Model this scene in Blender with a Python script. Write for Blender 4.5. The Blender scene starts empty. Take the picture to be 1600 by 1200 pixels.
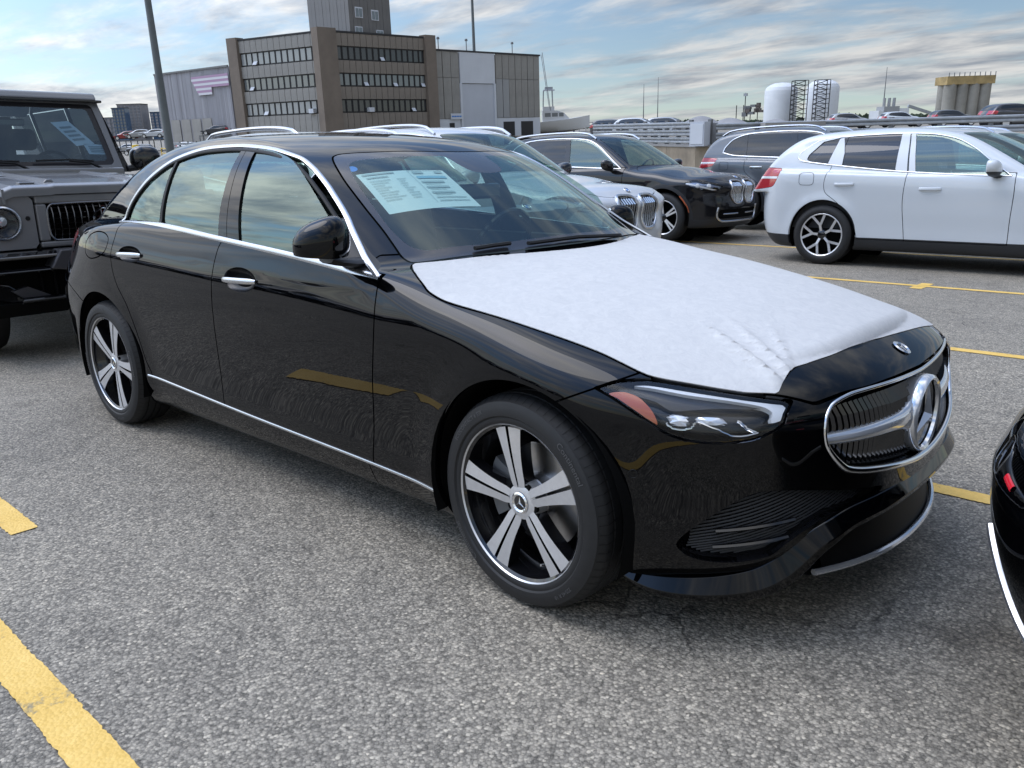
import bpy, bmesh, math, random
import numpy as np
from mathutils import Matrix, Vector
random.seed(7); rng = np.random.default_rng(7)
SC = bpy.context.scene; COL = SC.collection
# ---------------------------------------------------------------- camera
CAM = np.array([1.5038, -2.5582, 1.3061]); YAW, PIT, ROL, FPX = 2.3110, -.2635, -.0184, 1273.5
def cam_axes():
    f = np.array([math.cos(YAW)*math.cos(PIT), math.sin(YAW)*math.cos(PIT), math.sin(PIT)])
    r = np.array([math.sin(YAW), -math.cos(YAW), 0.]); u = np.cross(r, f)
    return math.cos(ROL)*r+math.sin(ROL)*u, -math.sin(ROL)*r+math.cos(ROL)*u, f
cd = bpy.data.cameras.new('camera'); cam = bpy.data.objects.new('camera', cd); COL.objects.link(cam)
_r, _u, _f = cam_axes()
cam.matrix_world = Matrix(((_r[0], _u[0], -_f[0], CAM[0]), (_r[1], _u[1], -_f[1], CAM[1]), (_r[2], _u[2], -_f[2], CAM[2]), (0, 0, 0, 1)))
cd.sensor_width = 36; cd.lens = FPX/1600*36; cd.clip_start = .05; cd.clip_end = 20000
SC.camera = cam
# ---------------------------------------------------------------- light
SUN_EL, SUN_AZ = math.radians(63), math.radians(212)      # azimuth of the sun, measured from +x towards +y
sd = bpy.data.lights.new('sun', 'SUN'); sun = bpy.data.objects.new('sun', sd); COL.objects.link(sun)
sd.energy = 1.2; sd.angle = math.radians(40); sd.color = (1, .95, .87)
sv = Vector((math.cos(SUN_EL)*math.cos(SUN_AZ), math.cos(SUN_EL)*math.sin(SUN_AZ), math.sin(SUN_EL)))
sun.rotation_euler = sv.to_track_quat('Z', 'Y').to_euler(); sun.location = (0, 0, 30)
wd = bpy.data.worlds.new('World'); SC.world = wd; wd.use_nodes = True
SC.view_settings.view_transform = 'Standard'; SC.view_settings.look = 'None'; SC.view_settings.gamma = 1
SC.view_settings.exposure = -.08
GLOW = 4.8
def build_world():
    nt = wd.node_tree; nd = nt.nodes; ln = nt.links; nd.clear()
    out = nd.new('ShaderNodeOutputWorld'); bg = nd.new('ShaderNodeBackground')
    sky = nd.new('ShaderNodeTexSky'); sky.sky_type = 'NISHITA'; sky.sun_disc = False
    sky.sun_elevation = SUN_EL; sky.sun_rotation = math.pi/2-SUN_AZ
    sky.air_density = 1.0; sky.dust_density = .3; sky.ozone_density = 1.5
    tc = nd.new('ShaderNodeTexCoord'); sep = nd.new('ShaderNodeSeparateXYZ'); ln.new(tc.outputs['Generated'], sep.inputs[0])
    def M(op, a, b=None, clampit=False):
        n = nd.new('ShaderNodeMath'); n.operation = op; n.use_clamp = clampit
        for i, v in enumerate((a, b)):
            if v is None: continue
            if isinstance(v, (int, float)): n.inputs[i].default_value = v
            else: ln.new(v, n.inputs[i])
        return n.outputs[0]
    # project the view direction on a cloud layer
    zz = M('ADD', M('MAXIMUM', sep.outputs[2], 0.0), .09)
    cx = M('DIVIDE', sep.outputs[0], zz); cy = M('DIVIDE', sep.outputs[1], zz)
    cmb = nd.new('ShaderNodeCombineXYZ'); ln.new(cx, cmb.inputs[0]); ln.new(cy, cmb.inputs[1])
    mp = nd.new('ShaderNodeMapping'); ln.new(cmb.outputs[0], mp.inputs[0])
    mp.inputs['Rotation'].default_value = (0, 0, math.radians(52)); mp.inputs['Scale'].default_value = (.60, 1.15, 1); mp.inputs['Location'].default_value = (3.1, 1.7, 0)
    def noise(scale, detail, rough, dist=0.0, w=0):
        n = nd.new('ShaderNodeTexNoise'); n.inputs['Scale'].default_value = scale; n.inputs['Detail'].default_value = detail
        n.inputs['Roughness'].default_value = rough; n.inputs['Distortion'].default_value = dist; ln.new(mp.outputs[0], n.inputs['Vector']); return n.outputs['Fac']
    big = noise(.55, 2, .5); fine = noise(1.7, 6, .60, .25)
    den = M('ADD', M('MULTIPLY', big, .55), M('MULTIPLY', fine, .62))
    rmp = nd.new('ShaderNodeMapRange'); rmp.interpolation_type = 'SMOOTHSTEP'; ln.new(den, rmp.inputs[0])
    rmp.inputs[1].default_value = .48; rmp.inputs[2].default_value = .68
    cov = M('MULTIPLY', rmp.outputs[0], .93)
    # shade of the clouds: thick parts greyer
    thick = nd.new('ShaderNodeMapRange'); ln.new(noise(2.6, 5, .6, .2), thick.inputs[0]); thick.inputs[1].default_value = .40; thick.inputs[2].default_value = .66
    cr = nd.new('ShaderNodeMix'); cr.data_type = 'RGBA'; ln.new(thick.outputs[0], cr.inputs[0])
    cr.inputs[6].default_value = (7.0, 6.95, 6.85, 1); cr.inputs[7].default_value = (2.9, 3.2, 3.75, 1)
    mx = nd.new('ShaderNodeMix'); mx.data_type = 'RGBA'; ln.new(cov, mx.inputs[0]); ln.new(sky.outputs[0], mx.inputs[6]); ln.new(cr.outputs[2], mx.inputs[7])
    # thin cloud round the veiled sun glows
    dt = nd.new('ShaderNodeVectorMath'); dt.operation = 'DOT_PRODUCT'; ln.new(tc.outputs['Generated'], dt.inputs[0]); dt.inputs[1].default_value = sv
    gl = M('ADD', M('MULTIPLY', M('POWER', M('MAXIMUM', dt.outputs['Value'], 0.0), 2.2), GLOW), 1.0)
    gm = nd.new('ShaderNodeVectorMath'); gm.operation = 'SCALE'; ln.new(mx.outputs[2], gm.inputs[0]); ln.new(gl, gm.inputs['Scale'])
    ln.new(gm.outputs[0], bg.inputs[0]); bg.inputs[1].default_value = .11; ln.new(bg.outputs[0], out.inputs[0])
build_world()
SC.cycles.use_denoising = True
SC.cycles.max_bounces = 8; SC.cycles.glossy_bounces = 5; SC.cycles.transparent_max_bounces = 16; SC.cycles.transmission_bounces = 6
SC.cycles.caustics_reflective = False; SC.cycles.caustics_refractive = False
# ---------------------------------------------------------------- numpy surface toolkit
def cs(xk, yk):
    """natural cubic spline through (xk, yk), clamped outside"""
    xk = np.asarray(xk, float); yk = np.asarray(yk, float)
    if xk[0] > xk[-1]: xk = xk[::-1]; yk = yk[::-1]
    n = len(xk); h = np.diff(xk); A = np.zeros((n, n)); b = np.zeros(n)
    A[0, 0] = A[-1, -1] = 1
    for i in range(1, n-1):
        A[i, i-1] = h[i-1]; A[i, i] = 2*(h[i-1]+h[i]); A[i, i+1] = h[i]
        b[i] = 6*((yk[i+1]-yk[i])/h[i]-(yk[i]-yk[i-1])/h[i-1])
    m = np.linalg.solve(A, b)
    xs = np.linspace(xk[0], xk[-1], 40000)
    i = np.clip(np.searchsorted(xk, xs)-1, 0, n-2)
    t = xs-xk[i]; hh = h[i]
    ys = yk[i] + t*((yk[i+1]-yk[i])/hh - hh*(2*m[i]+m[i+1])/6) + t*t*m[i]/2 + t**3*(m[i+1]-m[i])/(6*hh)
    return lambda x: np.interp(x, xs, ys)
def smax(a, b, r):
    h = np.maximum(r-np.abs(a-b), 0.)
    return np.maximum(a, b) + h*h/(4*r)
def smin(a, b, r): return -smax(-a, -b, r)
def sstep(a, b, x):
    t = np.clip((x-a)/(b-a), 0, 1); return t*t*(3-2*t)
def bump(x, c, w): return np.exp(-((x-c)/w)**2)
def grad(f, P, e=2.5e-3):
    g = np.zeros_like(P)
    for i in range(3):
        d = np.zeros(3); d[i] = e
        g[:, i] = (f(*(P+d).T)-f(*(P-d).T))/(2*e)
    return g
class Surf:
    def __init__(s, V, N, F): s.V, s.N, s.F = V, N, F
    def mirror(s):
        m = np.array([1, -1, 1.]); return Surf(s.V*m, s.N*m, s.F[:, ::-1].copy())
    def join(s, o): return Surf(np.vstack([s.V, o.V]), np.vstack([s.N, o.N]), np.vstack([s.F, o.F+len(s.V)]))
    def both(s): return s.join(s.mirror())
    def compact(s):
        u, inv = np.unique(s.F.ravel(), return_inverse=True)
        return Surf(s.V[u], s.N[u], inv.reshape(-1, 3))
    def offset(s, d): return Surf(s.V+s.N*d, s.N, s.F)
def surface(f, lo, hi, h, project=True, relax=0):
    """polygonise f=0 on a grid (surface nets), pull the points onto f=0, take exact normals"""
    ax = [np.arange(lo[i], hi[i]+h, h) for i in range(3)]
    X, Y, Z = np.meshgrid(*ax, indexing='ij', sparse=True)
    G = f(X, Y, Z); G = np.broadcast_to(G, (len(ax[0]), len(ax[1]), len(ax[2]))).astype(np.float32)
    S = G < 0
    n = np.array(G.shape)-1
    cnt = np.zeros(n, np.int8)
    for dx in (0, 1):
        for dy in (0, 1):
            for dz in (0, 1): cnt += S[dx:dx+n[0], dy:dy+n[1], dz:dz+n[2]]
    act = (cnt > 0) & (cnt < 8)
    ci = np.argwhere(act); idx = -np.ones(n, np.int64); idx[act] = np.arange(len(ci))
    acc = np.zeros((len(ci), 3)); w = np.zeros(len(ci))
    cor = np.array([[a, b, c] for a in (0, 1) for b in (0, 1) for c in (0, 1)])
    for a in range(8):
        for b in range(a+1, 8):
            if np.abs(cor[a]-cor[b]).sum() != 1: continue
            ga = G[tuple((ci+cor[a]).T)].astype(float); gb = G[tuple((ci+cor[b]).T)].astype(float)
            k = (ga < 0) != (gb < 0)
            t = np.where(k, ga/np.where(k, ga-gb, 1), 0)[:, None]
            acc += np.where(k[:, None], cor[a]+t*(cor[b]-cor[a]), 0); w += k
    V = np.array(lo)+h*(ci+acc/w[:, None])
    Fs = []
    for d in range(3):
        e, g = (d+1) % 3, (d+2) % 3
        sl0 = [slice(None)]*3; sl1 = [slice(None)]*3; sl0[d] = slice(0, -1); sl1[d] = slice(1, None)
        A = S[tuple(sl0)]; B = S[tuple(sl1)]
        E = np.argwhere(A != B)
        k = (E[:, e] > 0) & (E[:, g] > 0) & (E[:, e] < n[e]) & (E[:, g] < n[g]); E = E[k]
        inside = A[tuple(E.T)]
        q = []
        for (oe, og) in ((-1, -1), (0, -1), (0, 0), (-1, 0)):
            c = E.copy(); c[:, e] += oe; c[:, g] += og; q.append(idx[tuple(c.T)])
        q = np.stack(q, 1); q = np.where(inside[:, None], q, q[:, ::-1])
        Fs += [q[:, [0, 1, 2]], q[:, [0, 2, 3]]]
    F = np.vstack(Fs); F = F[(F >= 0).all(1)]
    if project:
        for _ in range(3):
            g = grad(f, V); fv = f(*V.T)
            V = V - np.clip(fv/np.maximum((g*g).sum(1), .05), -h, h)[:, None]*g
        # even the points out along the surface (keeps reflections calm), then back onto it
        E = np.unique(np.sort(np.vstack([F[:, [0, 1]], F[:, [1, 2]], F[:, [2, 0]]]), 1), axis=0)
        ec = np.bincount(np.sort(np.vstack([F[:, [0, 1]], F[:, [1, 2]], F[:, [2, 0]]]), 1) @ np.array([len(V), 1]), minlength=0) if False else None
        fe = np.sort(np.vstack([F[:, [0, 1]], F[:, [1, 2]], F[:, [2, 0]]]), 1); key = fe[:, 0].astype(np.int64)*len(V)+fe[:, 1]; uk, cnt_ = np.unique(key, return_counts=True)
        rim = np.zeros(len(V), bool); be = uk[cnt_ == 1]; rim[be//len(V)] = True; rim[be % len(V)] = True
        deg = np.bincount(E.ravel(), minlength=len(V)).astype(float)
        for _ in range(relax):
            A = np.zeros_like(V)
            for k in range(3): A[:, k] = np.bincount(E[:, 0], V[E[:, 1], k], len(V))+np.bincount(E[:, 1], V[E[:, 0], k], len(V))
            A /= np.maximum(deg, 1)[:, None]; A[rim] = V[rim]; V = V+.6*(A-V)
            g = grad(f, V); fv = f(*V.T); V = V-np.clip(fv/np.maximum((g*g).sum(1), .05), -h, h)[:, None]*g
    N = grad(f, V); N /= np.maximum(np.linalg.norm(N, axis=1), 1e-9)[:, None]
    return Surf(V, N, F)
def clip(s, fn):
    """split a Surf where fn(V)=0 -> (part with fn<0, part with fn>=0)"""
    if len(s.F) == 0: return s, s
    d = fn(s.V); d = np.where(np.abs(d) < 1e-7, 1e-7, d)
    sg = d < 0; c = sg[s.F].sum(1)
    V = [s.V]; N = [s.N]; nv = len(s.V)
    mix = s.F[(c == 1) | (c == 2)]; ins = [s.F[c == 3]]; out = [s.F[c == 0]]
    if len(mix):
        m = sg[mix]; one = m.sum(1) == 1
        lone = np.where(one, m.argmax(1), (~m).argmax(1))
        r = np.arange(len(mix))
        a, b, cc = mix[r, lone], mix[r, (lone+1) % 3], mix[r, (lone+2) % 3]
        ed = np.vstack([np.stack([a, b], 1), np.stack([a, cc], 1)])
        es = np.sort(ed, 1); u, inv = np.unique(es, axis=0, return_inverse=True); inv = inv.ravel()
        p0, p1 = s.V[u[:, 0]], s.V[u[:, 1]]; lo = np.zeros(len(u)); hi = np.ones(len(u)); d0 = d[u[:, 0]]; d1 = d[u[:, 1]]
        t = d0/(d0-d1)
        for _ in range(3):
            dm = fn(p0+t[:, None]*(p1-p0)); same = (dm < 0) == (d0 < 0)
            lo = np.where(same, t, lo); hi = np.where(same, hi, t); d0 = np.where(same, dm, d0); d1 = np.where(same, d1, dm)
            den = np.where(np.abs(d0-d1) < 1e-12, 1e-12, d0-d1); t = lo+(hi-lo)*np.clip(d0/den, .02, .98)
        V.append(p0+t[:, None]*(p1-p0)); nn = s.N[u[:, 0]]*(1-t)[:, None]+s.N[u[:, 1]]*t[:, None]
        N.append(nn/np.maximum(np.linalg.norm(nn, axis=1), 1e-9)[:, None])
        k = len(mix); ab = nv+inv[:k]; ac = nv+inv[k:]
        tip = np.stack([a, ab, ac], 1); q1 = np.stack([ab, b, cc], 1); q2 = np.stack([ab, cc, ac], 1)
        ins += [tip[one], q1[~one], q2[~one]]; out += [tip[~one], q1[one], q2[one]]
    V = np.vstack(V); N = np.vstack(N)
    return Surf(V, N, np.vstack(ins)).compact(), Surf(V, N, np.vstack(out)).compact()
def skirt(s, d, keep=None):
    """close the open edges of a panel with a strip going inwards by d (gives the panel its edge)"""
    F = s.F
    if len(F) == 0: return s
    e = np.vstack([F[:, [0, 1]], F[:, [1, 2]], F[:, [2, 0]]])
    es = np.sort(e, 1); u, ix, c = np.unique(es, axis=0, return_index=True, return_counts=True)
    b = e[ix[c == 1]]
    if keep is not None: b = b[keep(s.V[b].mean(1))]
    if len(b) == 0: return s
    a0, a1 = s.V[b[:, 0]], s.V[b[:, 1]]; c0 = a0-s.N[b[:, 0]]*d; c1 = a1-s.N[b[:, 1]]*d
    n = len(b); fn = np.cross(a1-a0, c0-a0); fn = -fn/np.maximum(np.linalg.norm(fn, axis=1), 1e-9)[:, None]
    k = len(s.V)+np.arange(n)
    Fn = np.vstack([np.stack([k+n, k, k+2*n], 1), np.stack([k+n, k+2*n, k+3*n], 1)])
    return Surf(np.vstack([s.V, a0, a1, c0, c1]), np.vstack([s.N, fn, fn, fn, fn]), np.vstack([F, Fn]))
def smooth_outline(pts, n=8, closed=True):
    """Catmull-Rom through 2-D points; a point given as (a, b, 1) is a sharp corner"""
    P = [np.array(p[:2], float) for p in pts]; cr = [len(p) > 2 for p in pts]; m = len(P); o = []
    for i in range(m if closed else m-1):
        p1, p2 = P[i], P[(i+1) % m]
        p0 = P[i-1] if (closed or i > 0) else p1; p3 = P[(i+2) % m] if (closed or i+2 < m) else p2
        t1 = (p2-p1) if cr[i] else (p2-p0)/2*min(1, 1.6*np.linalg.norm(p2-p1)/max(np.linalg.norm(p2-p0)/1.0, 1e-9))
        t2 = (p2-p1) if cr[(i+1) % m] else (p3-p1)/2*min(1, 1.6*np.linalg.norm(p2-p1)/max(np.linalg.norm(p3-p1), 1e-9))
        for k in range(n):
            t = k/n; o.append((2*t**3-3*t*t+1)*p1+(t**3-2*t*t+t)*t1+(-2*t**3+3*t*t)*p2+(t**3-t*t)*t2)
    if not closed: o.append(P[-1])
    return np.array(o)
def poly_sd(Q, u, v, far=.08):
    """signed distance (negative inside) from points to a closed 2-D polygon"""
    out = np.full(u.shape, far); lo = Q.min(0)-far; hi = Q.max(0)+far
    k = np.nonzero((u > lo[0]) & (u < hi[0]) & (v > lo[1]) & (v < hi[1]))[0]
    if len(k) == 0: return out
    p = np.stack([u[k], v[k]], 1); best = np.full(len(k), 1e9); ins = np.zeros(len(k), bool)
    for i in range(len(Q)):
        a, b = Q[i], Q[(i+1) % len(Q)]; ab = b-a; L = ab@ab
        if L < 1e-14: continue
        t = np.clip(((p-a)@ab)/L, 0, 1); dd = p-a-t[:, None]*ab; best = np.minimum(best, (dd*dd).sum(1))
        c = (a[1] > p[:, 1]) != (b[1] > p[:, 1])
        if ab[1] != 0: ins ^= c & (p[:, 0] < a[0]+(p[:, 1]-a[1])/ab[1]*ab[0])
    out[k] = np.where(ins, -1, 1)*np.sqrt(best); return out
def curve_sd(fx, axis_v, axis_u):
    """signed difference to an open curve u = fx(v)"""
    return lambda V: V[:, axis_u]-fx(V[:, axis_v])
# ---------------------------------------------------------------- blender helpers
def obj(name, me, mat=None, parent=None):
    o = bpy.data.objects.new(name, me); COL.objects.link(o)
    if mat is not None and me is not None and len(me.materials) == 0: me.materials.append(mat)
    if parent is not None: o.parent = parent
    return o
def tag(o, label=None, cat=None, group=None, kind=None):
    for k, v in (('label', label), ('category', cat), ('group', group), ('kind', kind)):
        if v: o[k] = v
    return o
def thing(name, label, cat, loc=(0, 0, 0), rotz=0, group=None):
    o = bpy.data.objects.new(name, None); COL.objects.link(o); o.location = loc; o.rotation_euler = (0, 0, rotz); o.empty_display_size = .2
    return tag(o, label, cat, group)
def copy_tree(o, parent=None):
    c = o.copy(); COL.objects.link(c); c.parent = parent
    for ch in o.children: copy_tree(ch, c)
    return c
def surf_obj(name, s, mat, parent=None):
    me = bpy.data.meshes.new(name)
    me.vertices.add(len(s.V)); me.vertices.foreach_set('co', s.V.astype(np.float32).ravel())
    n = len(s.F); me.loops.add(3*n); me.loops.foreach_set('vertex_index', s.F.astype(np.int32).ravel())
    me.polygons.add(n); me.polygons.foreach_set('loop_start', np.arange(0, 3*n, 3, dtype=np.int32)); me.polygons.foreach_set('loop_total', np.full(n, 3, np.int32))
    me.update(calc_edges=True); me.validate()
    me.polygons.foreach_set('use_smooth', np.ones(len(me.polygons), bool))
    if len(me.vertices) == len(s.N): me.normals_split_custom_set_from_vertices([tuple(v) for v in s.N])
    return obj(name, me, mat, parent)
class MB:
    """mesh builder: boxes, tubes, prisms, lathes and grids collected into ONE mesh"""
    def __init__(s): s.v = []; s.f = []; s.sm = []
    def add(s, V, F, smooth=False):
        k = len(s.v); s.v += [tuple(map(float, p)) for p in V]; s.f += [tuple(int(i)+k for i in q) for q in F]; s.sm += [smooth]*len(F); return s
    def box(s, x0, x1, y0, y1, z0, z1, M=None):
        V = [(x, y, z) for x in (x0, x1) for y in (y0, y1) for z in (z0, z1)]
        if M is not None: V = [M @ Vector(p) for p in V]
        return s.add(V, [(0, 1, 3, 2), (4, 6, 7, 5), (0, 4, 5, 1), (2, 3, 7, 6), (0, 2, 6, 4), (1, 5, 7, 3)])
    def bar(s, a, b, w, h, up=(0, 0, 1)):
        a, b = np.array(a, float), np.array(b, float); d = b-a; L = np.linalg.norm(d); d /= L
        u = np.array(up, float); sx = np.cross(u, d); sx /= np.linalg.norm(sx)+1e-12; u = np.cross(d, sx)
        V = [a+i*w/2*sx+j*h/2*u+k*d*L for k in (0, 1) for i in (-1, 1) for j in (-1, 1)]
        return s.add(V, [(0, 1, 3, 2), (4, 6, 7, 5), (0, 4, 5, 1), (2, 3, 7, 6), (0, 2, 6, 4), (1, 5, 7, 3)])
    def tube(s, P, r, n=8, closed=False, flat=(1, 1), up=None, caps=True):
        P = np.array(P, float); m = len(P); R = np.full(m, r) if np.isscalar(r) else np.array(r, float)
        T = np.gradient(P, axis=0) if not closed else (np.roll(P, -1, 0)-np.roll(P, 1, 0)); T /= np.linalg.norm(T, axis=1)[:, None]+1e-12
        V = []; u = np.array(up if up is not None else ((0, 0, 1) if abs(T[0][2]) < .9 else (1, 0, 0)), float)
        for i in range(m):
            if up is not None: u = np.array(up if np.ndim(up) == 1 else up[i], float)
            a = np.cross(u, T[i]); a /= np.linalg.norm(a)+1e-12; b = np.cross(T[i], a); u = b
            for k in range(n):
                t = 2*math.pi*k/n; V.append(P[i]+R[i]*(flat[0]*math.cos(t)*a+flat[1]*math.sin(t)*b))
        F = [(i*n+k, i*n+(k+1) % n, ((i+1) % m)*n+(k+1) % n, ((i+1) % m)*n+k) for i in range(m if closed else m-1) for k in range(n)]
        if not closed and caps: F += [tuple(range(n))[::-1], tuple((m-1)*n+k for k in range(n))]
        return s.add(V, F, n > 5)
    def lathe(s, prof, n=48, axis='y', c=(0, 0, 0), closed=False, smooth=True, M=None):
        V = []; m = len(prof)
        for k in range(n):
            t = 2*math.pi*k/n
            for (r, h) in prof:
                p = {'y': (r*math.cos(t), h, r*math.sin(t)), 'z': (r*math.cos(t), r*math.sin(t), h), 'x': (h, r*math.cos(t), r*math.sin(t))}[axis]
                p = Vector(p)+Vector(c)
                V.append(M @ p if M is not None else p)
        F = [(k*m+i, k*m+i+1, ((k+1) % n)*m+i+1, ((k+1) % n)*m+i) for k in range(n) for i in range(m-1 if not closed else m) if True] if not closed else \
            [(k*m+i, k*m+(i+1) % m, ((k+1) % n)*m+(i+1) % m, ((k+1) % n)*m+i) for k in range(n) for i in range(m)]
        return s.add(V, F, smooth)
    def prism(s, Q, h0, h1, fn, smooth=False):
        """extrude a 2-D polygon; fn(a, b, h) -> point"""
        n = len(Q); V = [fn(a, b, h0) for a, b in Q]+[fn(a, b, h1) for a, b in Q]
        s.add(V, [tuple(range(n))[::-1], tuple(range(n, 2*n))])
        k = len(s.v)-2*n; s.f += [(k+i, k+(i+1) % n, k+n+(i+1) % n, k+n+i) for i in range(n)]; s.sm += [smooth]*n
        return s
    def grid(s, P, smooth=True, flip=False):
        P = np.array(P, float); a, b = P.shape[:2]
        F = [(i*b+j, (i+1)*b+j, (i+1)*b+j+1, i*b+j+1) for i in range(a-1) for j in range(b-1)]
        if flip: F = [q[::-1] for q in F]
        return s.add(P.reshape(-1, 3), F, smooth)
    def mesh(s, name, fix=True, angle=40):
        me = bpy.data.meshes.new(name); me.from_pydata(s.v, [], s.f); me.update()
        if fix:
            bm = bmesh.new(); bm.from_mesh(me); bmesh.ops.recalc_face_normals(bm, faces=bm.faces); bm.to_mesh(me); bm.free()
        if any(s.sm):
            me.polygons.foreach_set('use_smooth', s.sm)
            try: me.set_sharp_from_angle(angle=math.radians(angle))
            except Exception: pass
        return me
    def build(s, name, mat, parent=None, fix=True, angle=40): return obj(name, s.mesh(name, fix, angle), mat, parent)
def bevel(o, w, seg=2, angle=35):
    m = o.modifiers.new('bevel', 'BEVEL'); m.width = w; m.segments = seg; m.limit_method = 'ANGLE'; m.angle_limit = math.radians(angle); m.harden_normals = False
    return o
# ---------------------------------------------------------------- materials
MAT = {}
def pmat(name, col, rough=.5, metal=0., spec=.5, coat=0., coat_rough=.03, coat_ior=1.5, emit=None, estr=1., noise=None, bumpamt=None, alpha=None, trans=0., ior=1.5):
    """principled material; noise=(scale, amount) breaks the colour up, bumpamt=(scale, strength, distance)"""
    m = bpy.data.materials.new(name); m.use_nodes = True; nt = m.node_tree; b = nt.nodes['Principled BSDF']; MAT[name] = m
    b.inputs['Base Color'].default_value = (*col, 1); b.inputs['Roughness'].default_value = rough; b.inputs['Metallic'].default_value = metal
    b.inputs['Specular IOR Level'].default_value = spec; b.inputs['Coat Weight'].default_value = coat; b.inputs['Coat Roughness'].default_value = coat_rough; b.inputs['Coat IOR'].default_value = coat_ior
    b.inputs['Transmission Weight'].default_value = trans; b.inputs['IOR'].default_value = ior
    if emit: b.inputs['Emission Color'].default_value = (*emit, 1); b.inputs['Emission Strength'].default_value = estr
    if noise or bumpamt:
        tc = nt.nodes.new('ShaderNodeTexCoord')
    if noise:
        n = nt.nodes.new('ShaderNodeTexNoise'); n.inputs['Scale'].default_value = noise[0]; n.inputs['Detail'].default_value = 5; n.inputs['Roughness'].default_value = .65
        nt.links.new(tc.outputs['Object'], n.inputs['Vector'])
        mr = nt.nodes.new('ShaderNodeMapRange'); mr.inputs[1].default_value = .3; mr.inputs[2].default_value = .7; mr.inputs[3].default_value = 1-noise[1]; mr.inputs[4].default_value = 1+noise[1]
        nt.links.new(n.outputs['Fac'], mr.inputs[0])
        mx = nt.nodes.new('ShaderNodeMix'); mx.data_type = 'RGBA'; mx.blend_type = 'MULTIPLY'; mx.inputs[0].default_value = 1; mx.inputs[6].default_value = (*col, 1)
        nt.links.new(mr.outputs[0], mx.inputs[7]); nt.links.new(mx.outputs[2], b.inputs['Base Color'])
    if bumpamt:
        n = nt.nodes.new('ShaderNodeTexNoise'); n.inputs['Scale'].default_value = bumpamt[0]; n.inputs['Detail'].default_value = 4
        nt.links.new(tc.outputs['Object'], n.inputs['Vector'])
        bp = nt.nodes.new('ShaderNodeBump'); bp.inputs['Strength'].default_value = bumpamt[1]; bp.inputs['Distance'].default_value = bumpamt[2]
        nt.links.new(n.outputs['Fac'], bp.inputs['Height']); nt.links.new(bp.outputs[0], b.inputs['Normal'])
    return m
def glassmat(name, tint, ior=1.7, rough=.0, reflect=(1, 1, 1), body=None):
    """thin automotive glass: coloured see-through mixed with a mirror by Fresnel"""
    m = bpy.data.materials.new(name); m.use_nodes = True; nt = m.node_tree; nt.nodes.clear(); MAT[name] = m
    o = nt.nodes.new('ShaderNodeOutputMaterial'); mx = nt.nodes.new('ShaderNodeMixShader'); fr = nt.nodes.new('ShaderNodeFresnel'); ge = nt.nodes.new('ShaderNodeNewGeometry'); iv = nt.nodes.new('ShaderNodeMix'); iv.inputs[2].default_value = ior; iv.inputs[3].default_value = 1/ior; nt.links.new(ge.outputs['Backfacing'], iv.inputs[0]); nt.links.new(iv.outputs[0], fr.inputs['IOR'])
    t = nt.nodes.new('ShaderNodeBsdfTransparent'); t.inputs[0].default_value = (*tint, 1)
    g = nt.nodes.new('ShaderNodeBsdfGlossy'); g.inputs[0].default_value = (*reflect, 1); g.inputs['Roughness'].default_value = rough
    nt.links.new(fr.outputs[0], mx.inputs[0]); nt.links.new(t.outputs[0], mx.inputs[1]); nt.links.new(g.outputs[0], mx.inputs[2]); nt.links.new(mx.outputs[0], o.inputs[0])
    return m
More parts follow.
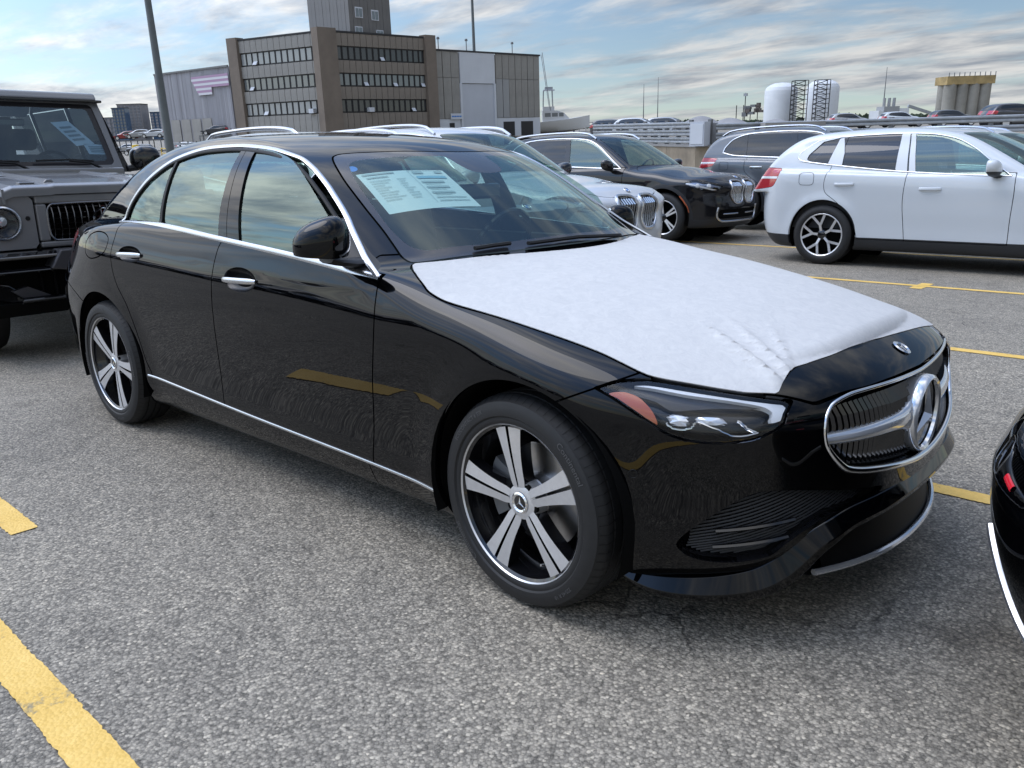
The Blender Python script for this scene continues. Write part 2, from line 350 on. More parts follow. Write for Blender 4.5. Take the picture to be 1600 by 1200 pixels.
# ---------------------------------------------------------------- shared materials
def build_mats():
    pmat('paint_black', (.0008, .0009, .0013), .6, coat=1, coat_rough=.0, spec=.0, coat_ior=1.42)
    pmat('paint_black_b', (.006, .006, .008), .5, coat=1, coat_rough=.01, spec=.1, coat_ior=1.5)
    pmat('paint_white', (.60, .635, .665), .4, coat=1, coat_rough=.03)
    pmat('paint_white_b', (.58, .61, .65), .4, coat=1, coat_rough=.03)
    pmat('paint_grey', (.17, .173, .18), .45, coat=.8, coat_rough=.05)
    pmat('paint_bluegrey', (.11, .125, .145), .38, coat=1, coat_rough=.03, metal=.2)
    pmat('paint_silver', (.40, .41, .42), .35, coat=1, coat_rough=.03, metal=.5)
    pmat('chrome', (.82, .83, .85), .09, metal=1)
    pmat('chrome_badge', (.85, .86, .88), .1, metal=.7, coat=.5)
    pmat('satin', (.62, .63, .65), .26, metal=1)
    pmat('alloy', (.72, .72, .73), .3, metal=.65, noise=(60, .05))
    pmat('gloss_black', (.006, .006, .007), .12, coat=.6)
    pmat('black_plastic', (.016, .017, .019), .5, bumpamt=(900, .12, .0006))
    pmat('dark_void', (.004, .004, .004), .9, spec=.1)
    pmat('rubber', (.011, .011, .0115), .62, noise=(35, .16), bumpamt=(400, .15, .001))
    pmat('rubber_letter', (.075, .075, .078), .5)
    pmat('rubber_seal', (.010, .010, .010), .55, spec=.25)
    pmat('cast_iron', (.16, .155, .15), .5, metal=.8, noise=(25, .25))
    pmat('brake_disc', (.45, .44, .43), .32, metal=1, noise=(18, .15))
    pmat('caliper', (.20, .20, .20), .5, metal=.4)
    pmat('seat', (.022, .022, .024), .6, bumpamt=(250, .2, .002))
    pmat('seat_cover', (.34, .36, .37), .3)
    pmat('orange', (.42, .085, .02), .25, coat=1)
    pmat('red_lens', (.42, .012, .02), .12, coat=1)
    pmat('white_lens', (.78, .80, .82), .18, coat=.6)
    pmat('lamp_body', (.05, .052, .056), .22, metal=.7)
    pmat('paper', (.74, .77, .80), .75)
    pmat('ink', (.05, .055, .06), .7)
    pmat('ink_blue', (.03, .20, .62), .6)
    pmat('yellow_paint', (.62, .40, .07), .7)
    glassmat('glass_side', (.46, .60, .54), 2.3, reflect=(.80, .95, .88))
    glassmat('glass_front', (.66, .80, .77), 1.62, reflect=(.84, .96, .94))
    glassmat('glass_dark', (.06, .065, .07), 1.7)
    glassmat('glass_lamp', (.93, .94, .95), 1.45)
    # white protective film: fibrous
    m = pmat('hood_film', (.80, .82, .86), .62, spec=.3); nt = m.node_tree; b = nt.nodes['Principled BSDF']; ln = nt.links
    tc = nt.nodes.new('ShaderNodeTexCoord')
    n1 = nt.nodes.new('ShaderNodeTexNoise'); n1.inputs['Scale'].default_value = 26; n1.inputs['Detail'].default_value = 7; n1.inputs['Roughness'].default_value = .75; n1.inputs['Distortion'].default_value = 1.2
    ln.new(tc.outputs['Object'], n1.inputs['Vector'])
    r = nt.nodes.new('ShaderNodeValToRGB'); r.color_ramp.elements[0].position = .34; r.color_ramp.elements[0].color = (.53, .53, .525, 1); r.color_ramp.elements[1].position = .66; r.color_ramp.elements[1].color = (.62, .615, .60, 1)
    ln.new(n1.outputs['Fac'], r.inputs[0]); ln.new(r.outputs[0], b.inputs['Base Color'])
    n2 = nt.nodes.new('ShaderNodeTexNoise'); n2.inputs['Scale'].default_value = 160; n2.inputs['Detail'].default_value = 3; ln.new(tc.outputs['Object'], n2.inputs['Vector'])
    bp = nt.nodes.new('ShaderNodeBump'); bp.inputs['Strength'].default_value = .25; bp.inputs['Distance'].default_value = .002; ln.new(n2.outputs['Fac'], bp.inputs['Height']); ln.new(bp.outputs[0], b.inputs['Normal'])
build_mats()
pmat('lamp_suv', (.22, .27, .36), .25, metal=.6)
# ---------------------------------------------------------------- sedan body shape (front axle at x=0, nose to +x, metres)
WB = 2.865
h_sec = cs([.12, .19, .24, .29, .36, .48, .60, .70, .77, .81, .845, .88, .915, .95, 1.0, 1.06],
           [.80, .845, .868, .882, .884, .888, .898, .9045, .9055, .9035, .898, .889, .879, .867, .835, .77])
h_wid = cs([-3.95, -3.4, -2.865, -2.3, -1.6, -.9, -.35, 0, .4, .9], [.985, .998, 1.006, .994, .984, .980, .990, 1.002, .99, .97])
h_xf = cs([.12, .18, .23, .29, .35, .42, .5, .58, .64, .69, .73, .78], [.66, .73, .80, .84, .856, .858, .860, .862, .858, .842, .805, .71])
h_xr = cs([.15, .25, .35, .5, .65, .8, .92, 1.0, 1.05, 1.1], [3.70, 3.80, 3.86, 3.905, 3.91, 3.90, 3.885, 3.865, 3.82, 3.7])
h_zc = cs([-3.98, -3.88, -3.7, -3.4, -3.1, -2.5, -1.5, -.9, -.6, -.44, -.2, 0, .2, .4, .6, .75, .84],
          [1.0, 1.04, 1.068, 1.085, 1.10, 1.12, 1.06, 1.02, 1.008, .992, .974, .952, .922, .886, .836, .777, .71])
h_cr = cs([-4, -3, -2, -.8, -.3, 0, .35, .6, .85], [.13, .10, .05, .06, .125, .165, .215, .235, .15])
h_zr = cs([.35, -.1, -.44, -.77, -1.08, -1.22, -1.4, -1.75, -2.1, -2.4, -2.7, -2.95, -3.2, -3.45, -3.9, -4.6],
          [.52, .80, .99, 1.182, 1.345, 1.395, 1.430, 1.462, 1.470, 1.455, 1.408, 1.33, 1.222, 1.10, .85, .30])
h_gs = cs([.9, .95, 1.05, 1.15, 1.25, 1.33, 1.38, 1.42, 1.48], [.885, .872, .852, .822, .778, .730, .690, .652, .57])
h_gw = cs([-3.9, -3.4, -3, -2.5, -1.7, -.6, 0], [.72, .78, .845, .93, .98, .972, .93])
def h_lift(x): return .047*np.clip(-x-.6, 0, 2.2)*(1-.0*x)
def h_lower(x, y, z):
    ay = np.abs(y)
    w = h_sec(z-h_lift(x)*sstep(.15, .9, z)*1.0)*h_wid(x)
    # flares round the wheels
    for cx in (0., -WB):
        rr = np.sqrt((x-cx)**2+(z-.33)**2); w = w+.012*bump(rr, .37, .085)
    w = w*(1-.095*sstep(-2.8, -3.6, x)*sstep(.70, .98, z)+.035*sstep(-3.0, -3.6, x)*sstep(.82, .6, z))
    nf = 3.1; x0 = -.02
    uf = np.maximum(x-x0, 0)/(h_xf(z)-x0); ur = np.maximum(-x-3.05, 0)/(h_xr(z)-3.05)
    q = (uf**nf+ur**2.6+(ay/w)**2.5+1e-9)**(1/2.5)
    side = (q-1)*.9
    top = (z-(h_zc(x)-h_cr(x)*ay**2.1))*.95
    f = smax(side, top, .03+.055*sstep(-.85, -.3, x)+.035*sstep(-2.9, -3.2, x))
    return smax(f, (.15-z), .05)
def h_house(x, y, z):
    ay = np.abs(y)
    g = (ay-h_gs(z-.6*h_lift(x)*sstep(1.40, 1.0, z))*h_gw(x))*.9
    a = .36-.62*sstep(-1.3, -2.8, x)
    roof = (z-h_zr(x+a*y*y)+.08*y*y)*(.88)
    return smax(smax(g, roof, .045), .80-z, .02)
def h_pane(s):
    """lay side glass on the plain window surface (no roof-rail rounding)"""
    V = s.V.copy()
    def w(x, z): return h_gs(z-.6*h_lift(x)*sstep(1.40, 1.0, z))*h_gw(x)
    V[:, 1] = -w(V[:, 0], V[:, 2]); e = 2.5e-3
    N = np.stack([-(w(V[:, 0]+e, V[:, 2])-w(V[:, 0]-e, V[:, 2]))/(2*e), -np.ones(len(V)), -(w(V[:, 0], V[:, 2]+e)-w(V[:, 0], V[:, 2]-e))/(2*e)], 1); N /= np.linalg.norm(N, axis=1)[:, None]
    return Surf(V, N, s.F)
def hero_f(x, y, z): return smin(h_lower(x, y, z), h_house(x, y, z), .02)
# ---------------------------------------------------------------- wheels (axis along y, outer face towards -y, centre at origin)
def tyre_profile(R, rim, w):
    h = w/2; sh = R-rim
    return [(rim-.012, -h*.80), (rim+.001, -h*.93), (rim+.012, -h*.965), (rim+.02, -h*.95), (rim+sh*.30, -h*1.0), (rim+sh*.42, -h*1.005), (rim+sh*.62, -h*.985), (rim+sh*.80, -h*.93), (R-.012, -h*.83), (R-.004, -h*.74), (R, -h*.60),
            (R+.001, -h*.52), (R-.006, -h*.51), (R-.006, -h*.45), (R+.001, -h*.44), (R+.002, -h*.18), (R-.006, -h*.17), (R-.006, -h*.10), (R+.002, -h*.09), (R+.002, h*.1), (R-.006, h*.11), (R-.006, h*.18), (R+.002, h*.19), (R, h*.6), (R-.02, h*.85), (rim+sh*.5, h), (rim-.012, h*.8)]
def star3(r, w=.17):
    """outline of the three-pointed star, point up"""
    Q = []
    for k in range(3):
        a = math.pi/2+k*2*math.pi/3
        Q.append((r*math.cos(a), r*math.sin(a))); b = a+math.pi/3; Q.append((r*w*math.cos(b), r*w*math.sin(b)))
    return Q
def star_mesh(mb, r, d, M, ring=None):
    """faceted star with a ridge, built in the plane (a, b) with height h; M maps (a, b, h)"""
    Q = star3(r); V = [M(a, b, 0) for a, b in Q]+[M(0, 0, d)]
    mb.add(V, [(i, (i+1) % 6, 6) for i in range(6)])
    if ring:
        n = 40; r0, r1, h = ring
        for (ra, ha, rb, hb) in ((r0, 0, (r0+r1)/2, h), ((r0+r1)/2, h, r1, 0)):
            V = []
            for k in range(n):
                t = 2*math.pi*k/n; V += [M(ra*math.cos(t), ra*math.sin(t), ha), M(rb*math.cos(t), rb*math.sin(t), hb)]
            mb.add(V, [(2*k, 2*((k+1) % n), 2*((k+1) % n)+1, 2*k+1) for k in range(n)], True)
def text_mesh(body, size, depth=.0):
    cu = bpy.data.curves.new('lettering', 'FONT'); cu.body = body; cu.size = size; cu.align_x = 'CENTER'; cu.align_y = 'CENTER'; cu.resolution_u = 3
    o = bpy.data.objects.new('lettering', cu); me = bpy.data.meshes.new_from_object(o)
    V = np.array([v.co[:] for v in me.vertices]); F = [tuple(p.vertices) for p in me.polygons]
    bpy.data.objects.remove(o); bpy.data.curves.remove(cu); bpy.data.meshes.remove(me)
    return V, F
def spoke_five(mb_face, mb_side, rr, yf):
    """five split spokes, each two machined flats either side of a dark slot"""
    for k in range(5):
        a0 = math.radians(100)+k*2*math.pi/5
        for sgn in (-1, 1):
            P = []
            for t in np.linspace(0, 1, 9):
                r = .048+t*(rr-.010-.048)
                wi = .0030+.0030*t; wo = .022+.031*t**1.5+.007*(1-t)**2
                y = yf+.012-.010*math.sin(math.pi*t)*.3-.012*t
                for j, off in enumerate((wi, wo)):
                    ang = a0+sgn*off/max(r, .06)*1.0
                    P.append((r*math.cos(ang), y+(.004 if j else 0), r*math.sin(ang)))
            P = np.array(P).reshape(9, 2, 3)
            mb_face.grid(P, True)
            for j in (0, 1):
                Q = np.stack([P[:, j], P[:, j]*[.985, 1, .985]+[0, .045, 0]], 1); mb_side.grid(Q, True)
def make_wheel_hero(mirror=False):
    """returns (list of (name, mesh, material, sub-parts))"""
    R, rr, w = .330, .246, .225; yf = -.097
    out = []
    ty = MB(); ty.lathe(tyre_profile(R, rr, w), 96)
    gr = MB()
    # shoulder grooves
    for k in range(72):
        a = 2*math.pi*k/72; c, s_ = math.cos(a), math.sin(a)
        for (ra, ya, rb, yb) in ((R-.0005, -w*.34, R-.016, -w*.44),):
            p0 = np.array((ra*c, ya, ra*s_)); p1 = np.array((rb*c, yb, rb*s_)); tv = np.array((-s_, 0, c))*.0012
            nrm = np.array((c*.0012, -.0008, s_*.0012)); gr.add([p0-tv+nrm, p0+tv+nrm, p1+tv+nrm, p1-tv+nrm], [(0, 1, 2, 3)]); q0 = p0*[1, .2, 1]+nrm*1.5+np.array((-s_, 0, c))*.012; gr.add([p0-tv+nrm, p0+tv+nrm, q0+tv, q0-tv], [(0, 1, 2, 3)])
    out.append(('tyre', ty.mesh('tyre', angle=35), 'rubber', [])); out.append(('tread_sipes', gr.mesh('tread_sipes', fix=False), 'rubber_seal', []))
    rim = MB(); rim.lathe([(rr-.004, -.100), (rr, -.1055), (rr+.001, -.101), (rr+.001, -.098)], 96)
    out.append(('rim_lip', rim.mesh('rim_lip'), 'alloy', []))
    brl = MB(); brl.lathe([(rr-.004, -.101), (rr-.012, -.094), (rr-.016, -.06), (rr-.028, -.045), (rr-.030, .09)], 80)
    out.append(('rim_barrel', brl.mesh('rim_barrel'), 'gloss_black', []))
    fa, si = MB(), MB(); spoke_five(fa, si, rr, yf)
    hub = MB(); hub.lathe([(.0, -.0865), (.034, -.0865), (.040, -.086), (.062, -.078), (.066, -.06), (.066, -.03)], 40)
    out += [('spoke_face', fa.mesh('spoke_face', fix=False), 'alloy', []), ('spoke_side', si.mesh('spoke_side', fix=False), 'gloss_black', []), ('hub', hub.mesh('hub'), 'alloy', [])]
    bolt = MB()
    for k in range(5):
        a = math.radians(136)+k*2*math.pi/5; bolt.lathe([(.0, -.0795), (.0125, -.0795), (.0135, -.07)], 12, c=(.052*math.cos(a), -.0015, .052*math.sin(a)))
    out.append(('bolt_recess', bolt.mesh('bolt_recess'), 'dark_void', []))
    cap = MB(); cap.lathe([(0, -.0885), (.024, -.0885), (.026, -.0875)], 32); st = MB(); star_mesh(st, .0215, .004, lambda a, b, h: (a, -.0888-h, b), (.0225, .0335, .0035))
    out += [('centre_cap', cap.mesh('centre_cap'), 'gloss_black', []), ('star_emblem', st.mesh('star_emblem', fix=False), 'chrome', [])]
    bd = MB(); bd.lathe([(.07, .0), (.155, .0), (.165, .003), (.165, .028), (.07, .028)], 64); bd.lathe([(0, -.035), (.07, -.035), (.075, .0)], 40)
    out.append(('brake_disc', bd.mesh('brake_disc'), 'brake_disc', []))
    cl = MB(); n = 8
    for k in range(n):
        a0, a1 = math.radians(150+k*8), math.radians(158+k*8)
        V = [(r*math.cos(a), y, r*math.sin(a)) for r in (.10, .185) for a in (a0, a1) for y in (-.03, .05)]
        cl.add(V, [(0, 1, 3, 2), (4, 6, 7, 5), (0, 4, 5, 1), (2, 3, 7, 6), (0, 2, 6, 4), (1, 5, 7, 3)])
    out.append(('brake_caliper', cl.mesh('brake_caliper'), 'caliper', []))
    vs = MB(); vs.tube([(.205*math.cos(-1.2), -.045, .205*math.sin(-1.2)), (.198*math.cos(-1.2), -.075, .198*math.sin(-1.2))], .004, 8)
    out.append(('valve', vs.mesh('valve'), 'satin', []))
    # raised lettering on the sidewall
    lt = MB()
    def letters(body, size, r, ang, flip):
        V, F = text_mesh(body, size)
        q = []
        for x, y, z in V:
            rad = r+(y if not flip else -y); t = ang-(x if not flip else -x)/r
            q.append((rad*math.cos(t), -w/2*1.006-.0006, rad*math.sin(t)))
        lt.add(q, F)
    letters('Continental', .028, rr+.046, math.radians(40), False); letters('ECOCONTACT 6 SSR', .018, rr+.046, math.radians(133), False)
    letters('Continental', .028, rr+.046, math.radians(-140), False); letters('225/45 R 18', .016, rr+.046, math.radians(-48), False)
    out.append(('lettering', lt.mesh('lettering', fix=False), 'rubber_letter', [1]))
    return out
def place_wheel(parent, parts, loc, steer=0, flip=False, spin=0, name='wheel'):
    w = bpy.data.objects.new(name, None); COL.objects.link(w); w.parent = parent; w.empty_display_size = .05
    w.location = loc; w.rotation_euler = (0, 0, steer+(math.pi if flip else 0))
    for (n, me, mt, sub) in parts:
        o = obj(n, me, MAT[mt], w)
        if n in ('lettering', 'tread_sipes'): o['kind'] = 'stuff'
        o.rotation_euler = (0, spin if n not in ('brake_caliper',) else 0, 0)
    return w
# ---------------------------------------------------------------- the black sedan
def side_pt(f, x, z, lift=0., y0=-1.1):
    """point of the right-hand side surface at (x, z), pushed out by lift"""
    x = np.atleast_1d(np.asarray(x, float)); z = np.atleast_1d(np.asarray(z, float)); ys = np.linspace(y0, -.2, 240)
    P = np.stack([np.repeat(x[:, None], 240, 1), np.repeat(ys[None], len(x), 0), np.repeat(z[:, None], 240, 1)], -1)
    v = f(P[..., 0], P[..., 1], P[..., 2]); i = np.maximum((v < 0).argmax(1), 1); r = np.arange(len(x))
    a, b = v[r, i-1], v[r, i]; t = a/(a-b+1e-12); y = ys[i-1]+t*(ys[i]-ys[i-1]); Q = np.stack([x, y, z], 1)
    n = grad(f, Q); n /= np.linalg.norm(n, axis=1)[:, None]
    return Q+n*lift, n
def front_pt(f, y, z, lift=0., x0=1.0, x1=.2):
    y = np.atleast_1d(np.asarray(y, float)); z = np.atleast_1d(np.asarray(z, float)); xs = np.linspace(x0, x1, 240)
    P = np.stack([np.repeat(xs[None], len(y), 0), np.repeat(y[:, None], 240, 1), np.repeat(z[:, None], 240, 1)], -1)
    v = f(P[..., 0], P[..., 1], P[..., 2]); i = np.maximum((v < 0).argmax(1), 1); r = np.arange(len(y))
    a, b = v[r, i-1], v[r, i]; t = a/(a-b+1e-12); x = xs[i-1]+t*(xs[i]-xs[i-1]); Q = np.stack([x, y, z], 1)
    n = grad(f, Q); n /= np.linalg.norm(n, axis=1)[:, None]
    return Q+n*lift, n
def top_pt(f, x, y, lift=0., z0=1.6, z1=.3):
    x = np.atleast_1d(np.asarray(x, float)); y = np.atleast_1d(np.asarray(y, float)); zs = np.linspace(z0, z1, 320)
    P = np.stack([np.repeat(x[:, None], 320, 1), np.repeat(y[:, None], 320, 1), np.repeat(zs[None], len(x), 0)], -1)
    v = f(P[..., 0], P[..., 1], P[..., 2]); i = np.maximum((v < 0).argmax(1), 1); r = np.arange(len(x))
    a, b = v[r, i-1], v[r, i]; t = a/(a-b+1e-12); z = zs[i-1]+t*(zs[i]-zs[i-1]); Q = np.stack([x, y, z], 1)
    n = grad(f, Q); n /= np.linalg.norm(n, axis=1)[:, None]
    return Q+n*lift, n
MIR = np.array([1, -1, 1.])
def strip(mb, P, N, w, t=.004, both=True, closed=False, T=None):
    """flat trim strip lying on a surface along P (normals N): width w, domed by t"""
    P = np.asarray(P); N = np.asarray(N); m = len(P); W = np.full(m, w) if np.isscalar(w) else np.asarray(w)
    Tn = (np.roll(P, -1, 0)-np.roll(P, 1, 0)) if closed else np.gradient(P, axis=0); Tn /= np.linalg.norm(Tn, axis=1)[:, None]
    B = np.cross(Tn, N); B /= np.linalg.norm(B, axis=1)[:, None]
    rows = [P+B*(W*k/2)[:, None]+N*(t*h) for k, h in ((-1, -1.2), (-1, .3), (-.6, .9), (0, 1.1), (.6, .9), (1, .3), (1, -1.2))]
    G = np.stack(rows, 1)
    if closed: G = np.concatenate([G, G[:1]], 0)
    mb.grid(G, True)
    if both: mb.grid(G*MIR, True, flip=True)
    return mb
H_STRIP = cs([-2.44, -1.45, -.68, -.33], [.335, .294, .274, .264])
H_BELT = cs([-2.75, -2.45, -2.255, -1.80, -1.517, -1.128, -.85, -.60], [1.058, 1.066, 1.063, 1.034, 1.015, .988, .964, .939])
DLO = [(-2.765, 1.064, 1), (-2.675, 1.169), (-2.543, 1.267), (-2.344, 1.353), (-2.099, 1.396), (-1.781, 1.402), (-1.516, 1.382), (-1.332, 1.346), (-1.206, 1.292), (-1.079, 1.218), (-.928, 1.117), (-.792, 1.022), (-.662, .948, 1)]
def hero_uv(V): return V[:, 0]*.64-np.abs(V[:, 1])*.77
def gap_cut(s, sd, g):
    a, r = clip(s, lambda V: sd(V)+g/2); _, o = clip(r, lambda V: sd(V)-g/2); return a, o
def build_hero():
    f = hero_f; M = MAT
    root = thing('sedan_car', 'black four-door sedan with white film over its hood, nearest car in the lot', 'car')
    S = surface(f, (-4.05, -1.0, .1), (1.0, .032, 1.5), .0145, relax=5)
    S, _ = clip(S, lambda V: V[:, 1])
    # ---- outlines
    arch = lambda V: np.maximum(.372-np.hypot(V[:, 0]-.008, V[:, 2]-.343), .372-np.hypot(V[:, 0]+2.853, V[:, 2]-.343))
    archc = lambda V: np.where(V[:, 1] < -.45, arch(V), -1)
    S, _ = clip(S, archc)                                            # wheel openings
    S, under = clip(S, lambda V: .152-V[:, 2])
    intake = smooth_outline([(.806, .322), (.792, .364), (.755, .422), (.718, .463), (.686, .479), (.62, .477), (.55, .466), (.42, .442), (.30, .424, 1), (.33, .406), (.511, .390), (.581, .355), (.621, .320), (.645, .288), (.706, .272), (.759, .275), (.79, .292)], 6)
    fr = lambda V: np.where(V[:, 0] > .2, 1, 0)
    f_int = lambda V: np.where(V[:, 0] > .2, poly_sd(intake, np.abs(V[:, 1]), V[:, 2]), .08)
    INT, S = clip(S, f_int)
    low = smooth_outline([(-.2, .345, 1), (.44, .342), (.53, .303), (.585, .25), (.60, .215), (.55, .20), (.4, .198), (-.2, .198, 1)], 6)
    f_low = lambda V: np.where(V[:, 0] > .4, poly_sd(low, np.abs(V[:, 1]), V[:, 2]), .08)
    LOW, S = clip(S, f_low)
    gri = smooth_outline([(-.2, .697, 1), (.0, .698), (.2, .703), (.34, .706), (.43, .705), (.505, .692), (.541, .667), (.553, .632), (.546, .592), (.516, .550), (.474, .513), (.42, .496), (.33, .480), (.20, .460), (.09, .446), (0, .441), (-.2, .441, 1)], 6)
    f_gri = lambda V: np.where(V[:, 0] > .4, poly_sd(gri, np.abs(V[:, 1]), V[:, 2]), .08)
    GRI, S = clip(S, f_gri)
    hl = smooth_outline([(-0.505, 0.73, 1), (-0.455, 0.747), (-0.422, 0.751), (-0.371, 0.754), (-0.267, 0.742), (-0.148, 0.727), (-0.054, 0.714), (-0.026, 0.709, 1), (-0.047, 0.687), (-0.061, 0.661), (-0.093, 0.643), (-0.135, 0.626), (-0.204, 0.616), (-0.283, 0.617), (-0.342, 0.631), (-0.393, 0.662), (-0.466, 0.71)], 6)
    f_hl = lambda V: np.where((V[:, 0] > .15) & (np.abs(V[:, 1]) > .4), poly_sd(hl, hero_uv(V), V[:, 2]), .08)
    HL, S = gap_cut(S, f_hl, .007)
    hood = [(-.458-.40*y*y, y) for y in (0, .15, .3, .45, .6)]+[(-.648, .700), (-.56, .763), (-.489, .799), (-.434, .823), (-.346, .835), (-.215, .831), (-.034, .815), (.136, .795), (.22, .788), (.365, .784), (.472, .737), (.586, .677), (.645, .627), (.722, .560), (.742, .51), (.756, .46), (.788, .336), (.808, .18), (.817, 0), (.817, -.15), (-.458, -.15)]
    hood = np.array(hood, float); hood = smooth_outline([tuple(q) for q in hood], 5)
    f_hood = lambda V: np.where((V[:, 2] > .60) & (V[:, 2] < .99), poly_sd(hood, V[:, 0], np.abs(V[:, 1])), .08)
    HOOD, S = gap_cut(S, f_hood, .007)
    # windscreen / rear window, outlines in plan
    ws = smooth_outline([(-1.12, -.2, 1), (-1.12, 0), (-1.13, .12), (-1.165, .25), (-1.215, .40), (-1.262, .52), (-1.255, .560), (-1.20, .592), (-1.094, .628), (-.951, .656), (-.828, .674), (-.75, .690), (-.70, .70), (-.655, .690), (-.60, .58), (-.515, .35), (-.475, .17), (-.462, 0), (-.462, -.2, 1)], 5)
    f_ws = lambda V: np.where((V[:, 2] > .93) & (V[:, 0] > -1.6), poly_sd(ws, V[:, 0], np.abs(V[:, 1])), .08)
    WS, S = gap_cut(S, f_ws, .008)
    rw = smooth_outline([(-2.70, -.2, 1), (-2.70, 0), (-2.71, .25), (-2.75, .44), (-2.82, .50), (-2.95, .53), (-3.2, .57), (-3.38, .60), (-3.45, .55), (-3.50, .3), (-3.51, 0), (-3.51, -.2, 1)], 5)
    f_rw = lambda V: np.where((V[:, 2] > 1.0) & (V[:, 0] < -2.5), poly_sd(rw, V[:, 0], np.abs(V[:, 1])), .08)
    RW, S = gap_cut(S, f_rw, .008)
    # side windows
    bx = np.linspace(-.67, -2.62, 14); belt = [(x, float(H_BELT(x))+.012) for x in bx]
    dlo = smooth_outline(DLO, 6, closed=False); dlo = np.vstack([dlo, np.array(belt)])
    f_dlo = lambda V: np.where((V[:, 2] > .9) & (V[:, 1] < -.4), poly_sd(dlo, V[:, 0], V[:, 2]), .08)
    SIDE, S = clip(S, f_dlo)
    # doors
    xs = np.linspace(-1.735, -2.40, 10)
    rd = [(-1.645, 1.04, 1), (-1.676, .99), (-1.700, .88), (-1.722, .74), (-1.742, .56), (-1.750, .42), (-1.750, .30, 1)]+[(x, float(H_STRIP(x))-.004) for x in xs[1:]]+[(-2.415, .36), (-2.447, .41), (-2.497, .555), (-2.555, .68), (-2.62, .765), (-2.645, .84), (-2.645, .92), (-2.618, 1.0), (-2.595, 1.08, 1)]
    fd = [(-.645, .955, 1), (-.641, .88), (-.640, .80), (-.655, .70), (-.680, .58), (-.707, .386), (-.725, .266, 1)]+[(x, float(H_STRIP(x))-.004) for x in np.linspace(-.8, -1.71, 10)]+[(-1.750, .296, 1), (-1.750, .42), (-1.742, .56), (-1.722, .74), (-1.700, .88), (-1.676, .99), (-1.645, 1.04, 1)]
    rdq, fdq = smooth_outline(rd, 5), smooth_outline(fd, 5)
    lim = lambda V: (V[:, 1] < -.6)
    RD, S = gap_cut(S, lambda V: np.where(lim(V), poly_sd(rdq, V[:, 0], V[:, 2]), .08), .006)
    FD, S = gap_cut(S, lambda V: np.where(lim(V), poly_sd(fdq, V[:, 0], V[:, 2]), .08), .006)
    HND = ((-1.487, .880, .117, .048), (-2.452, .926, .112, .038))
    for hx_, hz_, hw_, hh_ in HND:
        cutf = lambda V: np.where(lim(V), (np.hypot((V[:, 0]-hx_)/hw_, (V[:, 2]-hz_)/hh_)-1)*hh_, .08)
        if hx_ > -2: _, FD = clip(FD, cutf)
        else: _, RD = clip(RD, cutf)
    # fuel flap
    fq = smooth_outline([(-2.73, 1.012), (-2.685, .985), (-2.71, .93), (-2.79, .896), (-2.90, .882), (-2.965, .905), (-2.96, .96), (-2.90, 1.0), (-2.81, 1.018)], 5)
    FUEL, S = gap_cut(S, lambda V: np.where(lim(V), poly_sd(fq, V[:, 0], V[:, 2]), .08), .006)
    # bumpers
    BUM, S = gap_cut(S, lambda V: np.where(V[:, 0] > .05, np.maximum(V[:, 2]-(.680+(V[:, 0]-.156)*.46), -V[:, 0]+.05), .2), .006)
    TL = smooth_outline([(-3.20, .985), (-3.25, .935), (-3.40, .90), (-3.9, .86), (-4.1, .86), (-4.1, 1.02), (-3.6, 1.01), (-3.3, 1.0)], 5)
    TAIL, S = gap_cut(S, lambda V: np.maximum(poly_sd(TL, V[:, 0], V[:, 2]), .45-np.abs(V[:, 1])), .005)
    RB, S = gap_cut(S, lambda V: np.where(V[:, 0] < -3.0, np.maximum(V[:, 2]-(.64-(V[:, 0]+3.05)*.35), V[:, 0]+3.0), .2), .006)
    FEN, S = gap_cut(S, lambda V: np.maximum(-(V[:, 0]+.755), V[:, 2]-(1.008+.0*V[:, 0])), .005)
    SILL, S = clip(S, lambda V: np.maximum(np.maximum(V[:, 2]-.42, np.abs(V[:, 0]+1.4)-1.15), V[:, 1]+.6))
    BOOT, S = gap_cut(S, lambda V: np.maximum(V[:, 0]+3.525, np.abs(V[:, 1])-.66), .006)
    PB = M['paint_black']
    for nm, s in (('front_fender', FEN), ('front_door', FD), ('rear_door', RD), ('fuel_flap', FUEL)):
        for q in ((s, s.mirror()) if nm != 'fuel_flap' else (s,)): surf_obj(nm, skirt(q, .016), PB, root)
    if len(FUEL.F): S2 = S
    for nm, s in (('hood', HOOD), ('front_bumper', BUM), ('rear_bumper', RB), ('body_shell', S), ('side_sill', SILL), ('trunk_lid', BOOT)):
        surf_obj(nm, skirt(s.both(), .018, keep=lambda P: np.abs(P[:, 1]) > .004), PB, root)
    # the missing left fuel flap is plain body on that side: close it
    surf_obj('quarter_patch', FUEL.mirror(), PB, root)
    for q in (TAIL, TAIL.mirror()): surf_obj('tail_light', skirt(q, .02), M['red_lens'], root)
    # dark inner shell behind the panel gaps
    inner = surface(lambda x, y, z: h_lower(x, y, z)+.022, (-4.05, -1.0, .1), (1.0, .05, 1.12), .035)
    inner, _ = clip(inner, lambda V: V[:, 1])
    inner, _ = clip(inner, lambda V: np.where(V[:, 1] < -.45, np.maximum(arch(V)+.0, -1), -1))
    inner, _ = clip(inner, lambda V: np.where((V[:, 0] > .3), np.maximum(np.maximum(-f_hl(V), -f_gri(V)), np.maximum(-f_int(V), -f_low(V))), -1)+.0)
    inner, _ = clip(inner, lambda V: np.where((V[:, 0] < -.5) & (V[:, 0] > -3.3), V[:, 2]-.93, -1))
    surf_obj('inner_shell', inner.both(), M['dark_void'], root)
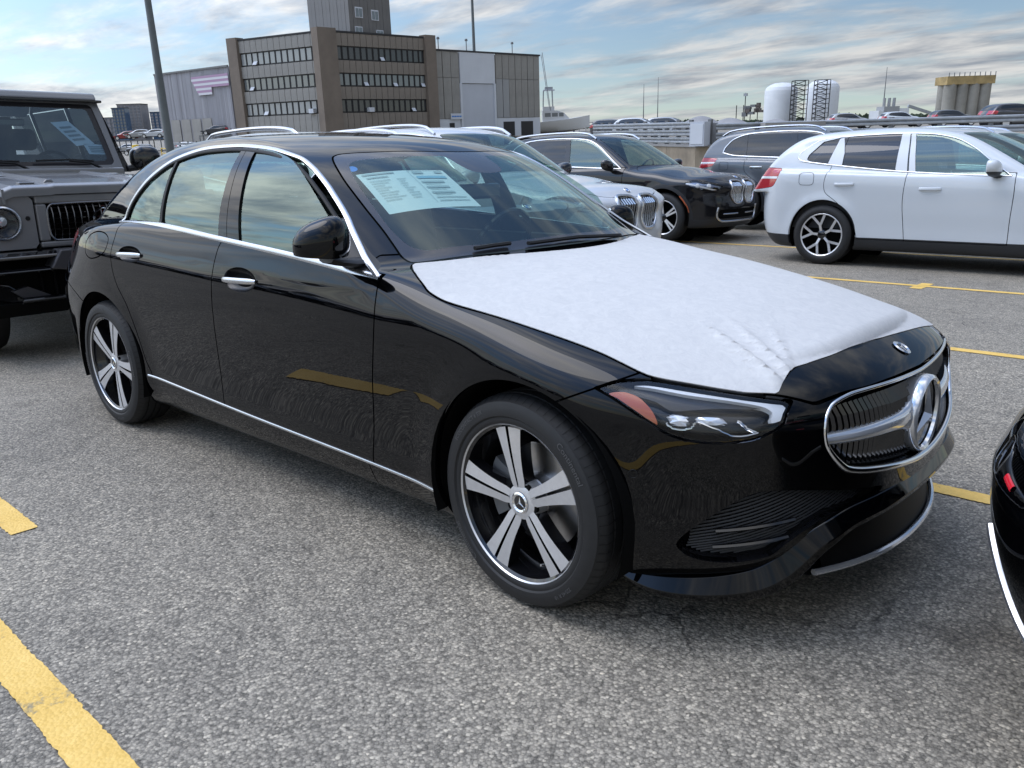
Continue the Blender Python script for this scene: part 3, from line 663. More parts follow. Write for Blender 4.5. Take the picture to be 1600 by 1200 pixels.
    # wheel housings
    for cx in (.008, -2.853):
        for sy in (-1, 1):
            wh = MB(); P = []
            for a in np.linspace(-.35, math.pi+.35, 28):
                r = .378; P.append([(cx+r*math.cos(a), sy*y, .343+r*math.sin(a)) for y in (.905, .86, .60, .55)])
            wh.grid(P); n0 = len(wh.v)
            wh.add([(cx+.39*math.cos(a), sy*.55, .343+.39*math.sin(a)) for a in np.linspace(0, 2*math.pi, 28, endpoint=False)], [tuple(range(28))])
            wh.build('wheel_housing', M['dark_void'], root, fix=False)
    # ---- glass
    surf_obj('rear_window', RW.both(), M['glass_side'], root)
    # windscreen with its black ceramic border
    fri = smooth_outline([(-1.088, -.2, 1), (-1.088, .0), (-1.09, .15), (-1.149, .385), (-1.182, .505), (-1.172, .545), (-1.13, .570), (-1.056, .598), (-.875, .640), (-.79, .650), (-.72, .645), (-.672, .61), (-.638, .53), (-.565, .35), (-.528, .16), (-.52, 0), (-.52, -.2, 1)], 5)
    WIN, FRIT = clip(WS, lambda V: poly_sd(fri, V[:, 0], np.abs(V[:, 1]), .3))
    cam_house = smooth_outline([(-1.13, .13), (-1.06, .118), (-.985, .108), (-.945, .08), (-.93, 0), (-.93, -.1), (-1.13, -.1)], 5)
    CH, WIN = clip(WIN, lambda V: poly_sd(cam_house, V[:, 0], np.abs(V[:, 1]), .3))
    wso = surf_obj('windscreen', WIN.both(), M['glass_front'], root)
    surf_obj('ceramic_border', FRIT.both().join(CH.both()), M['frit'], wso)
    # mirror stalk window in the housing
    # side glass: pieces between the pillars
    lx = lambda zt, x0, z0, x1, z1: x0+(zt-z0)*(x1-x0)/(z1-z0)
    Bl = lambda V: V[:, 0]-lx(V[:, 2], -1.697, 1.047, -1.737, 1.374)
    Bm = lambda V: V[:, 0]-lx(V[:, 2], -1.624, 1.04, -1.696, 1.379)
    Br = lambda V: V[:, 0]-lx(V[:, 2], -1.528, 1.035, -1.620, 1.369)
    C0 = lambda V: V[:, 0]-lx(V[:, 2], -2.268, 1.069, -2.304, 1.324)
    C1 = lambda V: V[:, 0]-lx(V[:, 2], -2.240, 1.065, -2.284, 1.329)
    Tm = lambda V: V[:, 0]-lx(V[:, 2], -.880, 1.0, -.960, 1.13)
    QG, r_ = clip(SIDE, C0); CD, r_ = clip(r_, C1); RG, r_ = clip(r_, Bl); B1, r_ = clip(r_, lambda V: Bm(V)+.002); _, r_ = clip(r_, lambda V: Bm(V)-.002); B2, r_ = clip(r_, Br); FG, TR = clip(r_, Tm)
    for nm, s, mt, ins in (('quarter_glass', QG, 'glass_side', .007), ('rear_door_glass', RG, 'glass_side', .007), ('front_door_glass', FG, 'glass_side', .007)):
        s = h_pane(s).offset(-ins)
        for q in (s, s.mirror()): surf_obj(nm, q, M[mt], root)
    for nm, s, mt in (('window_divider', CD, 'rubber_seal'), ('pillar_cover', B1, 'paint_black'), ('pillar_cover', B2, 'paint_black'), ('mirror_base', TR, 'black_plastic')):
        s = skirt(s, .01)
        for q in (s, s.mirror()): surf_obj(nm, q, M[mt], root)
    # seal + chrome round the side windows
    n = 70; op = smooth_outline(DLO, 8, closed=False)
    Pd, Nd = side_pt(f, op[:, 0], op[:, 1], .001)
    i0 = int(np.argmin(np.abs(op[:, 0]+.97)+np.abs(op[:, 1]-1.145))); t_ = np.linspace(0, 1, len(Pd)-i0)[:, None]; Pd[i0:, 1:2] = (Pd[i0, 1]*(1-t_)+Pd[-1, 1]*t_)-.012*np.sin(math.pi*t_); Nd[i0:] = Nd[i0]*(1-t_)+Nd[-1]*t_; Nd[i0:] /= np.linalg.norm(Nd[i0:], axis=1)[:, None]
    for _ in range(30): Pd[i0-14:-1, 1] = (Pd[i0-15:-2, 1]+2*Pd[i0-14:-1, 1]+np.r_[Pd[i0-13:, 1]])/4
    def trim2(nm, P_, N_, w_, mt):
        for my in (1, -1): mb = MB(); strip(mb, P_*(1, my, 1), N_*(1, my, 1), w_, .004, both=False); mb.build(nm, M[mt], root)
    trim2('window_chrome', Pd, Nd, .021, 'satin')
    tg = np.gradient(op, axis=0); tg /= np.linalg.norm(tg, axis=1)[:, None]+1e-9; ins = op+np.stack([tg[:, 1], -tg[:, 0]], 1)*.0145
    Pi, Ni = side_pt(f, ins[2:-14, 0], ins[2:-14, 1], -.001)
    trim2('window_seal', Pi, Ni, .017, 'rubber_seal')
    bx = np.linspace(-.655, -2.75, 60); Pb, Nb = side_pt(f, bx, H_BELT(bx)+.004, .001)
    trim2('belt_chrome', Pb, Nb, .022, 'satin')
    sx = np.linspace(-.36, -2.44, 60); Ps, Ns = side_pt(f, sx, H_STRIP(sx), .001)
    trim2('sill_chrome', Ps, Ns, .013, 'satin')
    # door handles: cup + bar
    for (hx, hz, hw, hh) in ((-1.487, .880, .117, .048), (-2.452, .926, .112, .038)):
        for my in (1, -1):
            cup = MB(); G = []
            a = np.linspace(0, 2*math.pi, 33)[:-1]
            for k, d in ((1.01, .0005), (.97, -.004), (.8, -.018), (.4, -.026), (.05, -.028)):
                p, nn = side_pt(f, hx+hw*k*np.cos(a), hz+hh*k*np.sin(a), d); G.append(np.vstack([p, p[:1]])*(1, my, 1))
            cup.grid(G, flip=my < 0); c = cup.build('door_handle', M['handle_cup'], root, fix=False)
            t = np.linspace(-1, 1, 17); p, nn = side_pt(f, hx+(hw+.004)*t, hz-.004+.004*t, 0); p = (p+nn*(.004+.017*(1-t[:, None]**4)))*(1, my, 1)
            hb = MB(); hb.tube(p, .0105*(1-.35*np.abs(t)**6), 10, flat=(.75, 1.15)); hb.build('handle_bar', M['satin'], c)
    # ---- front: grille
    back = surf_obj('grille_backing', GRI.both().offset(-.075), M['dark_void'], root)
    for y in np.arange(-.517, .518, .0235):
        zt = np.interp(abs(y), [0, .3, .44, .50, .54], [.692, .70, .698, .688, .66]); zb = np.interp(abs(y), [0, .1, .2, .33, .42, .474, .516], [.447, .452, .466, .486, .502, .52, .556])
        zz = np.linspace(zb, zt, 6); p, nn = front_pt(f, 0*zz+y, zz, -.042); MB().tube(p, .0042, 4, flat=(1, 2.2)).build('grille_fin', M['gloss_black'], root)
    gq = gri[gri[:, 0] >= -1e-6]; gq = gq[np.argsort(np.arange(len(gq)))]
    loop = np.vstack([gq, gq[::-1][1:-1]*(-1, 1)]); loop = loop[np.r_[True, np.linalg.norm(np.diff(loop, axis=0), axis=1) > 1e-4]]
    pg, ng = front_pt(f, loop[:, 0], loop[:, 1], .001)
    rad = np.interp(pg[:, 2], [.52, .60], [.0105, .0060])
    gch = MB(); gch.tube(pg-ng*.004, rad, 10, closed=True); gch.build('grille_chrome', M['chrome'], root)
    gin = MB(); lip = np.stack([pg, pg-ng*.075], 1); gin.grid(np.concatenate([lip, lip[:1]], 0)); gin.build('grille_frame', M['gloss_black'], root, fix=False)
    # cross bar with the star
    for sy in (-1, 1):
        bar = MB()
        yy = np.linspace(.098, .545, 14); zc = .566+.022*(yy/.5)+.004; hh = np.interp(yy, [.095, .12, .18, .3, .545], [.060, .040, .0275, .0235, .0165])
        pc, nc = front_pt(f, yy*sy, zc, -.036)
        G = []
        for k in np.linspace(0, 2*math.pi, 15): G.append(pc+np.stack([.020*np.cos(k)*np.ones(14), 0*yy, np.sin(k)*hh], 1)*np.where(1, 1, 1))
        bar.grid(np.stack(G, 1), True); bar.build('grille_bar', M['chrome_badge'], root)
    sx0, sz0 = .846, .562
    em = MB(); em.lathe([(.118, -.05), (.120, -.012), (.117, .004), (.110, .010), (.103, .006), (.100, -.003)], 64, axis='x', c=(sx0, 0, sz0)); e_ = em.build('star_badge', M['chrome_badge'], root)
    dk = MB(); dk.lathe([(0, .0), (.101, -.002)], 48, axis='x', c=(sx0-.004, 0, sz0)); dk.build('badge_face', M['gloss_black'], e_)
    stt = MB(); star_mesh(stt, .099, .020, lambda a, b, h: (sx0-.001+h, a, sz0+b)); stt.build('star_emblem', M['chrome_badge'], e_, fix=False)
    # round hood badge
    hp, hn = top_pt(f, [.757], [0.0], .002); hp = hp[0]; hn = hn[0]; ax = np.cross(hn, (0, 1, 0)); ax /= np.linalg.norm(ax); ay = np.cross(hn, ax)
    hb = MB(); star_mesh(hb, .018, .003, lambda a, b, h: tuple(hp+hn*(h+.002)+ay*a-ax*b), (.017, .029, .003)); o = hb.build('hood_badge', M['chrome'], root, fix=False)
    hb = MB(); hb.add([tuple(hp+hn*.0015+.02*(math.cos(t)*ax+math.sin(t)*ay)) for t in np.linspace(0, 2*math.pi, 24, endpoint=False)], [tuple(range(24))]); hb.build('badge_face', M['gloss_black'], o)
    # ---- lower front: intakes with a slanted mesh, wing, lip
    [surf_obj('intake_backing', q_.offset(-.06), M['dark_void'], root) for q_ in (INT, INT.mirror())]
    surf_obj('lower_backing', LOW.both().offset(-.07), M['dark_void'], root)
    im = MB()
    for c in np.arange(-.5, 1.0, .0165):
        yy = np.linspace(.29, .79, 60); zz = .30+(yy-.5)*-.42+(c-.2)*.62
        sd_ = poly_sd(intake, yy, zz, .3); ok = sd_ < .004
        if ok.sum() < 3: continue
        idx = np.nonzero(ok)[0]; yy, zz = np.linspace(yy[idx[0]], yy[idx[-1]], 9), np.linspace(zz[idx[0]], zz[idx[-1]], 9)
        if len(yy) < 2: continue
        for sy in (-1, 1):
            p, nn = front_pt(f, yy*sy, zz, -.034); im.tube(p, .0026, 4, flat=(.8, 1.4))
    for c in np.arange(-.5, 1.2, .033):
        yy = np.linspace(.29, .79, 60); zz = .30+(yy-.5)*.50+(c-.35)*.62; ok = poly_sd(intake, yy, zz, .3) < .002
        if ok.sum() < 4: continue
        idx = np.nonzero(ok)[0]; yy, zz = np.linspace(yy[idx[0]], yy[idx[-1]], 7), np.linspace(zz[idx[0]], zz[idx[-1]], 7)
        for sy in (-1, 1): p, nn = front_pt(f, yy*sy, zz, -.038); im.tube(p, .0022, 4)
    tag(im.build('intake_mesh', M['black_plastic'], root), kind='stuff')
    for zz0 in (.385, .335):
        yy = np.linspace(.60 if zz0 > .35 else .61, .755, 10)
        for sy in (-1, 1):
            ba = MB(); p, nn = front_pt(f, yy*sy, zz0-(yy-.6)*.16, -.016); ba.tube(p, .0062, 6, flat=(1.2, 1)); ba.build('intake_bar', M['gloss_black'], root)
    ed = np.vstack([intake, intake[:1]])
    for sy in (-1, 1):
        p, nn = front_pt(f, ed[:, 0]*sy, ed[:, 1], .0); e = MB(); e.grid(np.stack([p+nn*.001, p-nn*.06], 1), True); e.build('intake_frame', M['gloss_black'], root, fix=False)
    wp = np.array([(.850, 0, .376), (.847, .17, .378), (.832, .33, .379), (.802, .45, .371), (.780, .515, .350), (.752, .550, .318), (.724, .580, .278), (.695, .608, .240), (.655, .640, .208), (.61, .672, .190), (.545, .718, .178), (.46, .768, .174), (.38, .802, .180), (.33, .820, .190)])
    wh = np.array([.027, .027, .028, .030, .033, .036, .040, .042, .042, .040, .036, .030, .020, .008])
    t = np.linspace(0, 13, 79); wpi = np.stack([cs(np.arange(14), wp[:, i])(t) for i in range(3)], 1); whi = cs(np.arange(14), wh)(t)
    full = np.vstack([wpi[::-1]*MIR, wpi[1:]]); hf = np.r_[whi[::-1], whi[1:]]
    Tn = np.gradient(full, axis=0); Tn /= np.linalg.norm(Tn, axis=1)[:, None]
    out = np.cross(Tn, (0, 0, 1)); out /= np.linalg.norm(out, axis=1)[:, None]; upv = np.cross(out, Tn); sgn = np.sign((out*[1, 0, 0]).sum(1).mean()); out *= sgn; upv = np.cross(Tn, out); upv *= np.sign(upv[:, 2:3])
    G = []
    for c_, s_ in ((-.030, .80), (-.012, 1.0), (.004, .96), (.027, -.30), (.024, -.85), (.010, -1.0), (-.030, -.85), (-.030, .80)):
        G.append(full+out*(c_*np.minimum(1, hf/.025))[:, None]+upv*(s_*hf)[:, None])
    w = MB(); w.grid(np.stack(G, 1), True); bevel(w.build('bumper_wing', PB, root, angle=20), .003, 2, 20)

    ly = np.linspace(-.50, .50, 41); lipx = .846-.52*np.abs(ly)**2.2; lipz = .188+.02*np.abs(ly)**2*2
    lp = MB(); lp.tube(np.stack([lipx+.006, ly, lipz+.004], 1), .0085, 8, flat=(1.1, 1.1)); lp.build('lip_chrome', M['chrome_badge'], root)
    sp = MB(); G = [np.stack([lipx-d, ly, lipz+h], 1) for d, h in ((.004, -.008), (.03, -.014), (.25, .0), (.4, .02))]; sp.grid(np.stack(G, 1)); sp.build('lower_lip', M['black_plastic'], root, fix=False)
    lw = MB(); ly2 = np.linspace(-.46, .46, 31); lw.grid(np.stack([np.stack([.846-.52*np.abs(ly2)**2.2-.004-.05*t, ly2, .192+.02*np.abs(ly2)**2*2+.155*t-.02*np.abs(ly2)**2*t], 1) for t in (0, .33, .66, 1)], 1)); lw.build('lower_grille', M['dark_plastic'], root, fix=False)
    for sy in (-1,):
        p, nn = front_pt(f, [.838*sy], [.505], 0); p, nn = side_pt(f, [.379], [.512], 0)
        r = MB(); ctr = p[0]; a1 = np.cross(nn[0], (0, 0, 1)); a1 /= np.linalg.norm(a1); a2 = np.cross(nn[0], a1)
        r.tube([ctr+.0115*(math.cos(t)*a1+math.sin(t)*a2)+nn[0]*.0008 for t in np.linspace(0, 2*math.pi, 20, endpoint=False)], .0014, 5, closed=True); r.build('parking_sensor', M['rubber_seal'], root)
    # ---- headlights
    for my in (1, -1):
        fx = (lambda s: s) if my == 1 else (lambda s: s.mirror())
        lens = surf_obj('headlight', fx(HL), M['glass_lamp'], root)
        surf_obj('lamp_housing', fx(HL.offset(-.055)), M['lamp_body'], lens)
        e = np.array([(q[0], q[1]) for q in hl]); 
        # orange side reflector, light bar, projectors on a shell just behind the lens
        org = smooth_outline([(-.470, .716), (-.435, .722), (-.400, .712), (-.374, .684), (-.362, .652), (-.368, .650), (-.402, .674), (-.45, .706)], 5)
        OR, rest = clip(HL.offset(-.014), lambda V: poly_sd(org, hero_uv(V), V[:, 2])); surf_obj('side_reflector', fx(OR), M['orange'], lens)
        drl = smooth_outline([(-.420, .742), (-.375, .7465), (-.26, .735), (-.15, .720), (-.055, .7065), (-.038, .698), (-.058, .664, 1), (-.088, .660), (-.078, .684), (-.10, .698), (-.17, .710), (-.28, .722), (-.36, .734), (-.405, .738)], 4)
        DR, rest = clip(rest, lambda V: poly_sd(drl, hero_uv(V), V[:, 2])); surf_obj('light_bar', fx(skirt(DR.offset(-.004), .02)), M['white_lens'], lens)
        bez = smooth_outline([(-.50, .745), (-.36, .76), (-.08, .72), (-.05, .70), (-.11, .698), (-.21, .700), (-.28, .694), (-.33, .690), (-.36, .71)], 4)
        BZ, rest = clip(rest, lambda V: poly_sd(bez, hero_uv(V), V[:, 2])); surf_obj('lamp_bezel', fx(BZ.offset(-.016)), M['lamp_bezel'], lens)
        for k, (u_, z_, ru, rz) in enumerate(((-.318, .668, .026, .024), (-.238, .673, .040, .0175))):
            G = []
            for kk, dd in ((1, .0), (.96, .014), (.7, .022), (.02, .026)):
                row = []
                for a in np.linspace(0, 2*math.pi, 25):
                    uu = u_+ru*kk*np.sign(math.cos(a))*abs(math.cos(a))**.7; zz = z_+rz*kk*np.sign(math.sin(a))*abs(math.sin(a))**.7
                    row.append((uu, zz, dd))
                G.append(row)
            G = np.array(G); pts = []
            for row in G:
                # find the surface point with hero_uv = uu: search along the nose curve
                rr_ = []
                for uu, zz, dd in row:
                    ys = np.linspace(-.89, -.52, 60); p, nn = front_pt(f, ys, 0*ys+zz, 0, 1., .1); i = np.argmin(np.abs(hero_uv(p)-uu)); rr_.append(p[i]-nn[i]*(.050-dd))
                pts.append(rr_)
            pts = np.array(pts)*(1, my, 1); pj = MB(); pj.grid(pts, True); pj.build('projector_lens', M['projector'], lens, fix=True)
        for seg, rad_ in ((((-.352, .658), (-.335, .642), (-.310, .640), (-.292, .648), (-.282, .664)), .0028), (((-.275, .668), (-.235, .652), (-.19, .628), (-.16, .626), (-.12, .636)), .003), (((-.17, .675), (-.15, .652), (-.125, .638)), .004)):
            rr_ = []
            for uu, zz in smooth_outline([tuple(q) for q in seg], 4, closed=False):
                ys = np.linspace(-.89, -.52, 90); p, nn = front_pt(f, ys, 0*ys+zz, 0, 1., .1); i = np.argmin(np.abs(hero_uv(p)-uu)); rr_.append(p[i]-nn[i]*.026)
            tb = MB(); tb.tube(np.array(rr_)*(1, my, 1), rad_, 6); tb.build('lamp_trim', M['chrome'], lens)
    # ---- mirrors
    def mir_f(x, y, z):
        X, Y, Z = x+.822, y+.945, z-1.060
        a, b = X*.80+Y*.60, -X*.60+Y*.80
        taper = 1-.22*np.clip(-a/.1, -1, 1)
        q = (np.abs(a/.093)**2.6+np.abs(b/.088)**2.4+np.abs((Z-.012*np.clip(a/.1, -1, 1))/(.083*taper))**2.4+1e-9)**(1/2.5)-1
        return smax(q*.08, (b-.052), .018)
    mc = surface(mir_f, (-1.0, -1.12, .93), (-.60, -.80, 1.20), .008)
    rear, cap = clip(mc, lambda V: .046-(-(V[:, 0]+.822)*.60+(V[:, 1]+.945)*.80)); up_, lowr = clip(cap, lambda V: (1.022-.10*(V[:, 0]+.80))-V[:, 2])
    for my in (1, -1):
        g = (lambda s: s) if my == 1 else (lambda s: s.mirror())
        base = surf_obj('mirror', g(up_), PB, root)
        if my == -1: base.location = (-.10, -.045, -.05); base.rotation_euler = (0, 0, 0); surf_obj('mirror_shell', g(lowr), M['black_plastic'], base); surf_obj('mirror_glass', g(rear), M['mirror_glass'], base)
        st = MB(); st.tube(np.array([(-.80, -.80, .988), (-.80, -.85, .988), (-.805, -.90, .997), (-.81, -.94, 1.01)])*(1, my, 1), [.034, .030, .026, .03], 10, flat=(1.7, .55)); st.build('mirror_arm', M['black_plastic'], base)
    # ---- wipers
    for pts in (((-.525, -.47), (-.505, -.40), (-.485, -.33)), ((-.455, -.26), (-.435, -.12), (-.43, .0), (-.425, .15), (-.44, .3))):
        q = np.array(pts); p, nn = top_pt(f, q[:, 0]-.05, q[:, 1], .016); wv = MB(); wv.tube(p, .008, 6, flat=(1.6, 1)); wv.build('wiper', M['rubber_seal'], root)
    # ---- interior
    intr = MB(); G = []
    for y in np.linspace(-.66, .66, 15):
        G.append([(x, y, z-.05*abs(y)**2) for x, z in ((-.55, .93), (-.75, .965), (-.95, .975), (-1.05, .955), (-1.12, .88), (-1.13, .70))])
    intr.grid(G); intr.build('dashboard', M['seat'], root, fix=False)
    fl = MB(); fl.box(-3.2, -.5, -.78, .78, .22, .26); fl.build('cabin_floor', M['dark_void'], root)
    for sy in (-1, 1): MB().box(-2.6, -.75, sy*.79, sy*.72, .25, .955).build('door_lining', M['seat'], root)
    MB().box(-3.35, -2.75, -.70, .70, .25, 1.02).build('parcel_shelf', M['seat'], root)
    hl_ = MB(); G = []
    for x in np.linspace(-1.28, -2.75, 12): G.append([(x, y, float(h_zr(x))-.05-.10*y*y) for y in np.linspace(-.54, .54, 9)])
    hl_.grid(G); hl_.build('headlining', M['headlining'], root, fix=False)
    def seat(x, y, w, parent, back=1):
        s = bpy.data.objects.new('seat', None); COL.objects.link(s); s.parent = parent; s.location = (x, y, 0)
        a = MB(); a.box(-.05, .50, -w/2, w/2, .38, .54); o = a.build('seat_cushion', M['seat'], s); bevel(o, .06, 3)
        a = MB(); a.box(-.09, .09, -w/2, w/2, 0, .66, Matrix.Translation((-.02, 0, .50)) @ Matrix.Rotation(-.30, 4, 'Y')); o = a.build('seat_back', M['seat'], s); bevel(o, .07, 3)
        for dy in ((0,) if w < .7 else (-.35, .35)):
            a = MB(); a.box(-.055, .055, -.13, .13, 0, .19, Matrix.Translation((-.235, dy, 1.14)) @ Matrix.Rotation(-.12, 4, 'Y')); o = a.build('headrest', M['seat'], s); bevel(o, .045, 3)
        return s
    for y in (-.37, .37): seat(-1.85, y, .50, root)
    seat(-2.72, 0, 1.30, root)
    sw = MB(); c = Vector((-1.22, .37, .93)); R_ = Matrix.Translation(c) @ Matrix.Rotation(math.radians(-65), 4, 'Y')
    sw.tube([R_ @ Vector((.18*math.cos(t), .18*math.sin(t), 0)) for t in np.linspace(0, 2*math.pi, 32, endpoint=False)], .015, 8, closed=True)
    for t in (math.pi, math.pi/2, -math.pi/2): sw.tube([R_ @ Vector((0, 0, -.02)), R_ @ Vector((.17*math.cos(t), .17*math.sin(t), 0))], .016, 6)
    sw.build('steering_wheel', M['gloss_black'], root)
    p, nn = top_pt(f, [-.955], [0], -.10); rm = MB(); rm.box(-.015, .015, -.12, .12, -.032, .032, Matrix.Translation(p[0])); o = rm.build('rear_view_mirror', M['gloss_black'], root); bevel(o, .012)
    # ---- window sticker inside the windscreen
    stq = np.array([(-1.124, -.555), (-1.007, -.209), (-.765, -.233), (-.888, -.592)])
    STK, _ = clip(WIN.join(FRIT).offset(-.012), lambda V: poly_sd(stq, V[:, 0], V[:, 1], .3))
    # ---- rear bumper: reflectors, bright lower trim
    def rear_pt(y, z, lift=0.):
        y = np.atleast_1d(np.asarray(y, float)); z = np.atleast_1d(np.asarray(z, float)); xs_ = np.linspace(-4.1, -3.0, 260); Q = np.stack([np.repeat(xs_[None], len(y), 0), np.repeat(y[:, None], 260, 1), np.repeat(z[:, None], 260, 1)], -1); v = f(Q[..., 0], Q[..., 1], Q[..., 2]); i = np.maximum((v < 0).argmax(1), 1); r = np.arange(len(y)); va, vb = v[r, i-1], v[r, i]; q = np.stack([xs_[i-1]+va/(va-vb+1e-12)*(xs_[i]-xs_[i-1]), y, z], 1); n_ = grad(f, q); n_ /= np.linalg.norm(n_, axis=1)[:, None]; return q+n_*lift, n_
    for sy in (-1, 1):
        yy = np.linspace(.50, .555, 8)*sy; p, nn = rear_pt(yy, .632-.12*(np.abs(yy)-.46), .003); mb = MB(); strip(mb, p, nn, .014, .002, both=False); mb.build('rear_reflector', M['red_bright'], root)
        q_ = smooth_outline([(.375, .455), (.425, .415), (.465, .37), (.51, .325), (.57, .292), (.66, .28)], 5, closed=False); p, nn = rear_pt(q_[:, 0]*sy, q_[:, 1], .005); mb = MB(); strip(mb, p, nn, .019, .006, both=False); mb.build('exhaust_trim', M['chrome_soft'], root)
    p, nn = top_pt(f, [-1.148], [-.551], -.004); a1 = np.cross(nn[0], (0, 1, 0)); a1 /= np.linalg.norm(a1); a2 = np.cross(nn[0], a1); MB().add([tuple(p[0]+.021*(math.cos(t)*a1+math.sin(t)*a2)) for t in np.linspace(0, 2*math.pi, 16, endpoint=False)], [tuple(range(16))]).build('inspection_dot', M['dot_blue'], root)
    # ---- wheels
    wh = make_wheel_hero()
    place_wheel(root, wh, (0, -.794, .33), steer=-.056); place_wheel(root, wh, (-WB, -.794, .33), spin=math.radians(31))
    place_wheel(root, wh, (0, .794, .33), steer=-.056, flip=True); place_wheel(root, wh, (-WB, .794, .33), flip=True)
    # ---- the white film on the hood: a sheet of its own
    fq = smooth_outline([(.65, .625), (.69, .56), (.712, .45), (.715, .203), (.700, -.048), (.674, -.328), (.652, -.442), (.639, -.490), (.641, -.55), (.651, -.611, 1), (.642, -.6305, 1), (.586, -.6785), (.472, -.7385), (.365, -.7855), (.22, -.7895), (.136, -.7965), (-.034, -.8165), (-.215, -.8325), (-.346, -.8365), (-.434, -.8245), (-.489, -.8005), (-.56, -.7645), (-.650, -.700, 1)]+[(-.450-.40*y*y, y) for y in (-.6, -.45, -.3, -.15, 0, .15, .3, .45, .6)]+[(-.650, .700, 1), (-.56, .7645), (-.489, .8005), (-.434, .8245), (-.346, .8365), (-.215, .8325), (-.034, .8165), (.136, .7965), (.22, .7895), (.365, .7855), (.472, .7385), (.586, .6785)], 5)
    fl_f = lambda V: poly_sd(fq, V[:, 0], V[:, 1], .4)
    FILM, _ = clip(HOOD.both(), fl_f)
    V = FILM.V.copy(); d = .0025+0*V[:, 0]
    # creases near the front right corner, slack along the edges
    for (x0, y0, x1, y1, a, wd_) in ((.640, -.585, .30, -.46, .018, .011), (.640, -.535, .36, -.38, .015, .012), (.63, -.50, .44, -.28, .009, .011), (.64, -.60, .42, -.57, .006, .009), (.05, -.66, .35, -.60, .002, .02), (-.4, -.2, .3, -.1, .0024, .02), (-.1, -.45, .45, -.30, .002, .018), (.1, .35, .62, .22, .003, .016), (.2, -.05, .66, -.02, .003, .014), (-.35, .05, .2, .2, .002, .02), (-.3, .25, .5, .3, .002, .03), (0, .1, .6, .02, .0015, .03)):
        ab = np.array((x1-x0, y1-y0)); L = np.linalg.norm(ab); t = ((V[:, 0]-x0)*ab[0]+(V[:, 1]-y0)*ab[1])/L**2
        dist = np.abs((V[:, 0]-x0)*ab[1]-(V[:, 1]-y0)*ab[0])/L; d = d+a*np.exp(-(dist/wd_)**2)*sstep(-.08, .05, t)*sstep(1.1, .3, t)
    V2 = FILM.V+FILM.N*d[:, None]
    me_s = Surf(V2, FILM.N, FILM.F)
    # recompute normals for the creased sheet
    fn = np.cross(V2[FILM.F[:, 1]]-V2[FILM.F[:, 0]], V2[FILM.F[:, 2]]-V2[FILM.F[:, 0]]); N2 = np.zeros_like(V2)
    for k in range(3): np.add.at(N2, FILM.F[:, k], fn)
    N2 /= np.linalg.norm(N2, axis=1)[:, None]+1e-12; wgt = np.clip((d-.0025)/.002, 0, 1)[:, None]; N2 = FILM.N*(1-wgt)+N2*wgt; N2 /= np.linalg.norm(N2, axis=1)[:, None]
    o = surf_obj('hood_film', skirt(Surf(V2, N2, FILM.F), .003), M['hood_film']); tag(o, 'white protective film stuck over the hood of the black sedan', 'protective film')
    # sticker as a thing of its own
    o = surf_obj('window_sticker', STK, M['sticker']); 
    q4 = stq
    def on_sheet(a, b): return q4[0]*(1-a)*(1-b)+q4[1]*a*(1-b)+q4[2]*a*b+q4[3]*(1-a)*b
    rs = np.random.default_rng(5)
    def ink(a0, a1, b0, b1, mt, lift=-.009):
        G = [[on_sheet(a, b) for b in np.linspace(b0, b1, 3)] for a in np.linspace(a0, a1, 6)]; G = np.array(G); pp, nn = top_pt(f, G[..., 0].ravel(), G[..., 1].ravel(), lift); MB().grid(pp.reshape(6, 3, 3), True).build('print_block', M[mt], o)
    ink(.04, .40, .06, .10, 'ink_soft'); ink(.06, .30, .16, .19, 'ink_soft')
    for k in range(9): ink(.06, .06+rs.uniform(.12, .26), .26+k*.06, .275+k*.06, 'ink_soft'); ink(.36, .36+rs.uniform(.06, .12), .26+k*.06, .275+k*.06, 'ink_soft')
    ink(.56, .97, .04, .05, 'ink'); ink(.56, .565, .04, .90, 'ink_soft'); ink(.60, .72, .08, .15, 'ink_soft'); ink(.86, .95, .08, .14, 'ink_soft'); ink(.60, .94, .22, .29, 'ink_blue2')
    for b in (.36, .50, .64): ink(.60, .86, b, b+.05, 'ink_soft'); ink(.62, .80, b+.07, b+.085, 'ink_soft')
    ink(.60, .94, .78, .80, 'ink_soft'); ink(.60, .94, .86, .88, 'ink_soft')
    tag(o, 'large printed price sheet stuck inside the windscreen of the black sedan', 'window sticker')
    return root
pmat('ink_soft', (.47, .52, .53), .7); pmat('ink_blue2', (.35, .55, .68), .7)
pmat('dot_blue', (.03, .22, .75), .5)
pmat('dark_plastic', (.006, .006, .0065), .5, spec=.15)
pmat('chrome_soft', (.6, .61, .63), .28, metal=.9)
pmat('red_bright', (.7, .015, .03), .2, coat=1)
pmat('frit', (.022, .021, .024), .4, coat=1, coat_rough=.01, spec=.1, coat_ior=1.5)
pmat('handle_cup', (.004, .004, .005), .25, spec=.35); pmat('lamp_bezel', (.03, .031, .034), .3, metal=.3); pmat('projector', (.82, .85, .9), .12, metal=.5, coat=1)
pmat('mirror_glass', (.8, .8, .8), .03, metal=1); pmat('headlining', (.45, .44, .42), .9); pmat('sticker', (.80, .84, .84), .6)
HERO = build_hero()
next_car = copy_tree(HERO); next_car.location = (5.0, -.10, 0)
def taper_tail(o):
    # this car's tail leans forward above the bumper
    for c in o.children:
        taper_tail(c)
        if c.type != 'MESH' or c.parent is not next_car: continue
        n = len(c.data.vertices); co = np.empty(3*n, np.float32); c.data.vertices.foreach_get('co', co); co = co.reshape(-1, 3)
        if co[:, 0].min() > -3.2: continue
        c.data = c.data.copy(); w = np.interp(co[:, 2], [.60, .68, .76, .84, .95, 1.1], [0, .03, .10, .22, .42, .60])*sstep(-2.9, -3.75, co[:, 0]); co[:, 0] += w; c.data.vertices.foreach_set('co', co.ravel()); c.data.update()
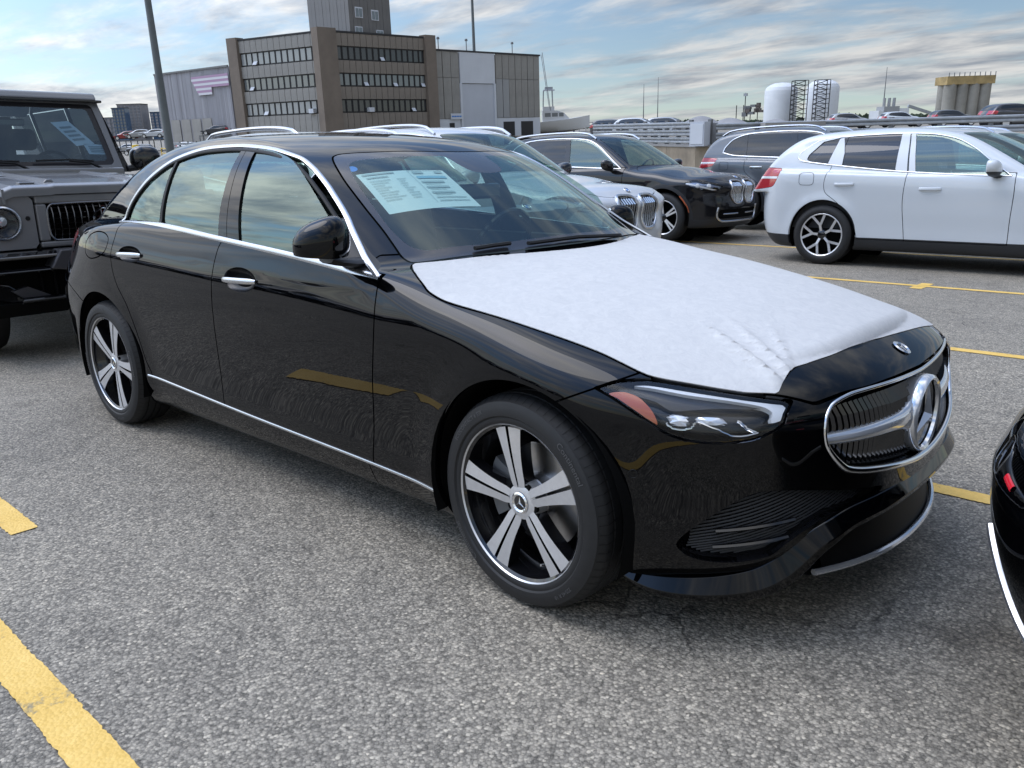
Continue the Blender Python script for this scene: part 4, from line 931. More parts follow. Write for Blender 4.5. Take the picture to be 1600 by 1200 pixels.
taper_tail(next_car)
next_car.location = (5.0, -.10, 0); tag(next_car, 'black car cut off by the right edge, only its rear corner in view', 'car')
# ---------------------------------------------------------------- sport utility cars (front axle at x=0, nose to +x)
def simple_wheel(R, rr, w, n, style, dark='gloss_black', face='alloy'):
    out = []; ty = MB(); h = w/2
    ty.lathe([(rr-.01, -h*.8), (rr+.01, -h*.96), (rr+(R-rr)*.45, -h), (R-.03, -h*.9), (R-.004, -h*.72), (R, -h*.5), (R, h*.5), (R-.03, h*.9), (rr, h*.9)], 48); out.append(('tyre', ty.mesh('tyre'), 'rubber', []))
    rim = MB(); rim.lathe([(rr-.014, -h*.86), (rr-.002, -h*.93), (rr+.004, -h*.90)], 48); out.append(('rim_lip', rim.mesh('rim_lip'), face, []))
    br = MB(); br.lathe([(rr-.012, -h*.86), (rr-.03, -h*.35), (rr-.035, h*.7)], 40); br.lathe([(0, -h*.05), (rr-.03, -h*.02)], 40); out.append(('rim_barrel', br.mesh('rim_barrel'), 'dark_void', []))
    sp = MB(); sd_ = MB()
    for k in range(n):
        a0 = math.pi/2+.2+k*2*math.pi/n
        if style == 'y': arms = [((0, .05), (0, rr*.5)), ((0, rr*.45), (.9*math.pi/n*.55, rr-.008)), ((0, rr*.45), (-.9*math.pi/n*.55, rr-.008))]
        elif style == 'pair': arms = [((.16, .06), (.13, rr-.008)), ((-.16, .06), (-.13, rr-.008))]
        else: arms = [((0, .05), (0, rr-.008))]
        for (d0, r0), (d1, r1) in arms:
            p0 = np.array((r0*math.cos(a0+d0), -h*.74, r0*math.sin(a0+d0))); p1 = np.array((r1*math.cos(a0+d1), -h*.86, r1*math.sin(a0+d1)))
            sp.bar(p0, p1, .030 if style != 'one' else .05, .006, up=(0, 1, 0)); sd_.bar(p0+[0, .02, 0], p1+[0, .02, 0], .026 if style != 'one' else .046, .032, up=(0, 1, 0))
    out.append(('spoke_face', sp.mesh('spoke_face'), face, [])); out.append(('spoke_side', sd_.mesh('spoke_side'), dark, []))
    hb = MB(); hb.lathe([(0, -h*.80), (.034, -h*.80), (.06, -h*.70), (.07, -h*.4)], 24); out.append(('hub', hb.mesh('hub'), dark, []))
    return out
def suv_shape(P):
    W = P['W']/2; H = P['H']; wb = P['WB']; xn = P['nose']; xt = wb+P['tail']; bz = P['belt']; hz = P['hood']
    sec = cs([.14, .22, .32, .46, .62, .78, .92, bz-.10, bz-.04, bz+.02, bz+.10], np.array([.86, .915, .945, .955, .972, .985, .990, .982, .966, .938, .88])*W)
    wid = cs([-xt-.1, -wb-.5, -wb, -wb/2, 0, .5, 1.], [.95, .985, 1.004, .985, 1.002, .985, .95])
    xf = cs([.12, .22, .32, .45, .6, .8, .92, hz-.06, hz+.02, hz+.12], np.array([-.16, -.07, -.02, 0, .005, 0, -.02, -.06, -.14, -.3])+xn)
    xr = cs([.15, .28, .42, .6, .8, 1.0, 1.2, 1.4], np.array([-.28, -.12, -.03, 0, .0, -.03, -.08, -.2])+xt)
    cw = P['cowl']
    zc = cs([-xt, -wb, -wb/2, cw[0]-.3, cw[0], cw[0]*.4, .2, .5, xn-.16, xn], [bz+.14, bz+.14, bz+.10, cw[1]+.03, cw[1]-.01, cw[1]-.035, cw[1]-.11, hz+.05, hz-.01, hz-.12])
    zr = cs(*zip(*P['roof']))
    gs = cs([bz-.08, bz, bz+.12, bz+.26, H-.16, H-.07, H], np.array([.945, .925, .895, .845, .775, .72, .60])*W)
    gw = cs([-xt, -wb-.3, -wb*.6, -.6, 0], [P.get('rearw', .90), .95, .995, .98, .93])
    lift = P.get('lift', .05)
    def lower(x, y, z):
        ay = np.abs(y); w = sec(z-lift*np.clip(-x-.6, 0, 2.6)*sstep(.2, 1.0, z))*wid(x)
        for cx in (0, -wb): w = w+P.get('flare', .016)*bump(np.sqrt((x-cx)**2+(z-P['R'])**2), P['R']+.05, .09)
        uf = np.maximum(x-.0, 0)/(xf(z)); ur = np.maximum(-x-(xt-.75), 0)/(xr(z)-(xt-.75))
        q = (uf**3.2+ur**3.2+(ay/w)**2.7+1e-9)**(1/2.7); top = (z-(zc(x)-P.get('crown', .11)*ay**2.2))*.95
        f = smax((q-1)*W, top, .03+.06*sstep(cw[0]-.4, cw[0]+.2, x)); return smax(f, P.get('clear', .2)-z, .05)
    def house(x, y, z):
        ay = np.abs(y); g = (ay-gs(z-lift*.5*np.clip(-x-.6, 0, 2.6)*sstep(H-.1, bz, z))*gw(x))*.92
        a = .30-.42*sstep(-wb*.55, -wb-.2, x)
        roof = (z-zr(-(x+a*y*y))+.06*y*y)*.86
        return smax(smax(g, roof, .07), bz-.2-z, .02)
    return (lambda x, y, z: smin(lower(x, y, z), house(x, y, z), .03)), lower, xt
def make_suv(P, label, loc, group=None, scale=1.0):
    f, lower, xt = suv_shape(P); M = MAT; paint = M[P['paint']]; h = P.get('res', .026); wb = P['WB']; R = P['R']; W = P['W']/2
    root = thing(P.get('name', 'suv_car'), label, 'car', loc, 0, group); root.scale = (scale,)*3
    S = surface(f, (-xt-.12, -W-.1, .12), (P['nose']+.1, .04, P['H']+.06), h); S, _ = clip(S, lambda V: V[:, 1])
    ar = R+.055
    arch = lambda V: np.where(V[:, 1] < -.5, np.maximum(ar-np.hypot(V[:, 0], V[:, 2]-R-.01), ar-np.hypot(V[:, 0]+wb, V[:, 2]-R-.01)), -1)
    S, _ = clip(S, arch)
    g = P.get('gap', .008)
    dlo = smooth_outline(P['dlo'], 6)
    SIDE, S = clip(S, lambda V: np.where((V[:, 2] > P['belt']-.15) & (V[:, 1] < -.4), poly_sd(dlo, V[:, 0], V[:, 2]), .08))
    top, cw = P['roof'], P['cowl']
    hx, hw = P['header']
    ws = smooth_outline([(cw[0]-.01, -.2, 1), (cw[0]-.01, 0), (cw[0]-.06, .3), (cw[0]-.18, .62*W/.95), (cw[0]-.27, .735*W/.95), (cw[0]-.36, .735*W/.95), (hx-.12, hw+.03), (hx-.15, hw-.02), (hx-.07, .35), (hx, 0), (hx, -.2, 1)], 5)
    WS, S = gap_cut(S, lambda V: np.where((V[:, 2] > P['belt']-.05) & (V[:, 0] > hx-.4), poly_sd(ws, V[:, 0], np.abs(V[:, 1])), .08), g)
    surf_obj('windscreen', WS.both(), M['glass_front'], root)
    rgz0, rgz1, rgw = P['rear_glass']
    RG, S = gap_cut(S, lambda V: np.where(V[:, 0] < -wb-.2, np.maximum(np.maximum(rgz0-V[:, 2], V[:, 2]-rgz1), np.abs(V[:, 1])-rgw-.0*(V[:, 2])), .08), g)
    surf_obj('rear_window', RG.both(), M['glass_dark'], root)
    hood = smooth_outline([(cw[0]+.02, -.2, 1), (cw[0]+.02, 0), (cw[0]-.05, .35), (cw[0]-.17, .66*W/.95), (cw[0]-.05, .80*W/.95), (.1, .80*W/.95), (.4, .74*W/.95), (.62, .62*W/.95), (P['nose']-.12, .46), (P['nose']-.07, .2), (P['nose']-.06, 0), (P['nose']-.06, -.2, 1)], 5)
    HOOD, S = gap_cut(S, lambda V: np.where(V[:, 2] > P['hood']-.12, poly_sd(hood, V[:, 0], np.abs(V[:, 1])), .08), g)
    surf_obj('hood', skirt(HOOD.both(), .015), paint, root)
    # doors
    lim = lambda V: V[:, 1] < -.6
    for nm, Q in P['doors']:
        q = smooth_outline(Q, 4); D, S = gap_cut(S, lambda V: np.where(lim(V), poly_sd(q, V[:, 0], V[:, 2]), .08), g)
        lo, D = clip(D, lambda V: V[:, 2]-P['clad'])
        for s in (D, D.mirror()): surf_obj(nm, skirt(s, .015), paint, root)
        if len(lo.F): surf_obj('lower_trim', lo.both(), M[P.get('cladmat', 'black_plastic')], root)
    # cladding along the bottom and round the arches
    am = lambda V: np.minimum(np.hypot(V[:, 0], V[:, 2]-R-.01), np.hypot(V[:, 0]+wb, V[:, 2]-R-.01))-(ar+P.get('archw', .0))
    cl = lambda V: np.minimum(V[:, 2]-P['clad'], np.where(lim(V), am(V), 1))
    CL, S = clip(S, cl); surf_obj('cladding', skirt(CL.both(), .012), M[P.get('cladmat', 'black_plastic')], root)
    # lamps
    hq = smooth_outline(P['headlight'], 5)
    HL, S = gap_cut(S, lambda V: np.where((V[:, 0] > -.5) & (np.abs(V[:, 1]) > .35), poly_sd(hq, V[:, 0]*.64-np.abs(V[:, 1])*.77, V[:, 2]), .08), .005)
    for s in (HL, HL.mirror()):
        o = surf_obj('headlight', s, M['glass_lamp'], root); surf_obj('lamp_housing', s.offset(-.03), M['lamp_suv'], o); dr_, _ = clip(s.offset(-.012), lambda V: np.abs(V[:, 2]-hq[:, 1].mean()-.25*(V[:, 0]*.64-np.abs(V[:, 1])*.77-hq[:, 0].mean())*-1+.03)-.012); surf_obj('light_bar', dr_, M['white_lens'], o)
        c = s.V.mean(0)
    if len(HL.F):
        for my in (1, -1):
            for fx_ in (.3, .62):
                u0 = hq[:, 0].min()+fx_*(hq[:, 0].max()-hq[:, 0].min()); i = np.argmin(np.abs(HL.V[:, 0]*.64+HL.V[:, 1]*.77-u0)+.6*np.abs(HL.V[:, 2]-hq[:, 1].mean())); c = HL.V[i]-HL.N[i]*.012
                mb = MB(); mb.lathe([(0, .012), (.026, .008), (.036, -.01), (.038, -.03)], 14, axis='z', M=Matrix.Translation(Vector(c)*1.0) @ Vector(HL.N[i]).to_track_quat('Z', 'Y').to_matrix().to_4x4()) if my == 1 else mb.lathe([(0, .012), (.026, .008), (.036, -.01), (.038, -.03)], 14, axis='z', M=Matrix.Translation(Vector(c*MIR)) @ Vector(HL.N[i]*MIR).to_track_quat('Z', 'Y').to_matrix().to_4x4())
                mb.build('lamp_unit', M['white_lens'], root)
    tq = smooth_outline(P['taillight'], 5)
    TL, S = gap_cut(S, lambda V: np.where(V[:, 0] < -wb-.3, np.maximum(poly_sd(tq, V[:, 0], V[:, 2]), .3-np.abs(V[:, 1])), .08), .005)
    for s in (TL, TL.mirror()):
        o = surf_obj('tail_light', skirt(s, .02), M['red_lens'], root)
        zc_ = tq[:, 1].mean(); q, _ = clip(s.offset(.002), lambda V: np.abs(V[:, 2]-zc_-.0)-.014)
        if len(q.F): surf_obj('light_stripe', q, M['white_lens'], o)
    if 'kidney' in P:
        kz0, kz1, ky0, ky1 = P['kidney']
        kq = smooth_outline([(ky0, kz0+.06), (ky0, kz1-.04), (ky0+.05, kz1), (ky1-.06, kz1), (ky1, kz1-.06), (ky1-.01, kz0+.10), (ky1-.10, kz0), (ky0+.05, kz0)], 5)
        KD, S = clip(S, lambda V: np.where(V[:, 0] > .3, poly_sd(kq, np.abs(V[:, 1]), V[:, 2]), .08))
        for my in (1, -1):
            s = KD if my == 1 else KD.mirror(); k = surf_obj('kidney_grille', s.offset(-.05), M['dark_void'], root)
            p, nn = front_pt(f, kq[:, 0]*-my, kq[:, 1], .004, P['nose']+.1, .2); mb = MB(); mb.tube(p, .019, 8, closed=True, flat=(1, 1.2)); mb.build('grille_frame', M['satin'], k)
            for yb in np.linspace(ky0+.03, ky1-.035, 7):
                zz = np.linspace(kz0+.012+.05*max(0, (yb-ky1+.09)/.09), kz1-.015, 6); p, nn = front_pt(f, 0*zz-my*yb, zz, -.012, P['nose']+.1, .2); mb = MB(); mb.tube(p, .0085, 5, flat=(1, 1.6)); mb.build('grille_bar', M['satin'], k)
    # lower front opening with bright frame
    lf = P.get('lower_frame')
    if lf:
        z0, z1, yw = lf
        LQ = smooth_outline([(-.3, z1, 1), (yw-.05, z1), (yw, z1-.06), (yw-.02, z0+.03), (yw-.12, z0), (-.3, z0, 1)], 4)
        LF, S = clip(S, lambda V: np.where(V[:, 0] > .3, poly_sd(LQ, np.abs(V[:, 1]), V[:, 2]), .08)); surf_obj('lower_intake', LF.both().offset(-.06), M['dark_void'], root)
        pa = [(yw+.0, z1+.04), (yw+.012, z1-.04), (yw-.005, z0+.05), (yw-.09, z0-.005), (yw-.3, z0-.012), (0, z0-.012)]; q = smooth_outline(pa, 6, closed=False); q = np.vstack([q, q[::-1][1:]*(-1, 1)])
        p, nn = front_pt(f, q[:, 0], q[:, 1], .006, P['nose']+.1, .1); mb = MB(); mb.tube(p, .018, 8); mb.build('bumper_frame', M['satin'], root)
        for z_ in (z0+.10, ):
            for sgn in (-1, 1):
                yy = np.linspace(.12, yw-.12, 6)*sgn; p, nn = front_pt(f, yy, 0*yy+z_, -.02, P['nose']+.1, .1); mb = MB(); mb.tube(p, .012, 6); mb.build('intake_bar', M['satin'], root)
    surf_obj('body_shell', skirt(S.both(), .016, keep=lambda q: np.abs(q[:, 1]) > .006), paint, root)
    inner = surface(lambda x, y, z: lower(x, y, z)+.03, (-xt-.05, -W, .12), (P['nose']+.05, .05, P['belt']+.05), .07); inner, _ = clip(inner, lambda V: V[:, 1]); inner, _ = clip(inner, arch)
    inner, _ = clip(inner, lambda V: np.where((V[:, 0] < cw[0]) & (V[:, 0] > -xt+.3), V[:, 2]-P['belt']+.06, -1)); surf_obj('inner_shell', inner.both(), M['dark_void'], root)
    # side glass split at the pillars
    rest = SIDE; zt, zb = P['H']-.12, P['belt']
    for i, (xb, xt_, wdt, mt) in enumerate(P['pillars']):
        ln = lambda V, o=0: V[:, 0]-(xb+(V[:, 2]-zb)*(xt_-xb)/(zt-zb))+o
        front, rest2 = clip(rest, lambda V: -ln(V, -wdt/2)); pil, rest = clip(rest2, lambda V: -ln(V, wdt/2))
        if len(front.F):
            for s in (front.offset(-.004), front.offset(-.004).mirror()): surf_obj('side_window', s, M[P['glass'][i]], root)
        if len(pil.F):
            for s in (pil, pil.mirror()): surf_obj('pillar_cover', skirt(s.offset(.002), .012), M[mt], root)
    for s in (rest.offset(-.004), rest.offset(-.004).mirror()): surf_obj('side_window', s, M[P['glass'][-1]], root)
    op = np.vstack([dlo, dlo[:1]]); pd, nd = side_pt(f, op[:, 0], op[:, 1], .002, y0=-W-.15)
    for my in (1, -1):
        mb = MB(); strip(mb, pd*(1, my, 1), nd*(1, my, 1), P.get('trimw', .022), .005, both=False); mb.build('window_trim', M[P['trim']], root, fix=True)
    for q in P.get('film', []):                                   # white transit film on the pillars
        fq = np.array(q); FS, _ = clip(SIDE.join(S), lambda V: np.where(lim(V) | True, poly_sd(fq, V[:, 0], V[:, 2], .3), .3)); FS, _ = clip(FS, lambda V: V[:, 1]+.4)
        if len(FS.F): surf_obj('pillar_film', FS.offset(.006), M['paper'], root)
    # handles, mirrors, rails
    for hx_, hz_ in P['handles']:
        for my in (1, -1):
            t = np.linspace(-1, 1, 9); p, nn = side_pt(f, hx_+.115*t, hz_+0*t, .0, y0=-W-.15); p = (p+nn*(.003+.02*(1-t[:, None]**4)))*(1, my, 1); mb = MB(); mb.tube(p, .014, 8, flat=(.7, 1.2)); mb.build('door_handle', M[P.get('handle', P['paint'])], root)
            a = np.linspace(0, 2*math.pi, 21); G = []
            for k, d in ((1, .002), (.7, -.01), (.1, -.016)):
                p, nn = side_pt(f, hx_+.02+.10*k*np.cos(a), hz_-.012+.026*k*np.sin(a), d, y0=-W-.15); G.append(p*(1, my, 1))
            mb = MB(); mb.grid(G, flip=my < 0); mb.build('handle_cup', paint, root, fix=False)
    mx, mz = P['mirror']
    mirf = lambda x, y, z: smax(((np.abs((x-mx)/.085)**2.4+np.abs((y+W+.08)/.135)**2.6+np.abs((z-mz-.02*(y+W+.08)/-.1)/.085)**2.4+1e-9)**(1/2.5)-1)*.08, -(x-mx+.05), .02)
    ms = surface(mirf, (mx-.15, -W-.26, mz-.13), (mx+.13, -W+.1, mz+.14), .016)
    up, lo = clip(ms, lambda V: (mz-.035)-V[:, 2])
    for my in (1, -1):
        k = (lambda s: s) if my == 1 else (lambda s: s.mirror())
        o = surf_obj('mirror', k(up), M[P.get('mirrormat', P['paint'])], root); surf_obj('mirror_shell', k(lo), M['black_plastic'], o)
        mb = MB(); mb.tube(np.array([(mx+.03, -W+.11, mz-.10), (mx+.02, -W+.02, mz-.085), (mx, -W-.05, mz-.06)])*(1, my, 1), .03, 8, flat=(1.6, .7)); mb.build('mirror_arm', M['black_plastic'], o)
    if P.get('rails'):
        x0, x1, yr = P['rail_pos']
        for my in (1, -1):
            xs = np.linspace(x0, x1, 30); ps, nn = top_pt(f, xs, 0*xs-yr, 0, P['H']+.1, .8); t = np.linspace(0, 1, 30); ps[:, 2] += .008+.042*np.minimum(1, np.minimum(t, 1-t)*14); ps = ps*(1, my, 1)
            mb = MB(); mb.tube(ps, .019, 8, flat=(1, 1)); mb.build('roof_rail', M[P['rails']], root)
    if 'arch_reflector' in P:
        q = np.array(P['arch_reflector']); p, nn = side_pt(f, q[:, 0], q[:, 1], .004, y0=-W-.15)
        for my in (1, -1): mb = MB(); strip(mb, p*(1, my, 1), nn*(1, my, 1), .022, .004, both=False); mb.build('side_marker', M['orange'], root)
    if 'fuel' in P:
        fx0, fz0 = P['fuel']; a = np.linspace(0, 2*math.pi, 29)[:-1]; p, nn = side_pt(f, fx0+.095*np.sign(np.cos(a))*np.abs(np.cos(a))**.45, fz0+.075*np.sign(np.sin(a))*np.abs(np.sin(a))**.45, .0005, y0=-W-.15)
        mb = MB(); mb.tube(p, .0028, 5, closed=True); mb.build('fuel_flap_gap', M['rubber_seal'], root)
    # wheel housings and wheels
    for cx in (0, -wb):
        for sy in (-1, 1):
            mb = MB(); mb.grid([[(cx+(ar+.005)*math.cos(a), sy*y, R+.01+(ar+.005)*math.sin(a)) for y in (W-.035, W-.1, .5)] for a in np.linspace(-.3, math.pi+.3, 20)]); mb.add([(cx+(ar+.02)*math.cos(a), sy*.5, R+(ar+.02)*math.sin(a)) for a in np.linspace(0, 2*math.pi, 20, endpoint=False)], [tuple(range(20))]); mb.build('wheel_housing', M['dark_void'], root, fix=False)
    wl = simple_wheel(*P['wheel'])
    yw = W-.145
    for cx in (0, -wb):
        place_wheel(root, wl, (cx, -yw, R)); place_wheel(root, wl, (cx, yw, R), flip=True)
    # cabin
    mb = MB(); mb.grid([[(x, y, z) for x, z in ((cw[0]-.05, P['belt']-.03), (cw[0]-.45, P['belt']+.0), (cw[0]-.6, P['belt']-.06), (cw[0]-.62, .7))] for y in np.linspace(-W+.18, W-.18, 5)]); mb.build('dashboard', M['seat'], root, fix=False)
    mb = MB(); mb.box(-xt+.35, cw[0]-.1, -W+.15, W-.15, .42, .46); mb.build('cabin_floor', M['dark_void'], root)
    for sy in (-1, 1): mb = MB(); mb.box(-xt+.4, cw[0]-.3, sy*(W-.17), sy*(W-.13), .45, P['belt']-.02); mb.build('door_lining', M['seat'], root)
    for (sx, ys) in ((cw[0]-1.5, (-.4, .4)), (cw[0]-2.4, (-.45, .45))):
        for y in ys:
            mb = MB(); mb.box(-.08, .08, -.25, .25, 0, .66, Matrix.Translation((sx, y, .72)) @ Matrix.Rotation(-.25, 4, 'Y')); mb.box(-.05, .05, -.13, .13, 0, .18, Matrix.Translation((sx-.185, y, 1.38)) @ Matrix.Rotation(-.1, 4, 'Y')); o = mb.build('seat', M['seat'], root); bevel(o, .05, 2)
    mb = MB(); R_ = Matrix.Translation((cw[0]-.72, .40, P['belt']+.0)) @ Matrix.Rotation(math.radians(-65), 4, 'Y'); mb.tube([R_ @ Vector((.185*math.cos(t), .185*math.sin(t), 0)) for t in np.linspace(0, 2*math.pi, 24, endpoint=False)], .016, 6, closed=True); mb.tube([R_ @ Vector((0, -.17, 0)), R_ @ Vector((0, 0, -.02)), R_ @ Vector((0, .17, 0))], .022, 6); mb.build('steering_wheel', M['gloss_black'], root)
    # hood roundel
    if P.get('roundel'):
        p, n_ = top_pt(f, [P['nose']-.16], [0], .003); a1 = np.cross(n_[0], (0, 1, 0)); a1 /= np.linalg.norm(a1); a2 = np.cross(n_[0], a1); c = p[0]
        mb = MB(); mb.add([tuple(c+.041*(math.cos(t)*a1+math.sin(t)*a2)) for t in np.linspace(0, 2*math.pi, 24, endpoint=False)], [tuple(range(24))]); o = mb.build('hood_badge', M['gloss_black'], root)
        mb = MB(); mb.tube([c+.040*(math.cos(t)*a1+math.sin(t)*a2) for t in np.linspace(0, 2*math.pi, 24, endpoint=False)], .003, 5, closed=True); mb.build('badge_ring', M['chrome'], o)
        for k in range(4):
            mb = MB(); mb.add([tuple(c+n_[0]*.002)]+[tuple(c+n_[0]*.002+.026*(math.cos(t)*a1+math.sin(t)*a2)) for t in np.linspace(k*math.pi/2, (k+1)*math.pi/2, 7)], [tuple(range(8))]); mb.build('badge_quarter', M['ink_blue' if k % 2 else 'paper'], o)
    return root
def suv_params(kind, **kw):
    if kind == 'large':
        P = dict(W=2.0, H=1.755, WB=2.975, nose=.88, tail=1.06, belt=1.12, hood=1.0, cowl=(-.50, 1.185), R=.385, clear=.22, lift=.03,
                 roof=[(-.6, .58), (0, .88), (.5, 1.185), (.95, 1.44), (1.3, 1.615), (1.55, 1.69), (2.0, 1.74), (2.5, 1.745), (3.0, 1.725), (3.5, 1.66), (3.75, 1.56), (3.95, 1.30), (4.05, 1.05), (4.3, .6)],
                 header=(-1.36, .60), rear_glass=(1.24, 1.58, .62), clad=.36, flare=.02, archw=.055,
                 dlo=[(-.86, 1.14, 1), (-1.12, 1.32), (-1.38, 1.50), (-1.62, 1.61), (-2.0, 1.655), (-2.5, 1.66), (-3.0, 1.63), (-3.28, 1.54), (-3.42, 1.40), (-3.45, 1.30, 1), (-3.2, 1.245), (-2.4, 1.20), (-1.6, 1.165)],
                 pillars=[(-1.98, -2.08, .11, 'gloss_black'), (-2.95, -3.02, .05, 'gloss_black')], glass=['glass_side', 'glass_dark', 'glass_dark'], trim='satin',
                 doors=[('front_door', [(-.78, 1.16, 1), (-.80, .9), (-.84, .6), (-.86, .37, 1), (-1.94, .37, 1), (-1.97, .8), (-1.93, 1.19, 1)]), ('rear_door', [(-1.93, 1.19, 1), (-1.97, .8), (-1.94, .37, 1), (-2.45, .37, 1), (-2.6, .72), (-2.9, .95), (-2.92, 1.24, 1)])],
                 headlight=[(-.50, .915), (-.36, .955), (-.15, .93), (.05, .87), (.085, .845), (.05, .805), (-.10, .795), (-.28, .805), (-.42, .86)], taillight=[(-3.55, 1.20), (-3.62, 1.06), (-4.2, 1.03), (-4.2, 1.20)],
                 handles=[(-1.72, 1.0), (-2.68, 1.03)], mirror=(-1.02, 1.20), rails='satin', rail_pos=(-1.55, -3.55, .66), wheel=(.385, .268, .275, 5, 'pair'), roundel=True,
                 kidney=(.60, .93, .045, .365), lower_frame=(.33, .50, .62), arch_reflector=[(.30, .72), (.36, .65), (.415, .56), (.44, .47)], mirrormat='gloss_black')
    elif kind == 'mid':
        P = dict(W=1.92, H=1.665, WB=2.865, nose=.86, tail=1.03, belt=1.09, hood=.98, cowl=(-.46, 1.15), R=.372, clear=.2, lift=.055,
                 roof=[(-.6, .56), (0, .86), (.46, 1.15), (.9, 1.39), (1.25, 1.55), (1.5, 1.61), (1.9, 1.65), (2.3, 1.66), (2.8, 1.645), (3.2, 1.61), (3.42, 1.54), (3.62, 1.40), (3.80, 1.20), (3.92, 1.02), (4.2, .6)],
                 header=(-1.30, .58), rear_glass=(1.20, 1.48, .60), clad=.36, flare=.018, archw=.0,
                 dlo=[(-.84, 1.085, 1), (-1.05, 1.235), (-1.23, 1.375), (-1.44, 1.49), (-1.68, 1.55), (-1.94, 1.572), (-2.29, 1.575), (-2.71, 1.56), (-3.03, 1.53), (-3.24, 1.40), (-3.29, 1.32), (-3.22, 1.275), (-2.85, 1.225), (-2.07, 1.145), (-1.28, 1.10)],
                 pillars=[(-1.90, -1.96, .10, 'gloss_black'), (-2.82, -2.73, .06, 'gloss_black')], glass=['glass_side', 'glass_dark', 'glass_dark'], trim='satin',
                 doors=[('front_door', [(-.80, 1.12, 1), (-.79, .9), (-.80, .6), (-.80, .34, 1), (-1.88, .34, 1), (-1.93, .8), (-1.91, 1.15, 1)]), ('rear_door', [(-1.91, 1.15, 1), (-1.93, .8), (-1.88, .34, 1), (-2.42, .34, 1), (-2.50, .60), (-2.72, .80), (-2.85, .90), (-2.87, 1.02), (-2.82, 1.24, 1)])],
                 headlight=[(-.50, .88), (-.36, .925), (-.15, .91), (.03, .86), (.05, .83), (-.10, .79), (-.28, .80), (-.42, .84)], taillight=[(-3.50, 1.19), (-3.49, 1.12), (-3.60, .96), (-4.2, .93), (-4.2, 1.19)],
                 handles=[(-1.64, .945), (-2.62, .995)], mirror=(-1.0, 1.17), wheel=(.372, .265, .25, 5, 'y'), fuel=(-3.1, 1.06), roundel=True, rearw=.86,
                 kidney=(.60, .88, .035, .36), lower_frame=None, rails=None, rail_pos=(-1.5, -3.2, .60))
    P.update(kw); return P
FILMQ = [[(-1.83, 1.125), (-1.915, 1.56), (-1.965, 1.56), (-1.905, 1.13)], [(-1.925, 1.13), (-1.98, 1.565), (-2.07, 1.565), (-2.06, 1.145)], [(-2.70, 1.215), (-2.70, 1.36), (-2.75, 1.55), (-2.67, 1.56), (-2.70, 1.555), (-2.80, 1.535), (-2.88, 1.24)], [(-3.27, 1.27), (-3.29, 1.33), (-3.2, 1.43), (-3.02, 1.54), (-2.8, 1.56), (-2.8, 1.545), (-3.0, 1.505), (-3.15, 1.35), (-3.17, 1.29), (-3.1, 1.262)]]
make_suv(suv_params('mid', paint='paint_white', film=FILMQ, mirrormat='paint_white', trimw=.018, res=.022), 'white SUV seen from the side with white film strips on its window pillars', (.245, 8.73, 0))
make_suv(suv_params('large', paint='paint_black_b', cladmat='black_plastic', res=.024), 'black SUV with chrome kidney grille behind the white SUVs', (-5.82, 10.2, .02), scale=1.03)
make_suv(suv_params('large', paint='paint_white_b', lower_frame=None, res=.026), 'white SUV with chrome kidney grille just beyond the black sedan windscreen', (-4.43, 5.05, 0), scale=1.02)
make_suv(suv_params('mid', paint='paint_silver', rails='satin', res=.03), 'silver grey SUV with roof rails parked alongside the black sedan', (-3.62, 2.5, 0))
pg = suv_params('large', paint='paint_bluegrey', res=.03, roundel=False, handle='chrome', glass=['glass_dark', 'glass_dark', 'glass_dark'], fuel=(-3.35, 1.06), lower_frame=None); pg.pop('kidney'); pg.pop('arch_reflector')
make_suv(pg, 'blue grey SUV with red tail light and chrome window trim, behind the black SUV', (-2.95, 13.05, .14))
make_suv(suv_params('mid', paint='paint_white', rails='satin', res=.035), 'white SUV with roof rails mostly hidden behind the white side-on SUV', (-.1, 11.9, .05))
# ---------------------------------------------------------------- level frame of the surroundings (the car lot drains away from it by about 2 degrees)
LP, LR, LH = math.radians(-17.5), math.radians(-1.8), 2.36
def _axes(p, r_):
    f = np.array([math.cos(YAW)*math.cos(p), math.sin(YAW)*math.cos(p), math.sin(p)]); r = np.array([math.sin(YAW), -math.cos(YAW), 0.]); u = np.cross(r, f)
    return np.stack([math.cos(r_)*r+math.sin(r_)*u, -math.sin(r_)*r+math.cos(r_)*u, f], 1)
AW, AL = _axes(PIT, ROL), _axes(LP, LR); RLW = AW @ AL.T                       # level -> world rotation
LV = Matrix.Translation(Vector(CAM)) @ Matrix([list(r) for r in RLW]).to_4x4() @ Matrix.Translation((0, 0, -LH))
FWD = np.array([math.cos(YAW), math.sin(YAW), 0]); RGT = np.array([math.sin(YAW), -math.cos(YAW), 0])
def lvl(px, py, depth):
    """level-frame point seen at a photo pixel, at a given depth along the viewing azimuth"""
    d = AL @ np.array([(px-800)/FPX, -(py-600)/FPX, 1.0]); d = d*depth/(d@FWD); return d+np.array([0, 0, LH])
def lvg(px, depth):
    """the same on the level ground"""
    p = lvl(px, 205-(px-800)*.031, depth); p[2] = 0; return p
def place(o, p, rz=0.):
    o.matrix_world = LV @ Matrix.Translation(Vector(p)) @ Matrix.Rotation(rz, 4, 'Z'); return o
NL = RLW @ np.array([0, 0, 1.]); P0 = CAM-NL*LH
def level_z(x, y): return P0[2]-((x-P0[0])*NL[0]+(y-P0[1])*NL[1])/NL[2]
def ground_z(x, y):
    a = np.zeros(np.shape(x)); return smax(a, level_z(np.asarray(x, float), np.asarray(y, float)), .5)
